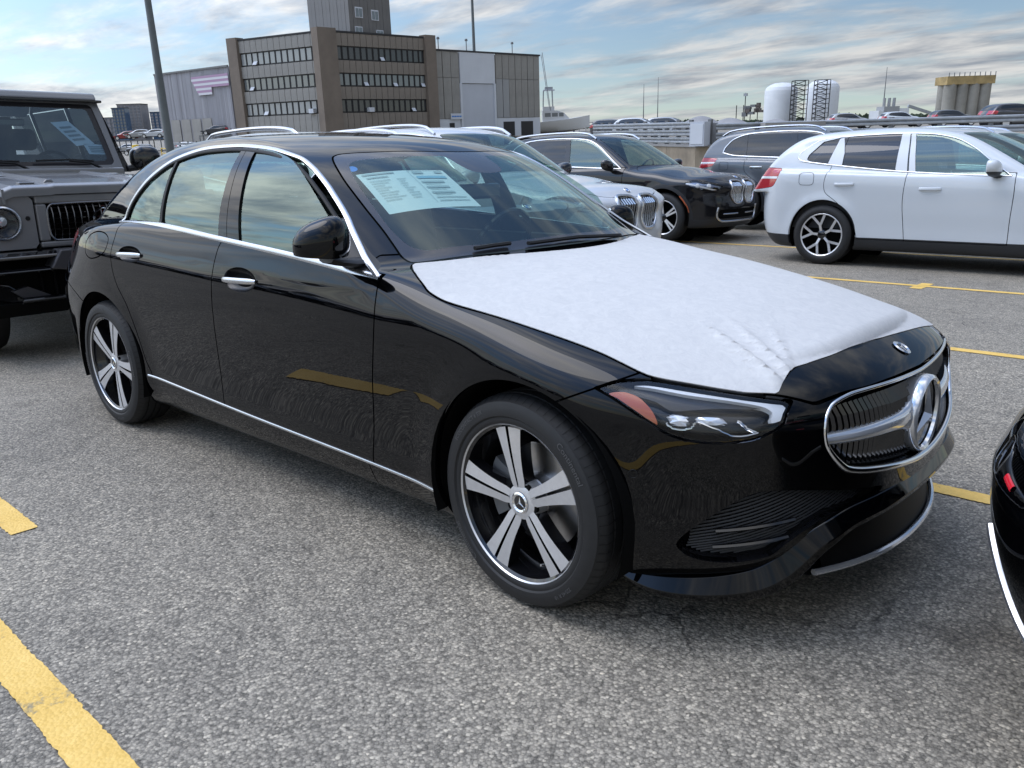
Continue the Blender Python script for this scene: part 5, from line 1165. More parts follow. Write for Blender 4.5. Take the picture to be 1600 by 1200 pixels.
# ---------------------------------------------------------------- ground
def asphalt():
    m = bpy.data.materials.new('asphalt'); m.use_nodes = True; MAT['asphalt'] = m; nt = m.node_tree; nd = nt.nodes; ln = nt.links; b = nd['Principled BSDF']
    tc = nd.new('ShaderNodeTexCoord'); P = tc.outputs['Object']
    def noise(s, d=4, r=.6):
        n = nd.new('ShaderNodeTexNoise'); n.inputs['Scale'].default_value = s; n.inputs['Detail'].default_value = d; n.inputs['Roughness'].default_value = r; ln.new(P, n.inputs['Vector']); return n.outputs['Fac']
    def vor(s, feat='F1'):
        n = nd.new('ShaderNodeTexVoronoi'); n.feature = feat; n.inputs['Scale'].default_value = s; ln.new(P, n.inputs['Vector']); return n
    def ramp(v, pts):
        r = nd.new('ShaderNodeValToRGB'); e = r.color_ramp.elements
        while len(e) < len(pts): e.new(.5)
        for k, (p, c) in enumerate(pts): e[k].position = p; e[k].color = (*c, 1)
        ln.new(v, r.inputs[0]); return r.outputs[0]
    def mix(f, a, b_, t='MIX'):
        n = nd.new('ShaderNodeMix'); n.data_type = 'RGBA'; n.blend_type = t
        if isinstance(f, (int, float)): n.inputs[0].default_value = f
        else: ln.new(f, n.inputs[0])
        for s, v in ((6, a), (7, b_)):
            if isinstance(v, tuple): n.inputs[s].default_value = (*v, 1)
            else: ln.new(v, n.inputs[s])
        return n.outputs[2]
    def math_(op, a, b_):
        n = nd.new('ShaderNodeMath'); n.operation = op
        for i, v in enumerate((a, b_)):
            if isinstance(v, (int, float)): n.inputs[i].default_value = v
            else: ln.new(v, n.inputs[i])
        return n.outputs[0]
    v1 = vor(115); v2 = vor(300)
    st1 = ramp(v1.outputs['Color'], [(0, (.02, .02, .019)), (.25, (.11, .108, .102)), (.50, (.24, .236, .222)), (.75, (.36, .35, .325)), (.92, (.58, .56, .51)), (1, (.80, .76, .67))])
    st2 = ramp(v2.outputs['Color'], [(0, (.07, .07, .067)), (.30, (.21, .206, .197)), (.7, (.31, .305, .29)), (1, (.48, .465, .43))])
    edge = ramp(v1.outputs['Distance'], [(.0, (1, 1, 1)), (.42, (1, 1, 1)), (.66, (.62, .62, .62))])
    c = mix(.38, st1, st2); c = mix(1.0, c, edge, 'MULTIPLY')
    blot = ramp(noise(.45, 6, .62), [(.28, (.74, .74, .75)), (.5, (1.0, 1.0, 1.0)), (.72, (1.15, 1.14, 1.12))]); c = mix(1.0, c, blot, 'MULTIPLY')
    blot2 = ramp(noise(9, 4, .65), [(.28, (.82, .82, .82)), (.72, (1.16, 1.16, 1.15))]); c = mix(1.0, c, blot2, 'MULTIPLY')
    oil = ramp(noise(1.3, 3, .5), [(.66, (1, 1, 1)), (.74, (.62, .61, .60))]); c = mix(1.0, c, oil, 'MULTIPLY')
    # hairline cracks
    mp = nd.new('ShaderNodeMapping'); ln.new(P, mp.inputs[0]); wn = nd.new('ShaderNodeTexNoise'); wn.inputs['Scale'].default_value = 2.2; wn.inputs['Detail'].default_value = 5; ln.new(P, wn.inputs['Vector'])
    wm = nd.new('ShaderNodeVectorMath'); wm.operation = 'MULTIPLY_ADD'; ln.new(wn.outputs['Color'], wm.inputs[0]); wm.inputs[1].default_value = (.55, .55, .55); ln.new(P, wm.inputs[2])
    ve = nd.new('ShaderNodeTexVoronoi'); ve.feature = 'DISTANCE_TO_EDGE'; ve.inputs['Scale'].default_value = .5; ln.new(wm.outputs[0], ve.inputs['Vector'])
    gate = ramp(noise(.8, 2, .5), [(.52, (0, 0, 0)), (.60, (1, 1, 1))])
    ck = nd.new('ShaderNodeMapRange'); ln.new(ve.outputs['Distance'], ck.inputs[0]); ck.inputs[1].default_value = .0015; ck.inputs[2].default_value = .004; ck.inputs[3].default_value = 1; ck.inputs[4].default_value = 0
    cf = math_('MULTIPLY', ck.outputs[0], gate); cf = math_('MULTIPLY', cf, .6)
    c = mix(cf, c, (.018, .017, .016)); c = mix(1.0, c, (1.20, 1.10, .955), 'MULTIPLY'); ln.new(c, b.inputs['Base Color'])
    b.inputs['Roughness'].default_value = .72; b.inputs['Specular IOR Level'].default_value = .4
    hgt = math_('ADD', math_('MULTIPLY', v1.outputs['Distance'], -1.0), math_('MULTIPLY', noise(260, 2), .5)); hgt = math_('SUBTRACT', hgt, math_('MULTIPLY', cf, 1.2))
    bp = nd.new('ShaderNodeBump'); bp.inputs['Strength'].default_value = .45; bp.inputs['Distance'].default_value = .005; ln.new(hgt, bp.inputs['Height']); ln.new(bp.outputs[0], b.inputs['Normal'])
    return m
def build_ground():
    ax = np.unique(np.concatenate([np.linspace(-60, 60, 81), np.sign(t_ := np.linspace(-1, 1, 41))*np.abs(t_)**3*3000]))
    X, Y = np.meshgrid(ax, ax, indexing='ij'); Z = ground_z(X, Y)
    g = MB().grid(np.stack([X, Y, Z], -1)).build('ground', asphalt(), None, fix=False); tag(g, 'grey worn asphalt lot', kind='structure')
    # flip if needed so that normals point up
    me = g.data
    if me.polygons[0].normal.z < 0: me.flip_normals()
build_ground()
def paint_mat():
    m = pmat('line_paint', (.66, .42, .085), .6); nt = m.node_tree; nd = nt.nodes; ln = nt.links; b = nd['Principled BSDF']
    tc = nd.new('ShaderNodeTexCoord'); n1 = nd.new('ShaderNodeTexNoise'); n1.inputs['Scale'].default_value = 45; n1.inputs['Detail'].default_value = 6; n1.inputs['Roughness'].default_value = .7; ln.new(tc.outputs['Object'], n1.inputs['Vector'])
    n2 = nd.new('ShaderNodeTexNoise'); n2.inputs['Scale'].default_value = 4; n2.inputs['Detail'].default_value = 4; ln.new(tc.outputs['Object'], n2.inputs['Vector'])
    ad = nd.new('ShaderNodeMath'); ad.operation = 'ADD'; ln.new(n1.outputs['Fac'], ad.inputs[0]); ln.new(n2.outputs['Fac'], ad.inputs[1])
    r = nd.new('ShaderNodeValToRGB'); e = r.color_ramp.elements; e[0].position = .34; e[0].color = (.30, .24, .13, 1); e[1].position = .43; e[1].color = (.74, .47, .10, 1); k = e.new(.62); k.color = (.84, .56, .155, 1)
    mr = nd.new('ShaderNodeMath'); mr.operation = 'MULTIPLY'; mr.inputs[1].default_value = .5; ln.new(ad.outputs[0], mr.inputs[0]); ln.new(mr.outputs[0], r.inputs[0]); ln.new(r.outputs[0], b.inputs['Base Color'])
    v = nd.new('ShaderNodeTexVoronoi'); v.inputs['Scale'].default_value = 95; ln.new(tc.outputs['Object'], v.inputs['Vector']); bp = nd.new('ShaderNodeBump'); bp.invert = True; bp.inputs['Strength'].default_value = .5; bp.inputs['Distance'].default_value = .004; ln.new(v.outputs['Distance'], bp.inputs['Height']); ln.new(bp.outputs[0], b.inputs['Normal'])
paint_mat()
def line(x0, x1, y0, y1):
    """a painted line with a slightly ragged edge"""
    L = max(x1-x0, y1-y0); n = max(3, int(L/.012)); t = np.linspace(0, 1, n); j = lambda: rng.normal(0, .0016, n)+np.interp(np.arange(n), np.arange(0, n+12, 12), rng.normal(0, .0016, len(np.arange(0, n+12, 12))))
    if x1-x0 > y1-y0: P = [np.stack([x0+t*(x1-x0), y0+j(), 0*t], 1), np.stack([x0+t*(x1-x0), y1+j(), 0*t], 1)]
    else: P = [np.stack([x0+j(), y0+t*(y1-y0), 0*t], 1), np.stack([x1+j(), y0+t*(y1-y0), 0*t], 1)]
    P = np.stack(P, 1); P[..., 2] = ground_z(P[..., 0], P[..., 1])+.004
    o = MB().grid(P, False).build('parking_line', MAT['line_paint'], None, fix=False); me = o.data
    if me.polygons[0].normal.z < 0: me.flip_normals()
    return tag(o, kind='structure')
line(-1.62, 8, -2.09, -1.985); line(-2.6, -1.77, -1.76, -1.665)
for y, x0 in ((.83, -9), (3.58, -9), (6.53, -9), (9.54, -9)): line(x0, 12, y, y+.10)
line(-1.09, -.97, 6.36, 6.52); line(-1.09, -.97, 6.64, 6.80)
# ---------------------------------------------------------------- buildings
pmat('concrete_brown', (.20, .165, .135), .85, noise=(.35, .18)); pmat('panel_grey', (.30, .29, .27), .8, noise=(.5, .14)); pmat('panel_dark', (.17, .165, .16), .8, noise=(.5, .14))
pmat('panel_light', (.33, .335, .34), .6, noise=(.3, .06)); pmat('panel_white', (.62, .65, .70), .6, noise=(.4, .05)); pmat('frame_dark', (.012, .012, .014), .5); pmat('pane', (.16, .18, .19), .08, spec=1.0); pmat('pane_sky_pale', (.32, .34, .345), .15, spec=.8)
pmat('corr_light', (.42, .42, .45), .6, noise=(.2, .05)); pmat('galv', (.34, .36, .38), .45, metal=.4, noise=(3, .2)); pmat('galv_dark', (.16, .165, .17), .6, noise=(3, .2)); pmat('roof_dark', (.04, .04, .042), .8)
pmat('stripe_pink', (.42, .27, .40), .6); pmat('stripe_white', (.66, .66, .70), .6); pmat('tank_white', (.66, .68, .70), .5, noise=(.15, .06)); pmat('silo', (.30, .285, .25), .85, noise=(.12, .25)); pmat('silo_top', (.40, .29, .13), .8, noise=(.3, .3))
pmat('salt', (.28, .28, .29), .9, noise=(.06, .3)); pmat('rust', (.12, .10, .09), .8, noise=(.5, .3)); pmat('wall_conc', (.26, .215, .16), .9, noise=(.6, .4)); pmat('bldg_blue', (.07, .12, .20), .15, noise=(.4, .3)); pmat('bldg_pale', (.30, .29, .30), .7, noise=(.3, .12)); pmat('bldg_grey', (.20, .21, .23), .7, noise=(.3, .2)); pmat('leaf_far', (.035, .055, .03), .9, noise=(.3, .4)); pmat('safety_yellow', (.62, .42, .03), .5)
pmat('pole', (.13, .145, .15), .5, metal=.3, noise=(1, .15)); pmat('boat_white', (.66, .68, .70), .3)
class Face:
    """a facade between two ground points; local u along it, w outwards, z up"""
    def __init__(s, A, B, out):
        s.A = np.array(A, float); s.A[2] = 0; d = np.array(B, float)-s.A; d[2] = 0; s.L = np.linalg.norm(d); s.u = d/s.L; n = np.array([s.u[1], -s.u[0], 0]); s.n = n if n@out > 0 else -n
    def M(s, u, z, w=0.):
        p = s.A+s.u*u+s.n*w; p = np.array([p[0], p[1], z]); return Matrix(((s.u[0], s.n[0], 0, p[0]), (s.u[1], s.n[1], 0, p[1]), (0, 0, 1, p[2]), (0, 0, 0, 1)))
_cache = {}
def box_mesh(name, w, d, h):
    k = (name, round(w, 3), round(d, 3), round(h, 3))
    if k not in _cache: _cache[k] = MB().box(0, w, -d, 0, 0, h).mesh(name)
    return _cache[k]
def fpart(name, F, u, z, w, width, height, depth, mat, root, org):
    """box part on a facade: its outer face stands w proud of the facade"""
    o = obj(name, box_mesh(name+mat, width, depth, height), MAT[mat], root); o.matrix_local = Matrix.Translation(-Vector(org)) @ F.M(u, z, w); return o
def bthing(name, label, cat, org, group=None):
    o = thing(name, label, cat, (0, 0, 0), 0, group); place(o, org); return o
OUT = -FWD
def office():
    A, B, C = lvg(379, 108), lvg(522, 100), lvg(682, 111.5)
    root = bthing('office_building', 'brown grey three-row office block with ribbon windows and roof tower', 'building', B)
    zz = lambda py: float(lvl(500, py, 100)[2])
    ztop = zz(44)
    FL, FR = Face(A, B, OUT-RGT*.5), Face(B, C, OUT+RGT*.3)
    rows = [(zz(93), zz(70)), (zz(135), zz(113)), (zz(177), zz(155))]
    dk = {0: 'pane', 1: 'pane_sky_pale'}
    for F, nb in ((FL, 13), (FR, 15)):
        back = obj('wall', box_mesh('wall', F.L-.1, 3.0, ztop-.35), MAT['panel_dark'], root); back.matrix_local = Matrix.Translation(-Vector(B)) @ F.M(.05, 0, -.45)
        pw = F.L-2.6; bw = pw/nb
        for (z0, z1) in ((zz(70), ztop-.35), (zz(113), zz(93)), (zz(155), zz(135)), (2.4, zz(177)), (0, 2.4)):
            for k in range(nb): fpart('wall_panel', F, 1.3+k*bw+.03, z0, 0, bw-.06, z1-z0-.02, .35, 'panel_grey' if F is FL else 'panel_brown', root, B)
        for (z0, z1) in rows:
            for k in range(nb):
                u = 1.3+k*bw; zc = (z0+z1)/2
                w = fpart('window', F, u+.02, z0+.02, -.16, bw-.04, z1-z0-.04, .12, 'frame_dark', root, B)
                p = obj('pane', box_mesh('pane', bw-.30, .05, z1-z0-.30), MAT[dk[int(rng.random() < (.5 if F is FL else .12))]] if F is FL or rng.random() < .35 else MAT['pane_dark'], w); p.location = (.13, .035, .13)  # paler panes left, darker right: sky reflection put into the pane colour
                if rng.random() < .12:
                    q = obj('open_sash', box_mesh('sash', bw-.34, .05, .5), MAT['panel_white'], w); q.location = (.15, .30, .10); q.rotation_euler = (.6, 0, 0)
        if F is FR:
            for u in (5.2,): fpart('air_conditioner', F, u, zz(176), .35, .75, .5, .5, 'panel_white', root, B)
            fpart('entrance_canopy', F, 8.4, 2.0, .9, 4.6, 1.3, .9, 'concrete_brown', root, B); fpart('entrance_door', F, 9.2, 0, .06, 3.0, 2.0, .05, 'frame_dark', root, B)
        else: fpart('air_conditioner', F, F.L-3.3, zz(176), .35, .75, .5, .5, 'panel_white', root, B)
    for F, u, w in ((FL, -.4, 1.7), (FR, -1.25, 2.55), (FR, FR.L-1.3, 1.7)): fpart('pilaster', F, u, 0, .35, w, ztop+.05, 1.2, 'concrete_brown', root, B)
    for F in (FL, FR): fpart('parapet', F, .1, ztop-.33, .06, F.L-.2, .18, .4, 'roof_dark', root, B)
    # roof slab
    mb = MB(); D = A+C-B; V = [np.array(q)-np.array(B)+[0, 0, ztop-.5] for q in (A, B, C, D)]; mb.add(V, [(0, 1, 2, 3)]); mb.build('roof', MAT['roof_dark'], root)
    # tower
    t0, t1, t2 = lvg(500, 106), lvg(561, 103), lvg(622, 108)
    TL, TR = Face(t0, t1, OUT-RGT*.5), Face(t1, t2, OUT+RGT*.3)
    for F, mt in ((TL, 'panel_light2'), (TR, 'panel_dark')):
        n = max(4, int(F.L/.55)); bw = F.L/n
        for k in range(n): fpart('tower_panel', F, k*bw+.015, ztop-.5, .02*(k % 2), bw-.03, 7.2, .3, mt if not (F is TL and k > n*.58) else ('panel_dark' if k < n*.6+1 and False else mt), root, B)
    bk = MB(); V = []; 
    q3 = t0+t2-t1
    for z in (ztop-.5, ztop+6.6): V += [np.array(q)*1.0-np.array(B)+np.array([0, 0, z])+(FWD*.35) for q in (t0, t1, t2, q3)]
    bk.add(V, [(0, 1, 5, 4), (1, 2, 6, 5), (2, 3, 7, 6), (3, 0, 4, 7), (4, 5, 6, 7)]); bk.build('tower_core', MAT['panel_dark'], root)
    for u, z in ((.9, zz(22)), (3.4, zz(24)), (.7, zz(47)), (4.0, zz(50))):
        w = fpart('window', TR, u, z, .08, 1.15, 1.15 if z > ztop+.5 else .7, .1, 'panel_white', root, B); p = obj('pane', box_mesh('pane', .42, .04, .9 if z > ztop+.5 else .5), MAT['pane'], w); p.location = (.1, .03, .1); p = obj('pane', box_mesh('pane', .42, .04, .9 if z > ztop+.5 else .5), MAT['pane'], w); p.location = (.62, .03, .1)
    return root
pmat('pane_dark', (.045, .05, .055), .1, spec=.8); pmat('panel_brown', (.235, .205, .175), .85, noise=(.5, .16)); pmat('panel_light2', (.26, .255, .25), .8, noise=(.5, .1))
office()
def warehouse():
    A, B = lvg(682, 112.5), lvg(845, 127); root = bthing('warehouse', 'grey panelled warehouse with tall white door beside the office block', 'building', A); F = Face(A, B, OUT+RGT*.2); L = F.L
    x = lambda px: L*(px-678)/(842-678)
    zw = lambda py: float(lvl(678, py, 112.5)[2]); WT, WM, WB_ = zw(79), zw(121), zw(186)
    bk = obj('wall', box_mesh('wall', L-.1, 12, WT-.1), MAT['panel_grey'], root); bk.matrix_local = Matrix.Translation(-Vector(A)) @ F.M(.05, 0, -.12)
    for (p0, p1, n, mts) in ((679, 714, 3, ('panel_grey',)), (769, 841, 7, ('panel_grey',))):
        w = (x(p1)-x(p0))/n
        for k in range(n):
            for z0, z1 in ((WB_, WM), (WM+.05, WT)): fpart('wall_panel', F, x(p0)+k*w+.05, z0, .05+.03*(k % 2), w-.1, z1-z0, .15, 'panel_light' if (z0 < 5 and k in (0, 1) and n == 7) else 'panel_grey', root, A)
    fpart('upper_panel', F, x(715), zw(129), .12, x(767)-x(715), WT-zw(129)+.05, .2, 'panel_white', root, A); fpart('roller_door', F, x(717), 0, .02, x(765)-x(717), zw(130), .1, 'panel_white2', root, A)
    for px in (714.5, 765.5): fpart('door_post', F, x(px)-.1, 0, .2, .35, zw(129), .3, 'panel_white', root, A)
    fpart('cornice', F, 0, WT+.02, .15, L, .22, .3, 'roof_dark', root, A); fpart('plinth', F, x(769), 0, .03, x(841)-x(769), WB_-.05, .1, 'panel_white', root, A); fpart('plinth', F, x(679), 0, .03, x(713)-x(679), WB_-.05, .1, 'panel_white', root, A)
    for a, b_ in ((779, 797), (808, 828), (697, 704)): fpart('bay_opening', F, x(a), 0, .08, x(b_)-x(a), WB_*.85, .06, 'frame_dark', root, A)
    s = fpart('sign_board', F, x(698), WB_-.1, .25, x(716)-x(698), .75, .08, 'panel_white', root, A)
    for k in range(4): o = obj('sign_line', box_mesh('sl', .38, .02, .16), MAT['ink_blue'], s); o.location = (.15+k*.45, .012, .3)
    for px in (694, 734, 805):
        t = MB().tube([(0, 0, 0), (0, 0, 1.3)], .06, 6).lathe([(0, 1.3), (.22, 1.35), (.16, 1.6), (0, 1.65)], 8, axis='z').build('roof_vent', MAT['galv_dark'], root); t.matrix_local = Matrix.Translation(-Vector(A)) @ F.M(x(px), WT+.2, -1.0)
pmat('panel_white2', (.52, .55, .61), .6, noise=(.4, .05)); warehouse()
def corrugated():
    A, B = lvg(258, 175), lvg(372, 158); root = bthing('corrugated_hall', 'pale ribbed metal hall with stripes of a flag, left of the office block', 'building', A); F = Face(A, B, OUT); L = F.L; n = 64
    CH = float(lvl(262, 117, 175)[2]); P = []; rs = np.random.default_rng(3)
    us = [0.]
    while us[-1] < L: us.append(us[-1]+rs.uniform(.18, .42))
    us = np.array(us)*L/us[-1]
    for i, u in enumerate(us):
        w = .0 if i % 2 else .32*rs.uniform(.4, 1)
        for uu in ((u, u+.04)): P.append([F.A+F.u*uu+F.n*w+np.array([0, 0, z])-A for z in (0, CH*.38, CH*.38, CH)])
    w = MB().grid(np.array(P), False).build('ribbed_wall', MAT['corr_light'], root, fix=False)
    bk = obj('wall', box_mesh('wall', L, 14, CH), MAT['corr_light'], root); bk.matrix_local = Matrix.Translation(-Vector(A)) @ F.M(0, 0, -.15)
    fpart('roof_edge', F, 0, CH-.1, .40, L, .3, .3, 'galv_dark', root, A)
    for k in range(4): fpart('wall_panel', F, L*.16+k*L*.145, 0.2, .36, L*.12, CH*.38, .06, 'panel_grey', root, A)
    for k in range(8): fpart('flag_stripe', F, L*(.53+.012*max(0, k-1)), CH-1.6-k*.42, .5, L*(.47-.012*max(0, k-1)-(.0 if k < 5 else .22)), .40, .04, 'stripe_pink' if k % 2 == 0 else 'stripe_white', root, A)
corrugated()
def far_block(name, label, p0, p1, depth, top, mat, grid=None):
    A, B = lvg(p0, depth), lvg(p1, depth); h = lvl((p0+p1)/2, top, depth)[2]; root = bthing(name, label, 'building', A, 'towers on the far skyline'); F = Face(A, B, OUT)
    o = obj('wall', box_mesh('wall', F.L, F.L*.8, h), MAT[mat], root); o.matrix_local = Matrix.Translation(-Vector(A)) @ F.M(0, 0, 0)
    if grid:
        nu, nz, pm = grid; z0 = h*.25
        for i in range(nu): fpart('window_strip', F, F.L*(i+.2)/nu, z0, .3, F.L*.55/nu, h-z0-h*.04, .2, pm, root, A)
        for j in range(nz): fpart('floor_band', F, 0, z0+(h-z0)*(j+.75)/nz, .5, F.L, (h-z0)*.2/nz, .3, mat, root, A)
    fpart('roof_edge', F, -.5, h, .6, F.L+1, h*.02, F.L*.8, 'roof_dark', root, A)
far_block('tower_block', 'pale tower with rows of windows on the far skyline', 192, 228, 900, 163, 'bldg_pale', (6, 9, 'bldg_grey'))
far_block('tower_block', 'blue glass tower in front of the pale tower', 183, 203, 860, 169, 'bldg_blue', (4, 8, 'pane'))
far_block('tower_block', 'low grey block left of the blue glass tower', 160, 186, 880, 184, 'bldg_grey', (4, 4, 'bldg_pale'))
far_block('tower_block', 'blue glass block half hidden behind the lamp pole', 241, 273, 900, 175, 'bldg_blue', (5, 7, 'bldg_pale'))
# ---------------------------------------------------------------- poles
def pole(px, depth, h, r0, r1, label, lean=0):
    root = bthing('light_pole', label, 'pole', lvg(px, depth)); MB().tube([(0, 0, 0), (0, 0, h*.4), (0, 0, h)], [r0, (r0*.6+r1*.4), r1], 16).build('shaft', MAT['pole'], root); MB().lathe([(0, 0), (r0*1.8, 0), (r0*1.8, .06), (r0*1.05, .12), (r0*1.02, .5)], 16, axis='z').build('base_flange', MAT['galv_dark'], root)
    MB().box(-.9, .9, -.15, .15, h-.2, h).build('lamp_arm', MAT['galv_dark'], root)
pole(264, 75, 30, .36, .16, 'tall grey lamp pole standing left of the office block'); pole(746, 150, 42, .32, .14, 'thin dark mast rising behind the warehouse')
# ---------------------------------------------------------------- tanks, silo, plant, salt, far shore
def tank(px0, px1, depth, top, label):
    c = (lvg(px0, depth)+lvg(px1, depth))/2; r = np.linalg.norm(lvg(px1, depth)-lvg(px0, depth))/2; h = lvl((px0+px1)/2, top, depth)[2]; root = bthing('storage_tank', label, 'tank', c, 'white storage tanks across the water')
    MB().lathe([(r, 0), (r, h*.80), (r*.985, h*.815), (r*.9, h*.885), (r*.7, h*.945), (r*.4, h*.985), (0, h)], 64, axis='z').build('shell', MAT['tank_white'], root, angle=25)
    for k in range(1, 8): MB().lathe([(r*1.002, h*.1*k-.06), (r*1.006, h*.1*k), (r*1.002, h*.1*k+.06)], 64, axis='z').build('weld_ring', MAT['tank_white'], root)
tank(1193, 1242, 420, 129, 'leftmost white domed storage tank'); tank(1258, 1306, 430, 124, 'rightmost white domed storage tank behind the stair towers')
def stair_tower(px0, px1, depth, top, label):
    A = lvg(px0, depth); B = lvg(px1, depth); h = lvl((px0+px1)/2, top, depth)[2]; w = np.linalg.norm(B-A); root = bthing('stair_tower', label, 'tower', A, 'steel stair towers at the tanks'); u = (B-A)/w; d = FWD*w*.7
    pts = [0*u, u*w, u*w+d, d]
    for p in pts: MB().tube([p, p+[0, 0, h]], .22, 5).build('column', MAT['frame_dark'], root)
    n = 9
    for k in range(n+1):
        z = h*k/n; mb = MB(); q = [p+np.array([0, 0, z]) for p in pts]; mb.add(q+[p+np.array([0, 0, .22]) for p in q], [(0, 1, 2, 3), (4, 5, 6, 7), (0, 1, 5, 4), (1, 2, 6, 5), (2, 3, 7, 6), (3, 0, 4, 7)]); mb.build('landing', MAT['frame_dark'], root)
        if k < n:
            a, b_ = (pts[2], pts[3]) if k % 2 else (pts[3], pts[2]); MB().bar(a+[0, 0, z], b_+[0, 0, z+h/n], .4, .3).build('stair_flight', MAT['frame_dark'], root); MB().bar(b_+[0, 0, z], a+[0, 0, z+h/n], .2, .2).build('brace', MAT['frame_dark'], root)
stair_tower(1238, 1259, 400, 126, 'dark steel stair tower between the two white tanks'); stair_tower(1273, 1293, 400, 125, 'dark steel stair tower in front of the right tank')
def silo():
    A, B = lvg(1470, 330), lvg(1541, 330); h = lvl(1505, 131, 330)[2]; h2 = lvl(1505, 119, 330)[2]; root = bthing('grain_silo', 'concrete silo block of joined cylinders with ochre top', 'silo', (A+B)/2, None); w = np.linalg.norm(B-A); u = (B-A)/w
    for row in (0, 1):
        for k in range(4):
            c = u*w*((k+.5)/4-.5)+FWD*row*w*.25; MB().lathe([(w/8*1.06, 0), (w/8*1.06, h), (0, h)], 24, axis='z', c=tuple(c)).build('silo_cylinder', MAT['silo'], root)
    q = [u*w*s+FWD*t for s in (-.52, .52) for t in (-w*.13, w*.40)]; mb = MB(); mb.add([p+np.array([0, 0, z]) for z in (h-.2, h2) for p in q], [(0, 1, 3, 2), (4, 5, 7, 6), (0, 1, 5, 4), (1, 3, 7, 5), (3, 2, 6, 7), (2, 0, 4, 6)]); mb.build('top_house', MAT['silo_top'], root)
    for k in range(10): MB().bar(u*w*(k/9-.5)-FWD*w*.14+[0, 0, h2-.1], u*w*(k/9-.5)-FWD*w*.14+[0, 0, h2+1.3], .25, .25, up=(0, 1, 0)).build('railing_post', MAT['galv_dark'], root)
silo()
def plant():
    A = lvg(1372, 380); root = bthing('process_plant', 'small white industrial plant with chimneys between tanks and silo', 'building', A); u = (lvg(1420, 380)-A); L = np.linalg.norm(u); u /= L; F = Face(A, A+u*L, OUT)
    H = lvl(1395, 166, 380)[2]
    fpart('wall', F, 0, 0, 0, L*.95, H*.72, 10, 'tank_white', root, A); fpart('wall', F, L*.15, 0, .4, L*.5, H, 8, 'panel_light', root, A); fpart('wall', F, L*.62, 0, .2, L*.35, H*.85, 8, 'tank_white', root, A)
    for k in (.24, .40, .56): o = MB().tube([(0, 0, 0), (0, 0, 3.6)], .7, 8).build('chimney', MAT['panel_light'], root); o.matrix_local = Matrix.Translation(-Vector(A)) @ F.M(L*k, H, -3)
    o = MB().bar((0, 0, 6), (14, 0, 1.5), 1.2, 1.2).build('conveyor', MAT['galv'], root); o.matrix_local = Matrix.Translation(-Vector(A)) @ F.M(L, 0, -2)
plant()
def salt(px0, px1, depth, top, seed, label):
    c = (lvg(px0, depth)+lvg(px1, depth))/2; r = np.linalg.norm(lvg(px1, depth)-lvg(px0, depth))/2; h = lvl((px0+px1)/2, top, depth)[2]; rs = np.random.default_rng(seed); root = tag(thing('salt_pile', label, 'pile', (0, 0, 0), 0, 'covered piles beyond the guardrail'))
    place(root, c); G = []
    for a in np.linspace(0, 2*math.pi, 33):
        row = []
        for t in np.linspace(0, 1, 10): row.append((r*t*math.cos(a)*1.0, r*.6*t*math.sin(a), h*(1-t**1.7)*(1+.05*math.sin(a*5+seed)*t)))
        G.append(row)
    G[-1] = G[0]; MB().grid(G).build('tarpaulin_heap', MAT['salt'], root, fix=True)
salt(1050, 1140, 230, 181, 2, 'long grey covered pile left of the loading tower'); salt(1095, 1185, 215, 184, 5, 'lower grey pile in front of the loading tower'); salt(1180, 1245, 260, 186, 8, 'small grey pile below the white tanks')
def loader():
    A = lvg(1166, 225); root = bthing('loading_tower', 'small steel loading tower with antenna on the grey piles', 'tower', A); rs = np.random.default_rng(4)
    for k in range(9): MB().box(*(lambda x, z: (x, x+rs.uniform(.6, 1.8), -.5, .5, z, z+rs.uniform(.5, 1.4)))(rs.uniform(-3.5, 3), 2.4+rs.uniform(0, 3.2))).build('machinery_box', MAT['galv_dark' if k % 2 else 'rust'], root)
    for x in (-3, -1, 1, 3): MB().tube([(x, 0, 0), (x, 0, 6)], .12, 5).build('column', MAT['frame_dark'], root)
    MB().tube([(-.6, 0, 0), (-.6, 0, 9.0)], .12, 5).build('mast', MAT['frame_dark'], root); MB().box(-1.1, -.1, -.2, .2, 8.2, 8.9).build('antenna', MAT['galv'], root)
loader()
# far shore: a low band of trees that reads as one mass, land behind it
def far_trees():
    mb = MB(); rs = np.random.default_rng(9); V = []; F = []
    for k in range(2600):
        px = rs.uniform(840, 1600); dp = rs.uniform(500, 900); p = lvg(px, dp)+np.array([0, 0, rs.uniform(-1.5, 2.0+1.2*math.sin(px*.02))]); s = rs.uniform(1.2, 3.2); a = rs.uniform(0, 3.14)
        i = len(V); n = rs.normal(size=3); n /= np.linalg.norm(n); t = np.cross(n, (0, 0, 1)); t /= np.linalg.norm(t); b_ = np.cross(n, t)
        V += [p+s*t, p+s*b_*.7, p-s*t, p-s*b_*.7]; F.append((i, i+1, i+2, i+3))
    mb.add(V, F); o = mb.build('far_trees', MAT['leaf_far']); place(o, (0, 0, 0)); tag(o, 'low line of far trees along the horizon', 'trees', kind='stuff')
far_trees()
def masts():
    for px, dp, h in ((1005, 700, 32), (1027, 760, 40), (1378, 600, 34)):
        root = bthing('radio_mast', 'thin mast on the far horizon, %s' % {1005: 'leftmost one', 1027: 'taller one beside the leftmost', 1378: 'one beside the white plant'}[px], 'mast', lvg(px, dp)); MB().tube([(0, 0, 0), (0, 0, h)], [.5, .15], 6).build('shaft', MAT['galv_dark'], root)
masts()
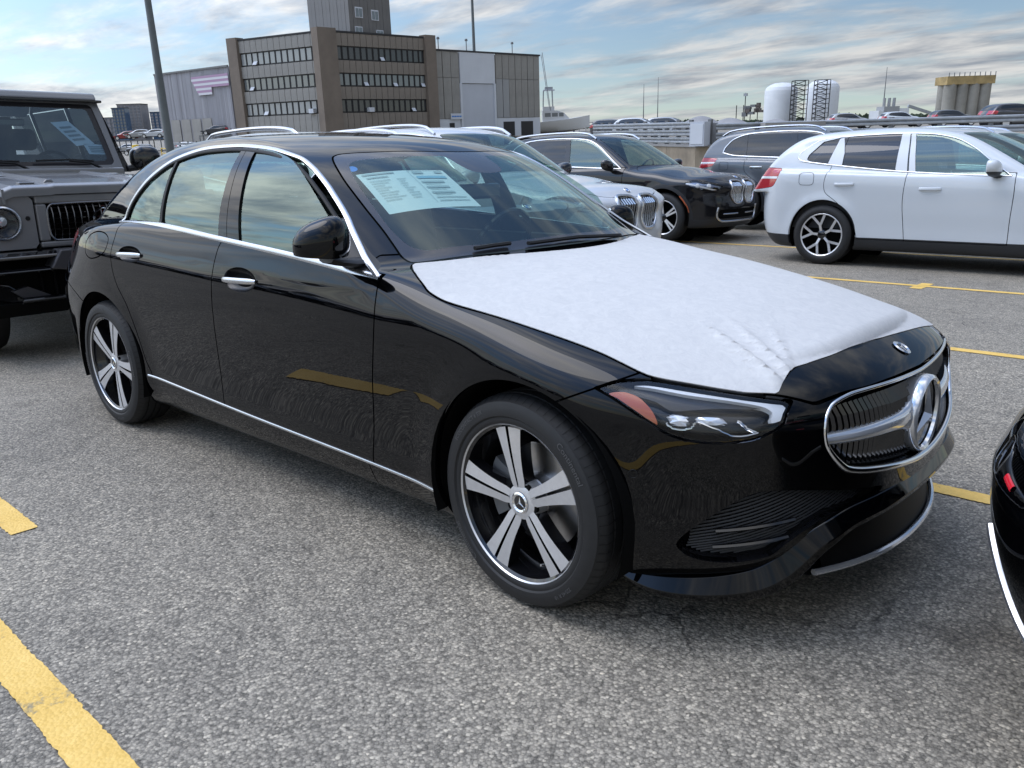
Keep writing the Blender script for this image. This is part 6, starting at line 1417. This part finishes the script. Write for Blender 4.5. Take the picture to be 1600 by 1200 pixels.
# ---------------------------------------------------------------- boat on stands
def boat():
    A = lvg(872, 135); root = bthing('fishing_boat', 'white sport fishing boat with flybridge and tall outriggers', 'boat', A); root.matrix_world = LV @ Matrix.Translation(Vector(A)) @ Matrix.Rotation(YAW-math.pi/2, 4, 'Z')
    G = []
    for t in np.linspace(0, 1, 14):
        x = -5+10*t; b_ = 1.7*(1-max(0, (t-.55)/.45)**2.2); sh = 2.9+.9*t**2
        G.append([(x, -b_, sh), (x, -b_*.9, sh-.6), (x, -b_*.55, 1.5+.5*t**3), (x, 0, 1.2+.9*t**4), (x, b_*.55, 1.5+.5*t**3), (x, b_*.9, sh-.6), (x, b_, sh)])
    MB().grid(G).build('hull', MAT['boat_white'], root, fix=False); MB().add([q[0] for q in G]+[q[-1] for q in G[::-1]], [tuple(range(28))]).build('deck', MAT['boat_white'], root)
    mb = MB(); Q = [(-2.5, 2.9), (1.8, 3.3), (.9, 4.2), (-.2, 4.6), (-2.5, 4.6)]; mb.prism(Q, -1.3, 1.3, lambda a, b_, h: (a, h, b_)); c = mb.build('cabin', MAT['boat_white'], root)
    for a, b_ in ((-2.1, -1.2), (-1.0, -.1), (.1, .8)): MB().box(a, b_, -1.33, -1.30, 3.7, 4.25).build('cabin_window', MAT['pane'], c)
    MB().box(-2.4, -.6, -1.1, 1.1, 4.62, 5.2).build('flybridge', MAT['boat_white'], root)
    for x in (-2.3, -.8):
        for y in (-1, 1): MB().tube([(x, y, 5.2), (x*.9-.15, y*.8, 7.6)], .05, 5).build('tower_leg', MAT['galv'], root)
    MB().box(-2.3, -.5, -1.0, 1.0, 7.55, 7.7).build('tower_top', MAT['panel_white'], root); MB().box(-2.0, -.8, -.6, .6, 7.7, 8.1).build('instrument_pod', MAT['galv'], root)
    for y in (-1.2, 1.2): MB().tube([(-1.2, y, 4.6), (-2.4, y*1.6, 13)], .05, 5).build('outrigger', MAT['galv'], root)
    for x in (-3, 0, 2.5):
        for y in (-1, 1): MB().tube([(x, y*1.5, 0), (x, y*.8, 1.7)], .08, 5).build('stand', MAT['galv_dark'], root)
boat()
def pontoon():
    A = lvg(905, 150); root = bthing('gangway', 'low railed gangway right of the fishing boat', 'gangway', A); u = RGT
    for z in (1.2, 2.0, 2.7): MB().bar((0, 0, z), tuple(u*9.5+[0, 0, z]), .12, .12).build('rail', MAT['panel_light'], root)
    for k in range(9): MB().bar(tuple(u*k*1.18), tuple(u*k*1.18+[0, 0, 2.7]), .1, .1, up=(0, 1, 0)).build('post', MAT['panel_light'], root)
pontoon()
# ---------------------------------------------------------------- guardrails
def guardrail(pts, label, levels, post_h, gap):
    """pts: level ground points along the rail"""
    P = np.array(pts); root = bthing('guardrail', label, 'guardrail', P[0]); P = P-P[0]
    prof = [(-.155, 0), (-.12, .07), (-.06, .07), (0, 0), (.06, .07), (.12, .07), (.155, 0)]
    seg = np.linalg.norm(np.diff(P, axis=0), axis=1); cum = np.r_[0, np.cumsum(seg)]; n = int(cum[-1]/gap)
    S = np.linspace(0, cum[-1], n+1); Q = np.stack([np.interp(S, cum, P[:, i]) for i in range(3)], 1); T = np.gradient(Q, axis=0); T /= np.linalg.norm(T, axis=1)[:, None]; N = np.stack([T[:, 1], -T[:, 0], 0*T[:, 0]], 1); N *= np.sign((N@OUT))[:, None]
    base = MB().box(-.09, .09, -.09, .09, 0, post_h).mesh('post')
    for q in Q: o = obj('post', base, MAT['galv_dark'], root); o.location = tuple(q)
    for z in levels:
        for k in range(n):
            mb = MB(); G = [[Q[j]+N[j]*(.10+d)+np.array([0, 0, z+h]) for h, d in prof] for j in (k, k+1)]; mb.grid(G, True); mb.build('rail', MAT['galv'], root, fix=False)
    return root
TZ = 1.18
def up(px, d): q = lvg(px, d); q[2] = TZ; return q
RAIL_L = [up(930, 56), up(1000, 49), up(1085, 43), up(1110, 42.2)]; RAIL_R = [up(1118, 42), up(1250, 42), up(1400, 40.5), up(1600, 38), up(1720, 37)]
guardrail(RAIL_L, 'three-rail steel guardrail above the stained concrete wall', (.25, .62, 1.0), 1.25, 1.3)
guardrail(RAIL_R, 'steel guardrail running behind the white side-on SUV', (.45, .88), 1.08, 1.9)
guardrail([lvg(268, 118), lvg(330, 112), lvg(372, 110)], 'grey guardrail in front of the ribbed metal hall', (.5, 1.0, 1.5), 1.8, 1.9)
def retaining_wall():
    P = [q-np.array([0, 0, TZ])-FWD*.5 for q in RAIL_L[:-1]+RAIL_R]; root = bthing('retaining_wall', 'low stained concrete wall under the guardrails', 'wall', P[0])
    for a, b in zip(P[:-1], P[1:]):
        F = Face(a, b, OUT); n = max(1, int(F.L/2.4)); w = F.L/n
        for k in range(n): fpart('wall_block', F, k*w+.01, -.6, 0, w-.02, TZ+.52, .5, 'wall_conc', root, P[0])
        fpart('coping', F, .0, TZ-.07, .05, F.L, .12, .6, 'panel_light2', root, P[0])
    # the higher ground the rails stand on
    top = [q-FWD*.35 for q in RAIL_L[:-1]+RAIL_R]; far_ = [q+FWD*130+RGT*(40 if k > 3 else -10) for k, q in enumerate(top)]
    mb = MB(); mb.grid(np.stack([np.array(top), np.array(far_)], 1)-np.array([0, 0, .04]), False); o = mb.build('upper_terrace', MAT['asphalt'], None, fix=False); o.matrix_world = LV; tag(o, kind='structure')
    if o.data.polygons[0].normal.z < 0: o.data.flip_normals()
retaining_wall()
def sign_box():
    A = up(1094, 42); root = bthing('utility_box', 'pale blue utility box hung on the guardrail', 'box', A); MB().box(-.40, .40, -.3, .3, .0, 1.15).build('cabinet', MAT['panel_white2'], root); MB().box(-.34, .34, -.33, -.3, .1, 1.05).build('door', MAT['panel_white'], root)
sign_box()
A_ = up(1239, 41.3); r_ = bthing('concrete_block', 'pale concrete block in the guardrail line above the grey SUV', 'block', A_); o_ = MB().box(-1.45, 1.45, -.4, .4, 0, 1.0, Matrix.Rotation(YAW-math.pi/2, 4, 'Z')).build('block', MAT['wall_grey'] if 'wall_grey' in MAT else pmat('wall_grey', (.30, .29, .27), .85, noise=(1, .12)), r_)
def yellow_railing():
    A, B = lvg(250, 92), lvg(292, 84); root = bthing('safety_railing', 'yellow safety railing at the far left road', 'railing', A); d = B-A
    for z in (.55, 1.05): MB().tube([(0, 0, z+.25), tuple(d+[0, 0, z])], .05, 6).build('rail', MAT['safety_yellow'], root)
    for t in (0, .33, .66, 1): MB().tube([tuple(d*t), tuple(d*t+[0, 0, 1.3-.25*t])], .05, 6).build('post', MAT['safety_yellow'], root)
    B = lvg(211, 100); r2 = bthing('bollard', 'thick yellow bollard left of the lamp pole', 'bollard', B); MB().lathe([(0, 0), (.42, 0), (.42, 1.55), (.34, 1.68), (0, 1.72)], 16, axis='z').build('bollard_post', MAT['safety_yellow'], r2)
yellow_railing()
# ---------------------------------------------------------------- boxy grey off-roader behind the sedan (front face at x=0, nose to +x)
def gwagon(loc):
    M = MAT; P = M['paint_grey']; root = thing('off_road_car', 'boxy grey off-roader with black bumper and slatted grille behind the black sedan', 'car', loc)
    def part(name, mb, mat, parent=root, bw=0., seg=2, fix=True):
        o = mb.build(name, MAT[mat], parent, fix=fix)
        if bw: bevel(o, bw, seg)
        return o
    def prism_y(Q, y0, y1): return MB().prism(Q, y0, y1, lambda a, b, h: (a, h, b))
    def prism_x(Q, x0, x1): return MB().prism(Q, x0, x1, lambda a, b, h: (h, a, b))
    # nose panel with openings: built from strips round the grille and lamps
    def plate(y0, y1, z0, z1, x0=-.10, x1=0., name='nose_panel'): part(name, MB().box(x0, x1, y0, y1, z0, z1), 'paint_grey', bw=.012)
    plate(-.47, .47, 1.095, 1.155); plate(-.47, .47, .79, .832)
    for s in (-1, 1):
        a, b = sorted((s*.40, s*.472)); plate(a, b, .834, 1.093)
        # lamp pod: a panel with a round hole
        n = 40; ring = [(s*.69+.118*math.cos(t), .975+.118*math.sin(t)) for t in np.linspace(0, 2*math.pi, n, endpoint=False)]
        sq = []
        for t in np.linspace(0, 2*math.pi, n, endpoint=False):
            c, q = math.cos(t), math.sin(t); k = 1/max(abs(c)/.205, abs(q)/.18); sq.append((s*.69+c*k, .972+q*k))
        V = [(.0, a, b) for a, b in sq]+[(-.004, a, b) for a, b in ring]+[(-.09, a, b) for a, b in ring]+[(-.09, a, b) for a, b in sq]
        F = [(i, (i+1) % n, n+(i+1) % n, n+i) for i in range(n)]+[(n+i, n+(i+1) % n, 2*n+(i+1) % n, 2*n+i) for i in range(n)]+[(i, 3*n+i, 3*n+(i+1) % n, (i+1) % n) for i in range(n)]
        part('lamp_panel', MB().add(V, F, False), 'paint_grey')
        L = MB(); L.lathe([(.118, -.02), (.114, .012), (.104, .02), (.098, .012), (.096, -.01)], 40, axis='x', c=(0, s*.69, .975)); lo = part('headlight', L, 'satin')
        g = MB(); g.lathe([(.0, .012), (.05, .010), (.098, -.004)], 32, axis='x', c=(0, s*.69, .975)); part('lamp_glass', g, 'glass_lamp', lo)
        d = MB(); d.lathe([(0, -.06), (.06, -.055), (.10, -.02)], 32, axis='x', c=(0, s*.69, .975)); part('lamp_bowl', d, 'lamp_body', lo)
        p = MB(); p.lathe([(0, -.01), (.03, -.014), (.042, -.04)], 20, axis='x', c=(0, s*.69, .985)); part('projector_lens', p, 'projector', lo)
        w = MB(); w.lathe([(0, .004), (.013, .004), (.016, -.004)], 12, axis='x', c=(.002, s*.53, 1.0)); part('parking_sensor', w, 'rubber_seal')
        # fenders
        fq = [(s*.62, .62), (s*.93, .62), (s*.93, .98), (s*.90, 1.10), (s*.62, 1.15)]
        part('front_fender', prism_x(fq, -1.42, -.10), 'paint_grey', bw=.03, seg=3)
        part('turn_signal', MB().box(-.50, -.28, s*.80-.055, s*.80+.055, 1.10, 1.175), 'white_lens', bw=.025, seg=3)
        part('wheel_arch', MB().tube([(-.62+.47*math.cos(t), s*.95, .42+.47*math.sin(t)) for t in np.linspace(-.1, math.pi+.1, 20)], .055, 8), 'black_plastic')
    part('grille_backing', MB().box(-.16, -.12, -.40, .40, .834, 1.093), 'dark_void')
    fr = [(.40, .835), (.40, 1.09), (-.40, 1.09), (-.40, .835)]
    part('grille_frame', MB().tube([(-.004, a, b) for a, b in smooth_outline([(.36, .838), (.398, .88), (.398, 1.05), (.36, 1.09), (-.36, 1.09), (-.398, 1.05), (-.398, .88), (-.36, .838)], 4)], .007, 6, closed=True), 'dark_chrome')
    for k in range(16):
        y = -.36+k*.048
        part('grille_slat', MB().tube([(-.055, y, .842), (-.03, y, .90), (-.026, y, 1.02), (-.05, y, 1.085)], .0085, 6, flat=(.7, 1.8)), 'dark_chrome')
    for z in np.linspace(.87, 1.06, 6): part('grille_mesh_bar', MB().bar((-.10, -.39, z), (-.10, .39, z), .012, .006), 'gloss_black')
    em = MB(); em.lathe([(.088, -.03), (.095, .0), (.088, .012), (.08, .004)], 40, axis='x', c=(0, 0, .965)); e = part('star_badge', em, 'chrome'); st = MB(); star_mesh(st, .085, .01, lambda a, b, h: (.0+h, a, .965+b)); part('star_emblem', st, 'chrome', e, fix=False)
    # hood: raised panel with front lip and side channels
    H = []
    for x, z in ((.012, 1.158), (.012, 1.215), (-.03, 1.232), (-.4, 1.262), (-.9, 1.29), (-1.30, 1.305)):
        H.append([(x, y, z-dz) for y, dz in ((-.66, .03), (-.60, .008), (-.36, .006), (-.33, .0), (.33, 0), (.36, .006), (.60, .008), (.66, .03))])
    part('hood', MB().grid(H, False), 'paint_grey', bw=.01, fix=False)
    for s in (-1, 1):
        part('hood_ridge', MB().prism([(s*.36, 0), (s*.33, .03), (s*.30, .03), (s*.27, 0)], -1.15, -.12, lambda a, b, h: (h, a, b+1.232-(h+.12)*.056)), 'paint_grey', bw=.008)
        part('hood_side', MB().box(-1.30, .01, s*.655, s*.672, 1.10, 1.20), 'paint_grey')
        part('hood_latch', MB().box(-.16, -.09, s*.47-.05, s*.47+.05, 1.232, 1.244), 'paint_grey', bw=.005)
        part('round_cover', MB().lathe([(0, 1.302), (.12, 1.300), (.13, 1.292)], 24, axis='z', c=(-1.02, s*.42, -.005)), 'paint_grey')
    part('cowl', MB().box(-1.42, -1.29, -.74, .74, 1.16, 1.34), 'paint_grey', bw=.015)
    # body box, cabin
    part('body_side', MB().box(-4.1, -1.42, -.91, .91, .55, 1.28), 'paint_grey', bw=.03)
    part('underbody', MB().box(-4.0, -.2, -.70, .70, .40, .62), 'black_plastic')
    # windscreen frame, glass, roof, pillars
    def wq(y0, y1, z0, z1): return [(-1.42-(z-1.30)*.42, y, z) for z, y in ((z0, y0[0]), (z0, y1[0]), (z1, y1[1]), (z1, y0[1]))]
    outer = np.array([(-.78, 1.31), (.78, 1.31), (.70, 1.93), (-.70, 1.93)]); inn = smooth_outline([(-.715, 1.40), (-.68, 1.365), (.68, 1.365), (.715, 1.40), (.655, 1.86), (.62, 1.89), (-.62, 1.89), (-.655, 1.86)], 4)
    def to3(q, dx=0): return (-1.40-(q[1]-1.30)*.38+dx, q[0], q[1])
    n = len(inn); oq = []
    for q in inn:
        d = q-np.array([0, 1.62]); k = min((.78-.129*(q[1]-1.31))/max(abs(d[0]), 1e-6), ((.31) if d[1] > 0 else .31)/max(abs(d[1]), 1e-6)); oq.append(np.array([0, 1.62])+d*k)
    V = [to3(q) for q in oq]+[to3(q) for q in inn]+[to3(q, -.04) for q in inn]
    part('windscreen_frame', MB().add(V, [(i, (i+1) % n, n+(i+1) % n, n+i) for i in range(n)]+[(n+i, n+(i+1) % n, 2*n+(i+1) % n, 2*n+i) for i in range(n)]), 'paint_grey', fix=True)
    part('windscreen_border', MB().add([to3(q, -.012) for q in inn]+[to3(np.array([0, 1.62])+(q-[0, 1.62])*[.93, .86], -.012) for q in inn], [(i, (i+1) % n, n+(i+1) % n, n+i) for i in range(n)]), 'frit', fix=True)
    part('windscreen', MB().add([to3(q, -.014) for q in inn], [tuple(range(n))]), 'glass_g', fix=True)
    part('camera_housing', MB().prism([(-.13, 1.90), (-.12, 1.80), (-.09, 1.77), (.09, 1.77), (.12, 1.80), (.13, 1.90)], .02, .045, lambda a, b, h: to3((a, b), -h)), 'frit'); part('rear_view_mirror', MB().box(-1.74, -1.70, -.11, .11, 1.70, 1.76), 'gloss_black', bw=.012)
    part('roof', prism_y([(-1.56, 1.925), (-1.60, 1.985), (-1.75, 2.0), (-3.9, 2.0), (-4.05, 1.96), (-4.05, 1.92)], -.69, .69), 'paint_grey', bw=.03, seg=3); part('roof_gutter', MB().box(-4.0, -1.57, -.735, .735, 1.905, 1.93), 'gloss_black', bw=.01)
    for s in (-1, 1):
        part('a_pillar', MB().prism([(-1.42, 1.30), (-1.48, 1.30), (-1.70, 1.92), (-1.64, 1.92)], .0, .06, lambda a, b, h: (a, s*(.79-.129*(b-1.31)/1.0-.06+h), b)), 'paint_grey')
        for x0, x1 in ((-2.40, -1.62), (-3.35, -2.50), (-3.98, -3.45)): part('side_window', MB().add([(x0, s*.885, 1.30), (x1+.12 if x1 > -1.7 else x1, s*.885, 1.30), (x1 - .08 if x1 > -1.7 else x1, s*.74, 1.90), (x0, s*.74, 1.90)], [(0, 1, 2, 3)]), 'glass_dark')
        for x in (-2.45, -3.40, -4.02): part('pillar', MB().add([(x-.05, s*.888, 1.28), (x+.05, s*.888, 1.28), (x+.05, s*.742, 1.92), (x-.05, s*.742, 1.92)], [(0, 1, 2, 3)]), 'paint_grey')
        mr = MB(); f_ = lambda x, y, z: ((np.abs((x+1.52)/.09)**2.6+np.abs((y-s*1.04)/.14)**2.6+np.abs((z-1.42)/.115)**2.6+1e-9)**(1/2.6)-1)*.1
        surf_obj('mirror', surface(f_, (-1.7, s*1.04-.2, 1.25), (-1.35, s*1.04+.2, 1.6), .022), M['gloss_black'], root)
        part('mirror_arm', MB().tube([(-1.52, s*.86, 1.33), (-1.52, s*.96, 1.34)], .03, 8), 'black_plastic')
        part('door_strip', MB().box(-3.9, -1.45, s*.91, s*.925, .86, .95), 'black_plastic')
    # wipers
    for y0, y1 in ((-.70, -.02), (.05, .58)):
        p = MB(); p.tube([(-1.385, y1, 1.335), (-1.385, y1-.10, 1.385), (-1.400, (y0+y1)/2, 1.405)], .011, 6); w = part('wiper', p, 'rubber_seal'); b = MB(); b.tube([(-1.404, y0, 1.405), (-1.402, (y0+y1)/2, 1.412), (-1.398, y1-.06, 1.40)], .009, 6); part('wiper_blade', b, 'rubber_seal', w)
    # bumper
    bq = [(-.12, .79), (.14, .775), (.20, .74), (.20, .70), (.10, .68), (.10, .52), (.14, .47), (.06, .42), (-.12, .42)]
    part('bumper_top', prism_y([(-.12, .788), (.13, .778), (.18, .755), (.18, .735), (-.12, .735)], -.96, .96), 'gloss_black', bw=.012)
    part('bumper_core', MB().box(-.12, .06, -.94, .94, .43, .735), 'dark_void')
    part('bumper_mid', prism_y([(.0, .675), (.16, .675), (.19, .655), (.16, .64), (0, .64)], -.96, .96), 'gloss_black', bw=.01)
    part('bumper_lower', prism_y([(.0, .455), (.15, .47), (.17, .45), (.12, .42), (0, .41)], -.70, .70), 'gloss_black', bw=.01)
    part('skid_shade_plate', prism_y([(.0, .43), (.13, .44), (.08, .34), (-.45, .28), (-.45, .40)], -.95, .95), 'dark_void', bw=.01)  # full width and black: stands in for the shadow under the car
    for s in (-1, 1):
        part('bumper_bracket', MB().prism([(s*.30, .785), (s*.42, .785), (s*.50, .66), (s*.38, .64)], .05, .205, lambda a, b, h: (h, a, b)), 'paint_dark_grey', bw=.01)
        part('bumper_corner', MB().prism([(s*.62, .46), (s*.74, .56), (s*.96, .62), (s*.96, .50), (s*.72, .43)], .0, .15, lambda a, b, h: (h-abs(a)*.1, a, b)), 'gloss_black', bw=.01)
        part('intake_plate', MB().prism([(s*.50, .47), (s*.64, .545), (s*.74, .52), (s*.68, .47)], .06, .12, lambda a, b, h: (h, a, b)), 'paint_dark_grey')
    for k in range(13): y = -.54+k*.09; part('intake_fin', MB().box(.06, .10, y-.008, y+.008, .47, .64), 'gloss_black')
    wl = simple_wheel(.40, .27, .28, 5, 'pair')
    for x in (-.62, -3.51):
        place_wheel(root, wl, (x, -.80, .40)); place_wheel(root, wl, (x, .80, .40), flip=True)
    # cabin
    part('dashboard', MB().box(-1.95, -1.55, -.66, .66, 1.05, 1.34), 'seat', bw=.04)
    for y in (-.38, .38):
        part('seat', MB().box(-2.75, -2.58, y-.25, y+.25, .8, 1.48).box(-2.74, -2.62, y-.13, y+.13, 1.52, 1.72), 'seat', bw=.05)
    part('steering_wheel', MB().tube([(-2.02+.07*math.sin(t), .38+.18*math.cos(t), 1.32+.17*math.sin(t)) for t in np.linspace(0, 2*math.pi, 24, endpoint=False)], .015, 6, closed=True), 'gloss_black')
    part('cabin_back', MB().box(-4.0, -3.9, -.7, .7, .8, 1.9), 'seat')
    # papers on the windscreen
    for q, lab in (([(.28, 1.73), (.43, 1.745), (.60, 1.55), (.44, 1.53)], 'tall folded sheet behind the windscreen of the grey off-roader'), ([(.50, 1.55), (.70, 1.54), (.70, 1.455), (.53, 1.46)], 'white printed label low on the windscreen of the grey off-roader')):
        o = MB().add([tuple(np.array(to3(p, -.03))+np.array(loc)) for p in q], [(0, 1, 2, 3)]).build('paper_sheet', MAT['paper']); tag(o, lab, 'paper sheet')
        c = np.mean(np.array(q), 0)
        for k in range(4):
            a = np.array(q[0])*.8+np.array(q[3])*.2; l = [np.array(q[0])*(1-t)+np.array(q[3])*t for t in (.2+.17*k, .28+.17*k)]; r = [np.array(q[1])*(1-t)+np.array(q[2])*t for t in (.2+.17*k, .28+.17*k)]
            Q = [l[0]*.85+r[0]*.15, l[0]*.2+r[0]*.8, l[1]*.2+r[1]*.8, l[1]*.85+r[1]*.15]; MB().add([tuple(np.array(to3(p, -.026))+np.array(loc)) for p in Q], [(0, 1, 2, 3)]).build('print_line', MAT['ink_pale'], o)
    return root
pmat('dark_chrome', (.22, .22, .23), .25, metal=1); pmat('lamp_suv', (.22, .27, .36), .25, metal=.6)
pmat('paint_dark_grey', (.05, .05, .056), .4, coat=.6); pmat('ink_pale', (.30, .32, .33), .7); glassmat('glass_g', (.50, .64, .72), 2.1, reflect=(.62, .80, .95))
gwagon((-4.9, .0, 0))
# ---------------------------------------------------------------- far parked cars: coarse bodies, still with windows, lamps and wheels
def small_car_meshes(P, tagname):
    f, lower, xt = suv_shape(P); h = .075; W = P['W']/2; S = surface(f, (-xt-.12, -W-.1, .12), (P['nose']+.1, .05, P['H']+.06), h); S, _ = clip(S, lambda V: V[:, 1])
    ar = P['R']+.05; S, _ = clip(S, lambda V: np.where(V[:, 1] < -.5, np.maximum(ar-np.hypot(V[:, 0], V[:, 2]-P['R']), ar-np.hypot(V[:, 0]+P['WB'], V[:, 2]-P['R'])), -1))
    dq = smooth_outline(P['dlo'], 4); SI, S = clip(S, lambda V: np.where((V[:, 2] > P['belt']-.15) & (V[:, 1] < -.4), poly_sd(dq, V[:, 0], V[:, 2]), .08))
    hx, hw = P['header']; cw = P['cowl']; ws = np.array([(cw[0], -.2), (cw[0]-.2, .65), (hx-.12, hw), (hx, 0), (hx, -.2)]); WS, S = clip(S, lambda V: np.where((V[:, 2] > P['belt']-.05) & (V[:, 0] > hx-.4), poly_sd(ws, V[:, 0], np.abs(V[:, 1])), .08))
    z0, z1, rw = P['rear_glass']; RG, S = clip(S, lambda V: np.where(V[:, 0] < -P['WB']-.2, np.maximum(np.maximum(z0-V[:, 2], V[:, 2]-z1), np.abs(V[:, 1])-rw), .08))
    CL, S = clip(S, lambda V: V[:, 2]-.34)
    tq = smooth_outline(P['taillight'], 4); TL, S = clip(S, lambda V: np.where((V[:, 0] < -P['WB']-.3) & (np.abs(V[:, 1]) > .3), poly_sd(tq, V[:, 0], V[:, 2]), .08))
    wh = MB().lathe([(.25, -.12), (P['R'], -.10), (P['R'], .10), (.25, .12)], 20).mesh('tyre'); rm = MB().lathe([(0, -.10), (.25, -.12)], 16).mesh('rim')
    return dict(body=S.both(), side=SI.both(), ws=WS.both(), rg=RG.both(), clad=CL.both(), tail=TL.both(), wh=wh, rm=rm, P=P)
SMALL = {'suv': small_car_meshes(suv_params('mid', paint='x'), 'suv')}
_sm = {}
def small_car(paint, label, pos, rz, scale=1., group='cars parked far behind the lot'):
    D = SMALL['suv']; P = D['P']; root = thing('parked_car', label, 'car', (0, 0, 0), 0, group); root.matrix_world = LV @ Matrix.Translation(Vector(pos)) @ Matrix.Rotation(rz, 4, 'Z') @ Matrix.Diagonal((scale, scale, scale, 1))
    for nm, k, mt in (('body_shell', 'body', paint), ('side_window', 'side', 'glass_far'), ('windscreen', 'ws', 'glass_far'), ('rear_window', 'rg', 'glass_far'), ('cladding', 'clad', 'black_plastic'), ('tail_light', 'tail', 'red_lens')):
        key = (k, mt)
        if key not in _sm: o = surf_obj(nm, D[k], MAT[mt], root); _sm[key] = o.data
        else: o = obj(nm, _sm[key], None, root)
    for cx in (0, -P['WB']):
        for sy in (-1, 1):
            w = obj('wheel', D['wh'], MAT['rubber'], root); w.location = (cx, sy*(P['W']/2-.13), P['R']); r = obj('rim', D['rm'], MAT['alloy'], w); 
            if sy > 0: w.rotation_euler = (0, 0, math.pi)
    return root
pmat('glass_far', (.02, .024, .028), .08, spec=.9); pmat('paint_dark', (.03, .032, .04), .35, coat=1); pmat('paint_red', (.30, .02, .02), .35, coat=1); pmat('paint_blue', (.03, .07, .2), .35, coat=1)
az = YAW
LB = YAW-math.pi/2+math.pi      # nose to the image left
RB_ = YAW-math.pi/2
far = [(213, 128, 0, LB, 'paint_dark', 'dark blue car side-on beside the yellow bollard', .95), (197, 150, 2.2, LB+.4, 'paint_red', 'dark red car raised on the carrier, leftmost', .9), (216, 150, 2.4, LB+.3, 'paint_silver', 'silver car raised on the carrier, middle one', .9), (240, 150, 2.4, LB+.2, 'paint_white', 'white car raised on the carrier, rightmost', .9),
       (195, 160, 0, LB, 'paint_silver', 'silver car under the carrier', .9), (300, 135, 0, RB_, 'paint_white', 'white car behind the guardrail at the ribbed hall', 1.), (345, 140, 0, RB_, 'paint_silver', 'silver car behind the guardrail nearer the office block', 1.), (338, 160, 2.6, LB, 'paint_dark', 'dark car raised high in front of the ribbed hall', 1.05), (375, 160, 2.6, LB, 'paint_dark', 'dark car raised high, half behind the office corner', 1.05),
       (1005, 66, TZ, RB_-.3, 'paint_white', 'white car behind the three-rail guardrail', .95), (1052, 68, TZ, RB_-.3, 'paint_silver', 'silver car behind the three-rail guardrail', .95), (965, 74, TZ, RB_-.3, 'paint_dark', 'dark car behind the three-rail guardrail', .95),
       (1330, 82, TZ, RB_, 'paint_silver', 'silver car behind the long guardrail, left one', .9), (1410, 84, TZ, RB_, 'paint_white', 'white car behind the long guardrail, middle one', .9), (1490, 80, TZ, RB_, 'paint_dark', 'dark car behind the long guardrail, right one', .9), (1590, 62, TZ, RB_+.1, 'paint_dark', 'dark car at the right edge above the guardrail', 1.05)]
for px, dp, z, rz, pt, lab, sc in far:
    p = lvg(px, dp); p[2] = z; fw = np.array([math.cos(rz), math.sin(rz), 0]); small_car(pt, lab, p+fw*1.4*sc, rz, sc)
def carrier(px0, px1, depth, z, label):
    A, B = lvg(px0, depth), lvg(px1, depth); root = bthing('car_carrier', label, 'trailer', A, 'car carriers in the distance'); d = B-A
    for zz in (z, .35):
        for o_ in (0, 1.9): MB().bar(FWD*o_-FWD*.9+[0, 0, zz-.12], d+FWD*o_-FWD*.9+[0, 0, zz-.12], .35, .16).build('deck_beam', MAT['galv_dark'], root)
    for t in np.linspace(0, 1, 5):
        for o_ in (-1, 1): MB().bar(d*t+FWD*o_, d*t+FWD*o_+[0, 0, z], .14, .14, up=(0, 1, 0)).build('upright', MAT['galv_dark'], root)
carrier(183, 255, 150, 2.2, 'dark steel car carrier holding three cars at far left'); carrier(316, 392, 160, 2.6, 'dark steel car carrier in front of the ribbed hall')

# cars parked across the aisle behind the viewpoint: the black doors mirror them
for k, (x, y) in enumerate(((-33, -13.2), (-30, -13.0), (-27, -13.3), (-24, -13.1), (-21, -13.2), (-18, -13.0), (-15, -13.2), (-12, -13.0), (-9, -13.3), (-6, -13.1))):
    c = small_car('paint_dark', 'dark car parked opposite, seen only as a dark reflection in the black sedan', (0, 0, 0), 0, 1.05, 'cars parked across the aisle')
    c.matrix_world = Matrix.Translation((x, y, 0)) @ Matrix.Rotation(math.pi/2, 4, 'Z') @ Matrix.Diagonal((1.05, 1.05, 1.05, 1))
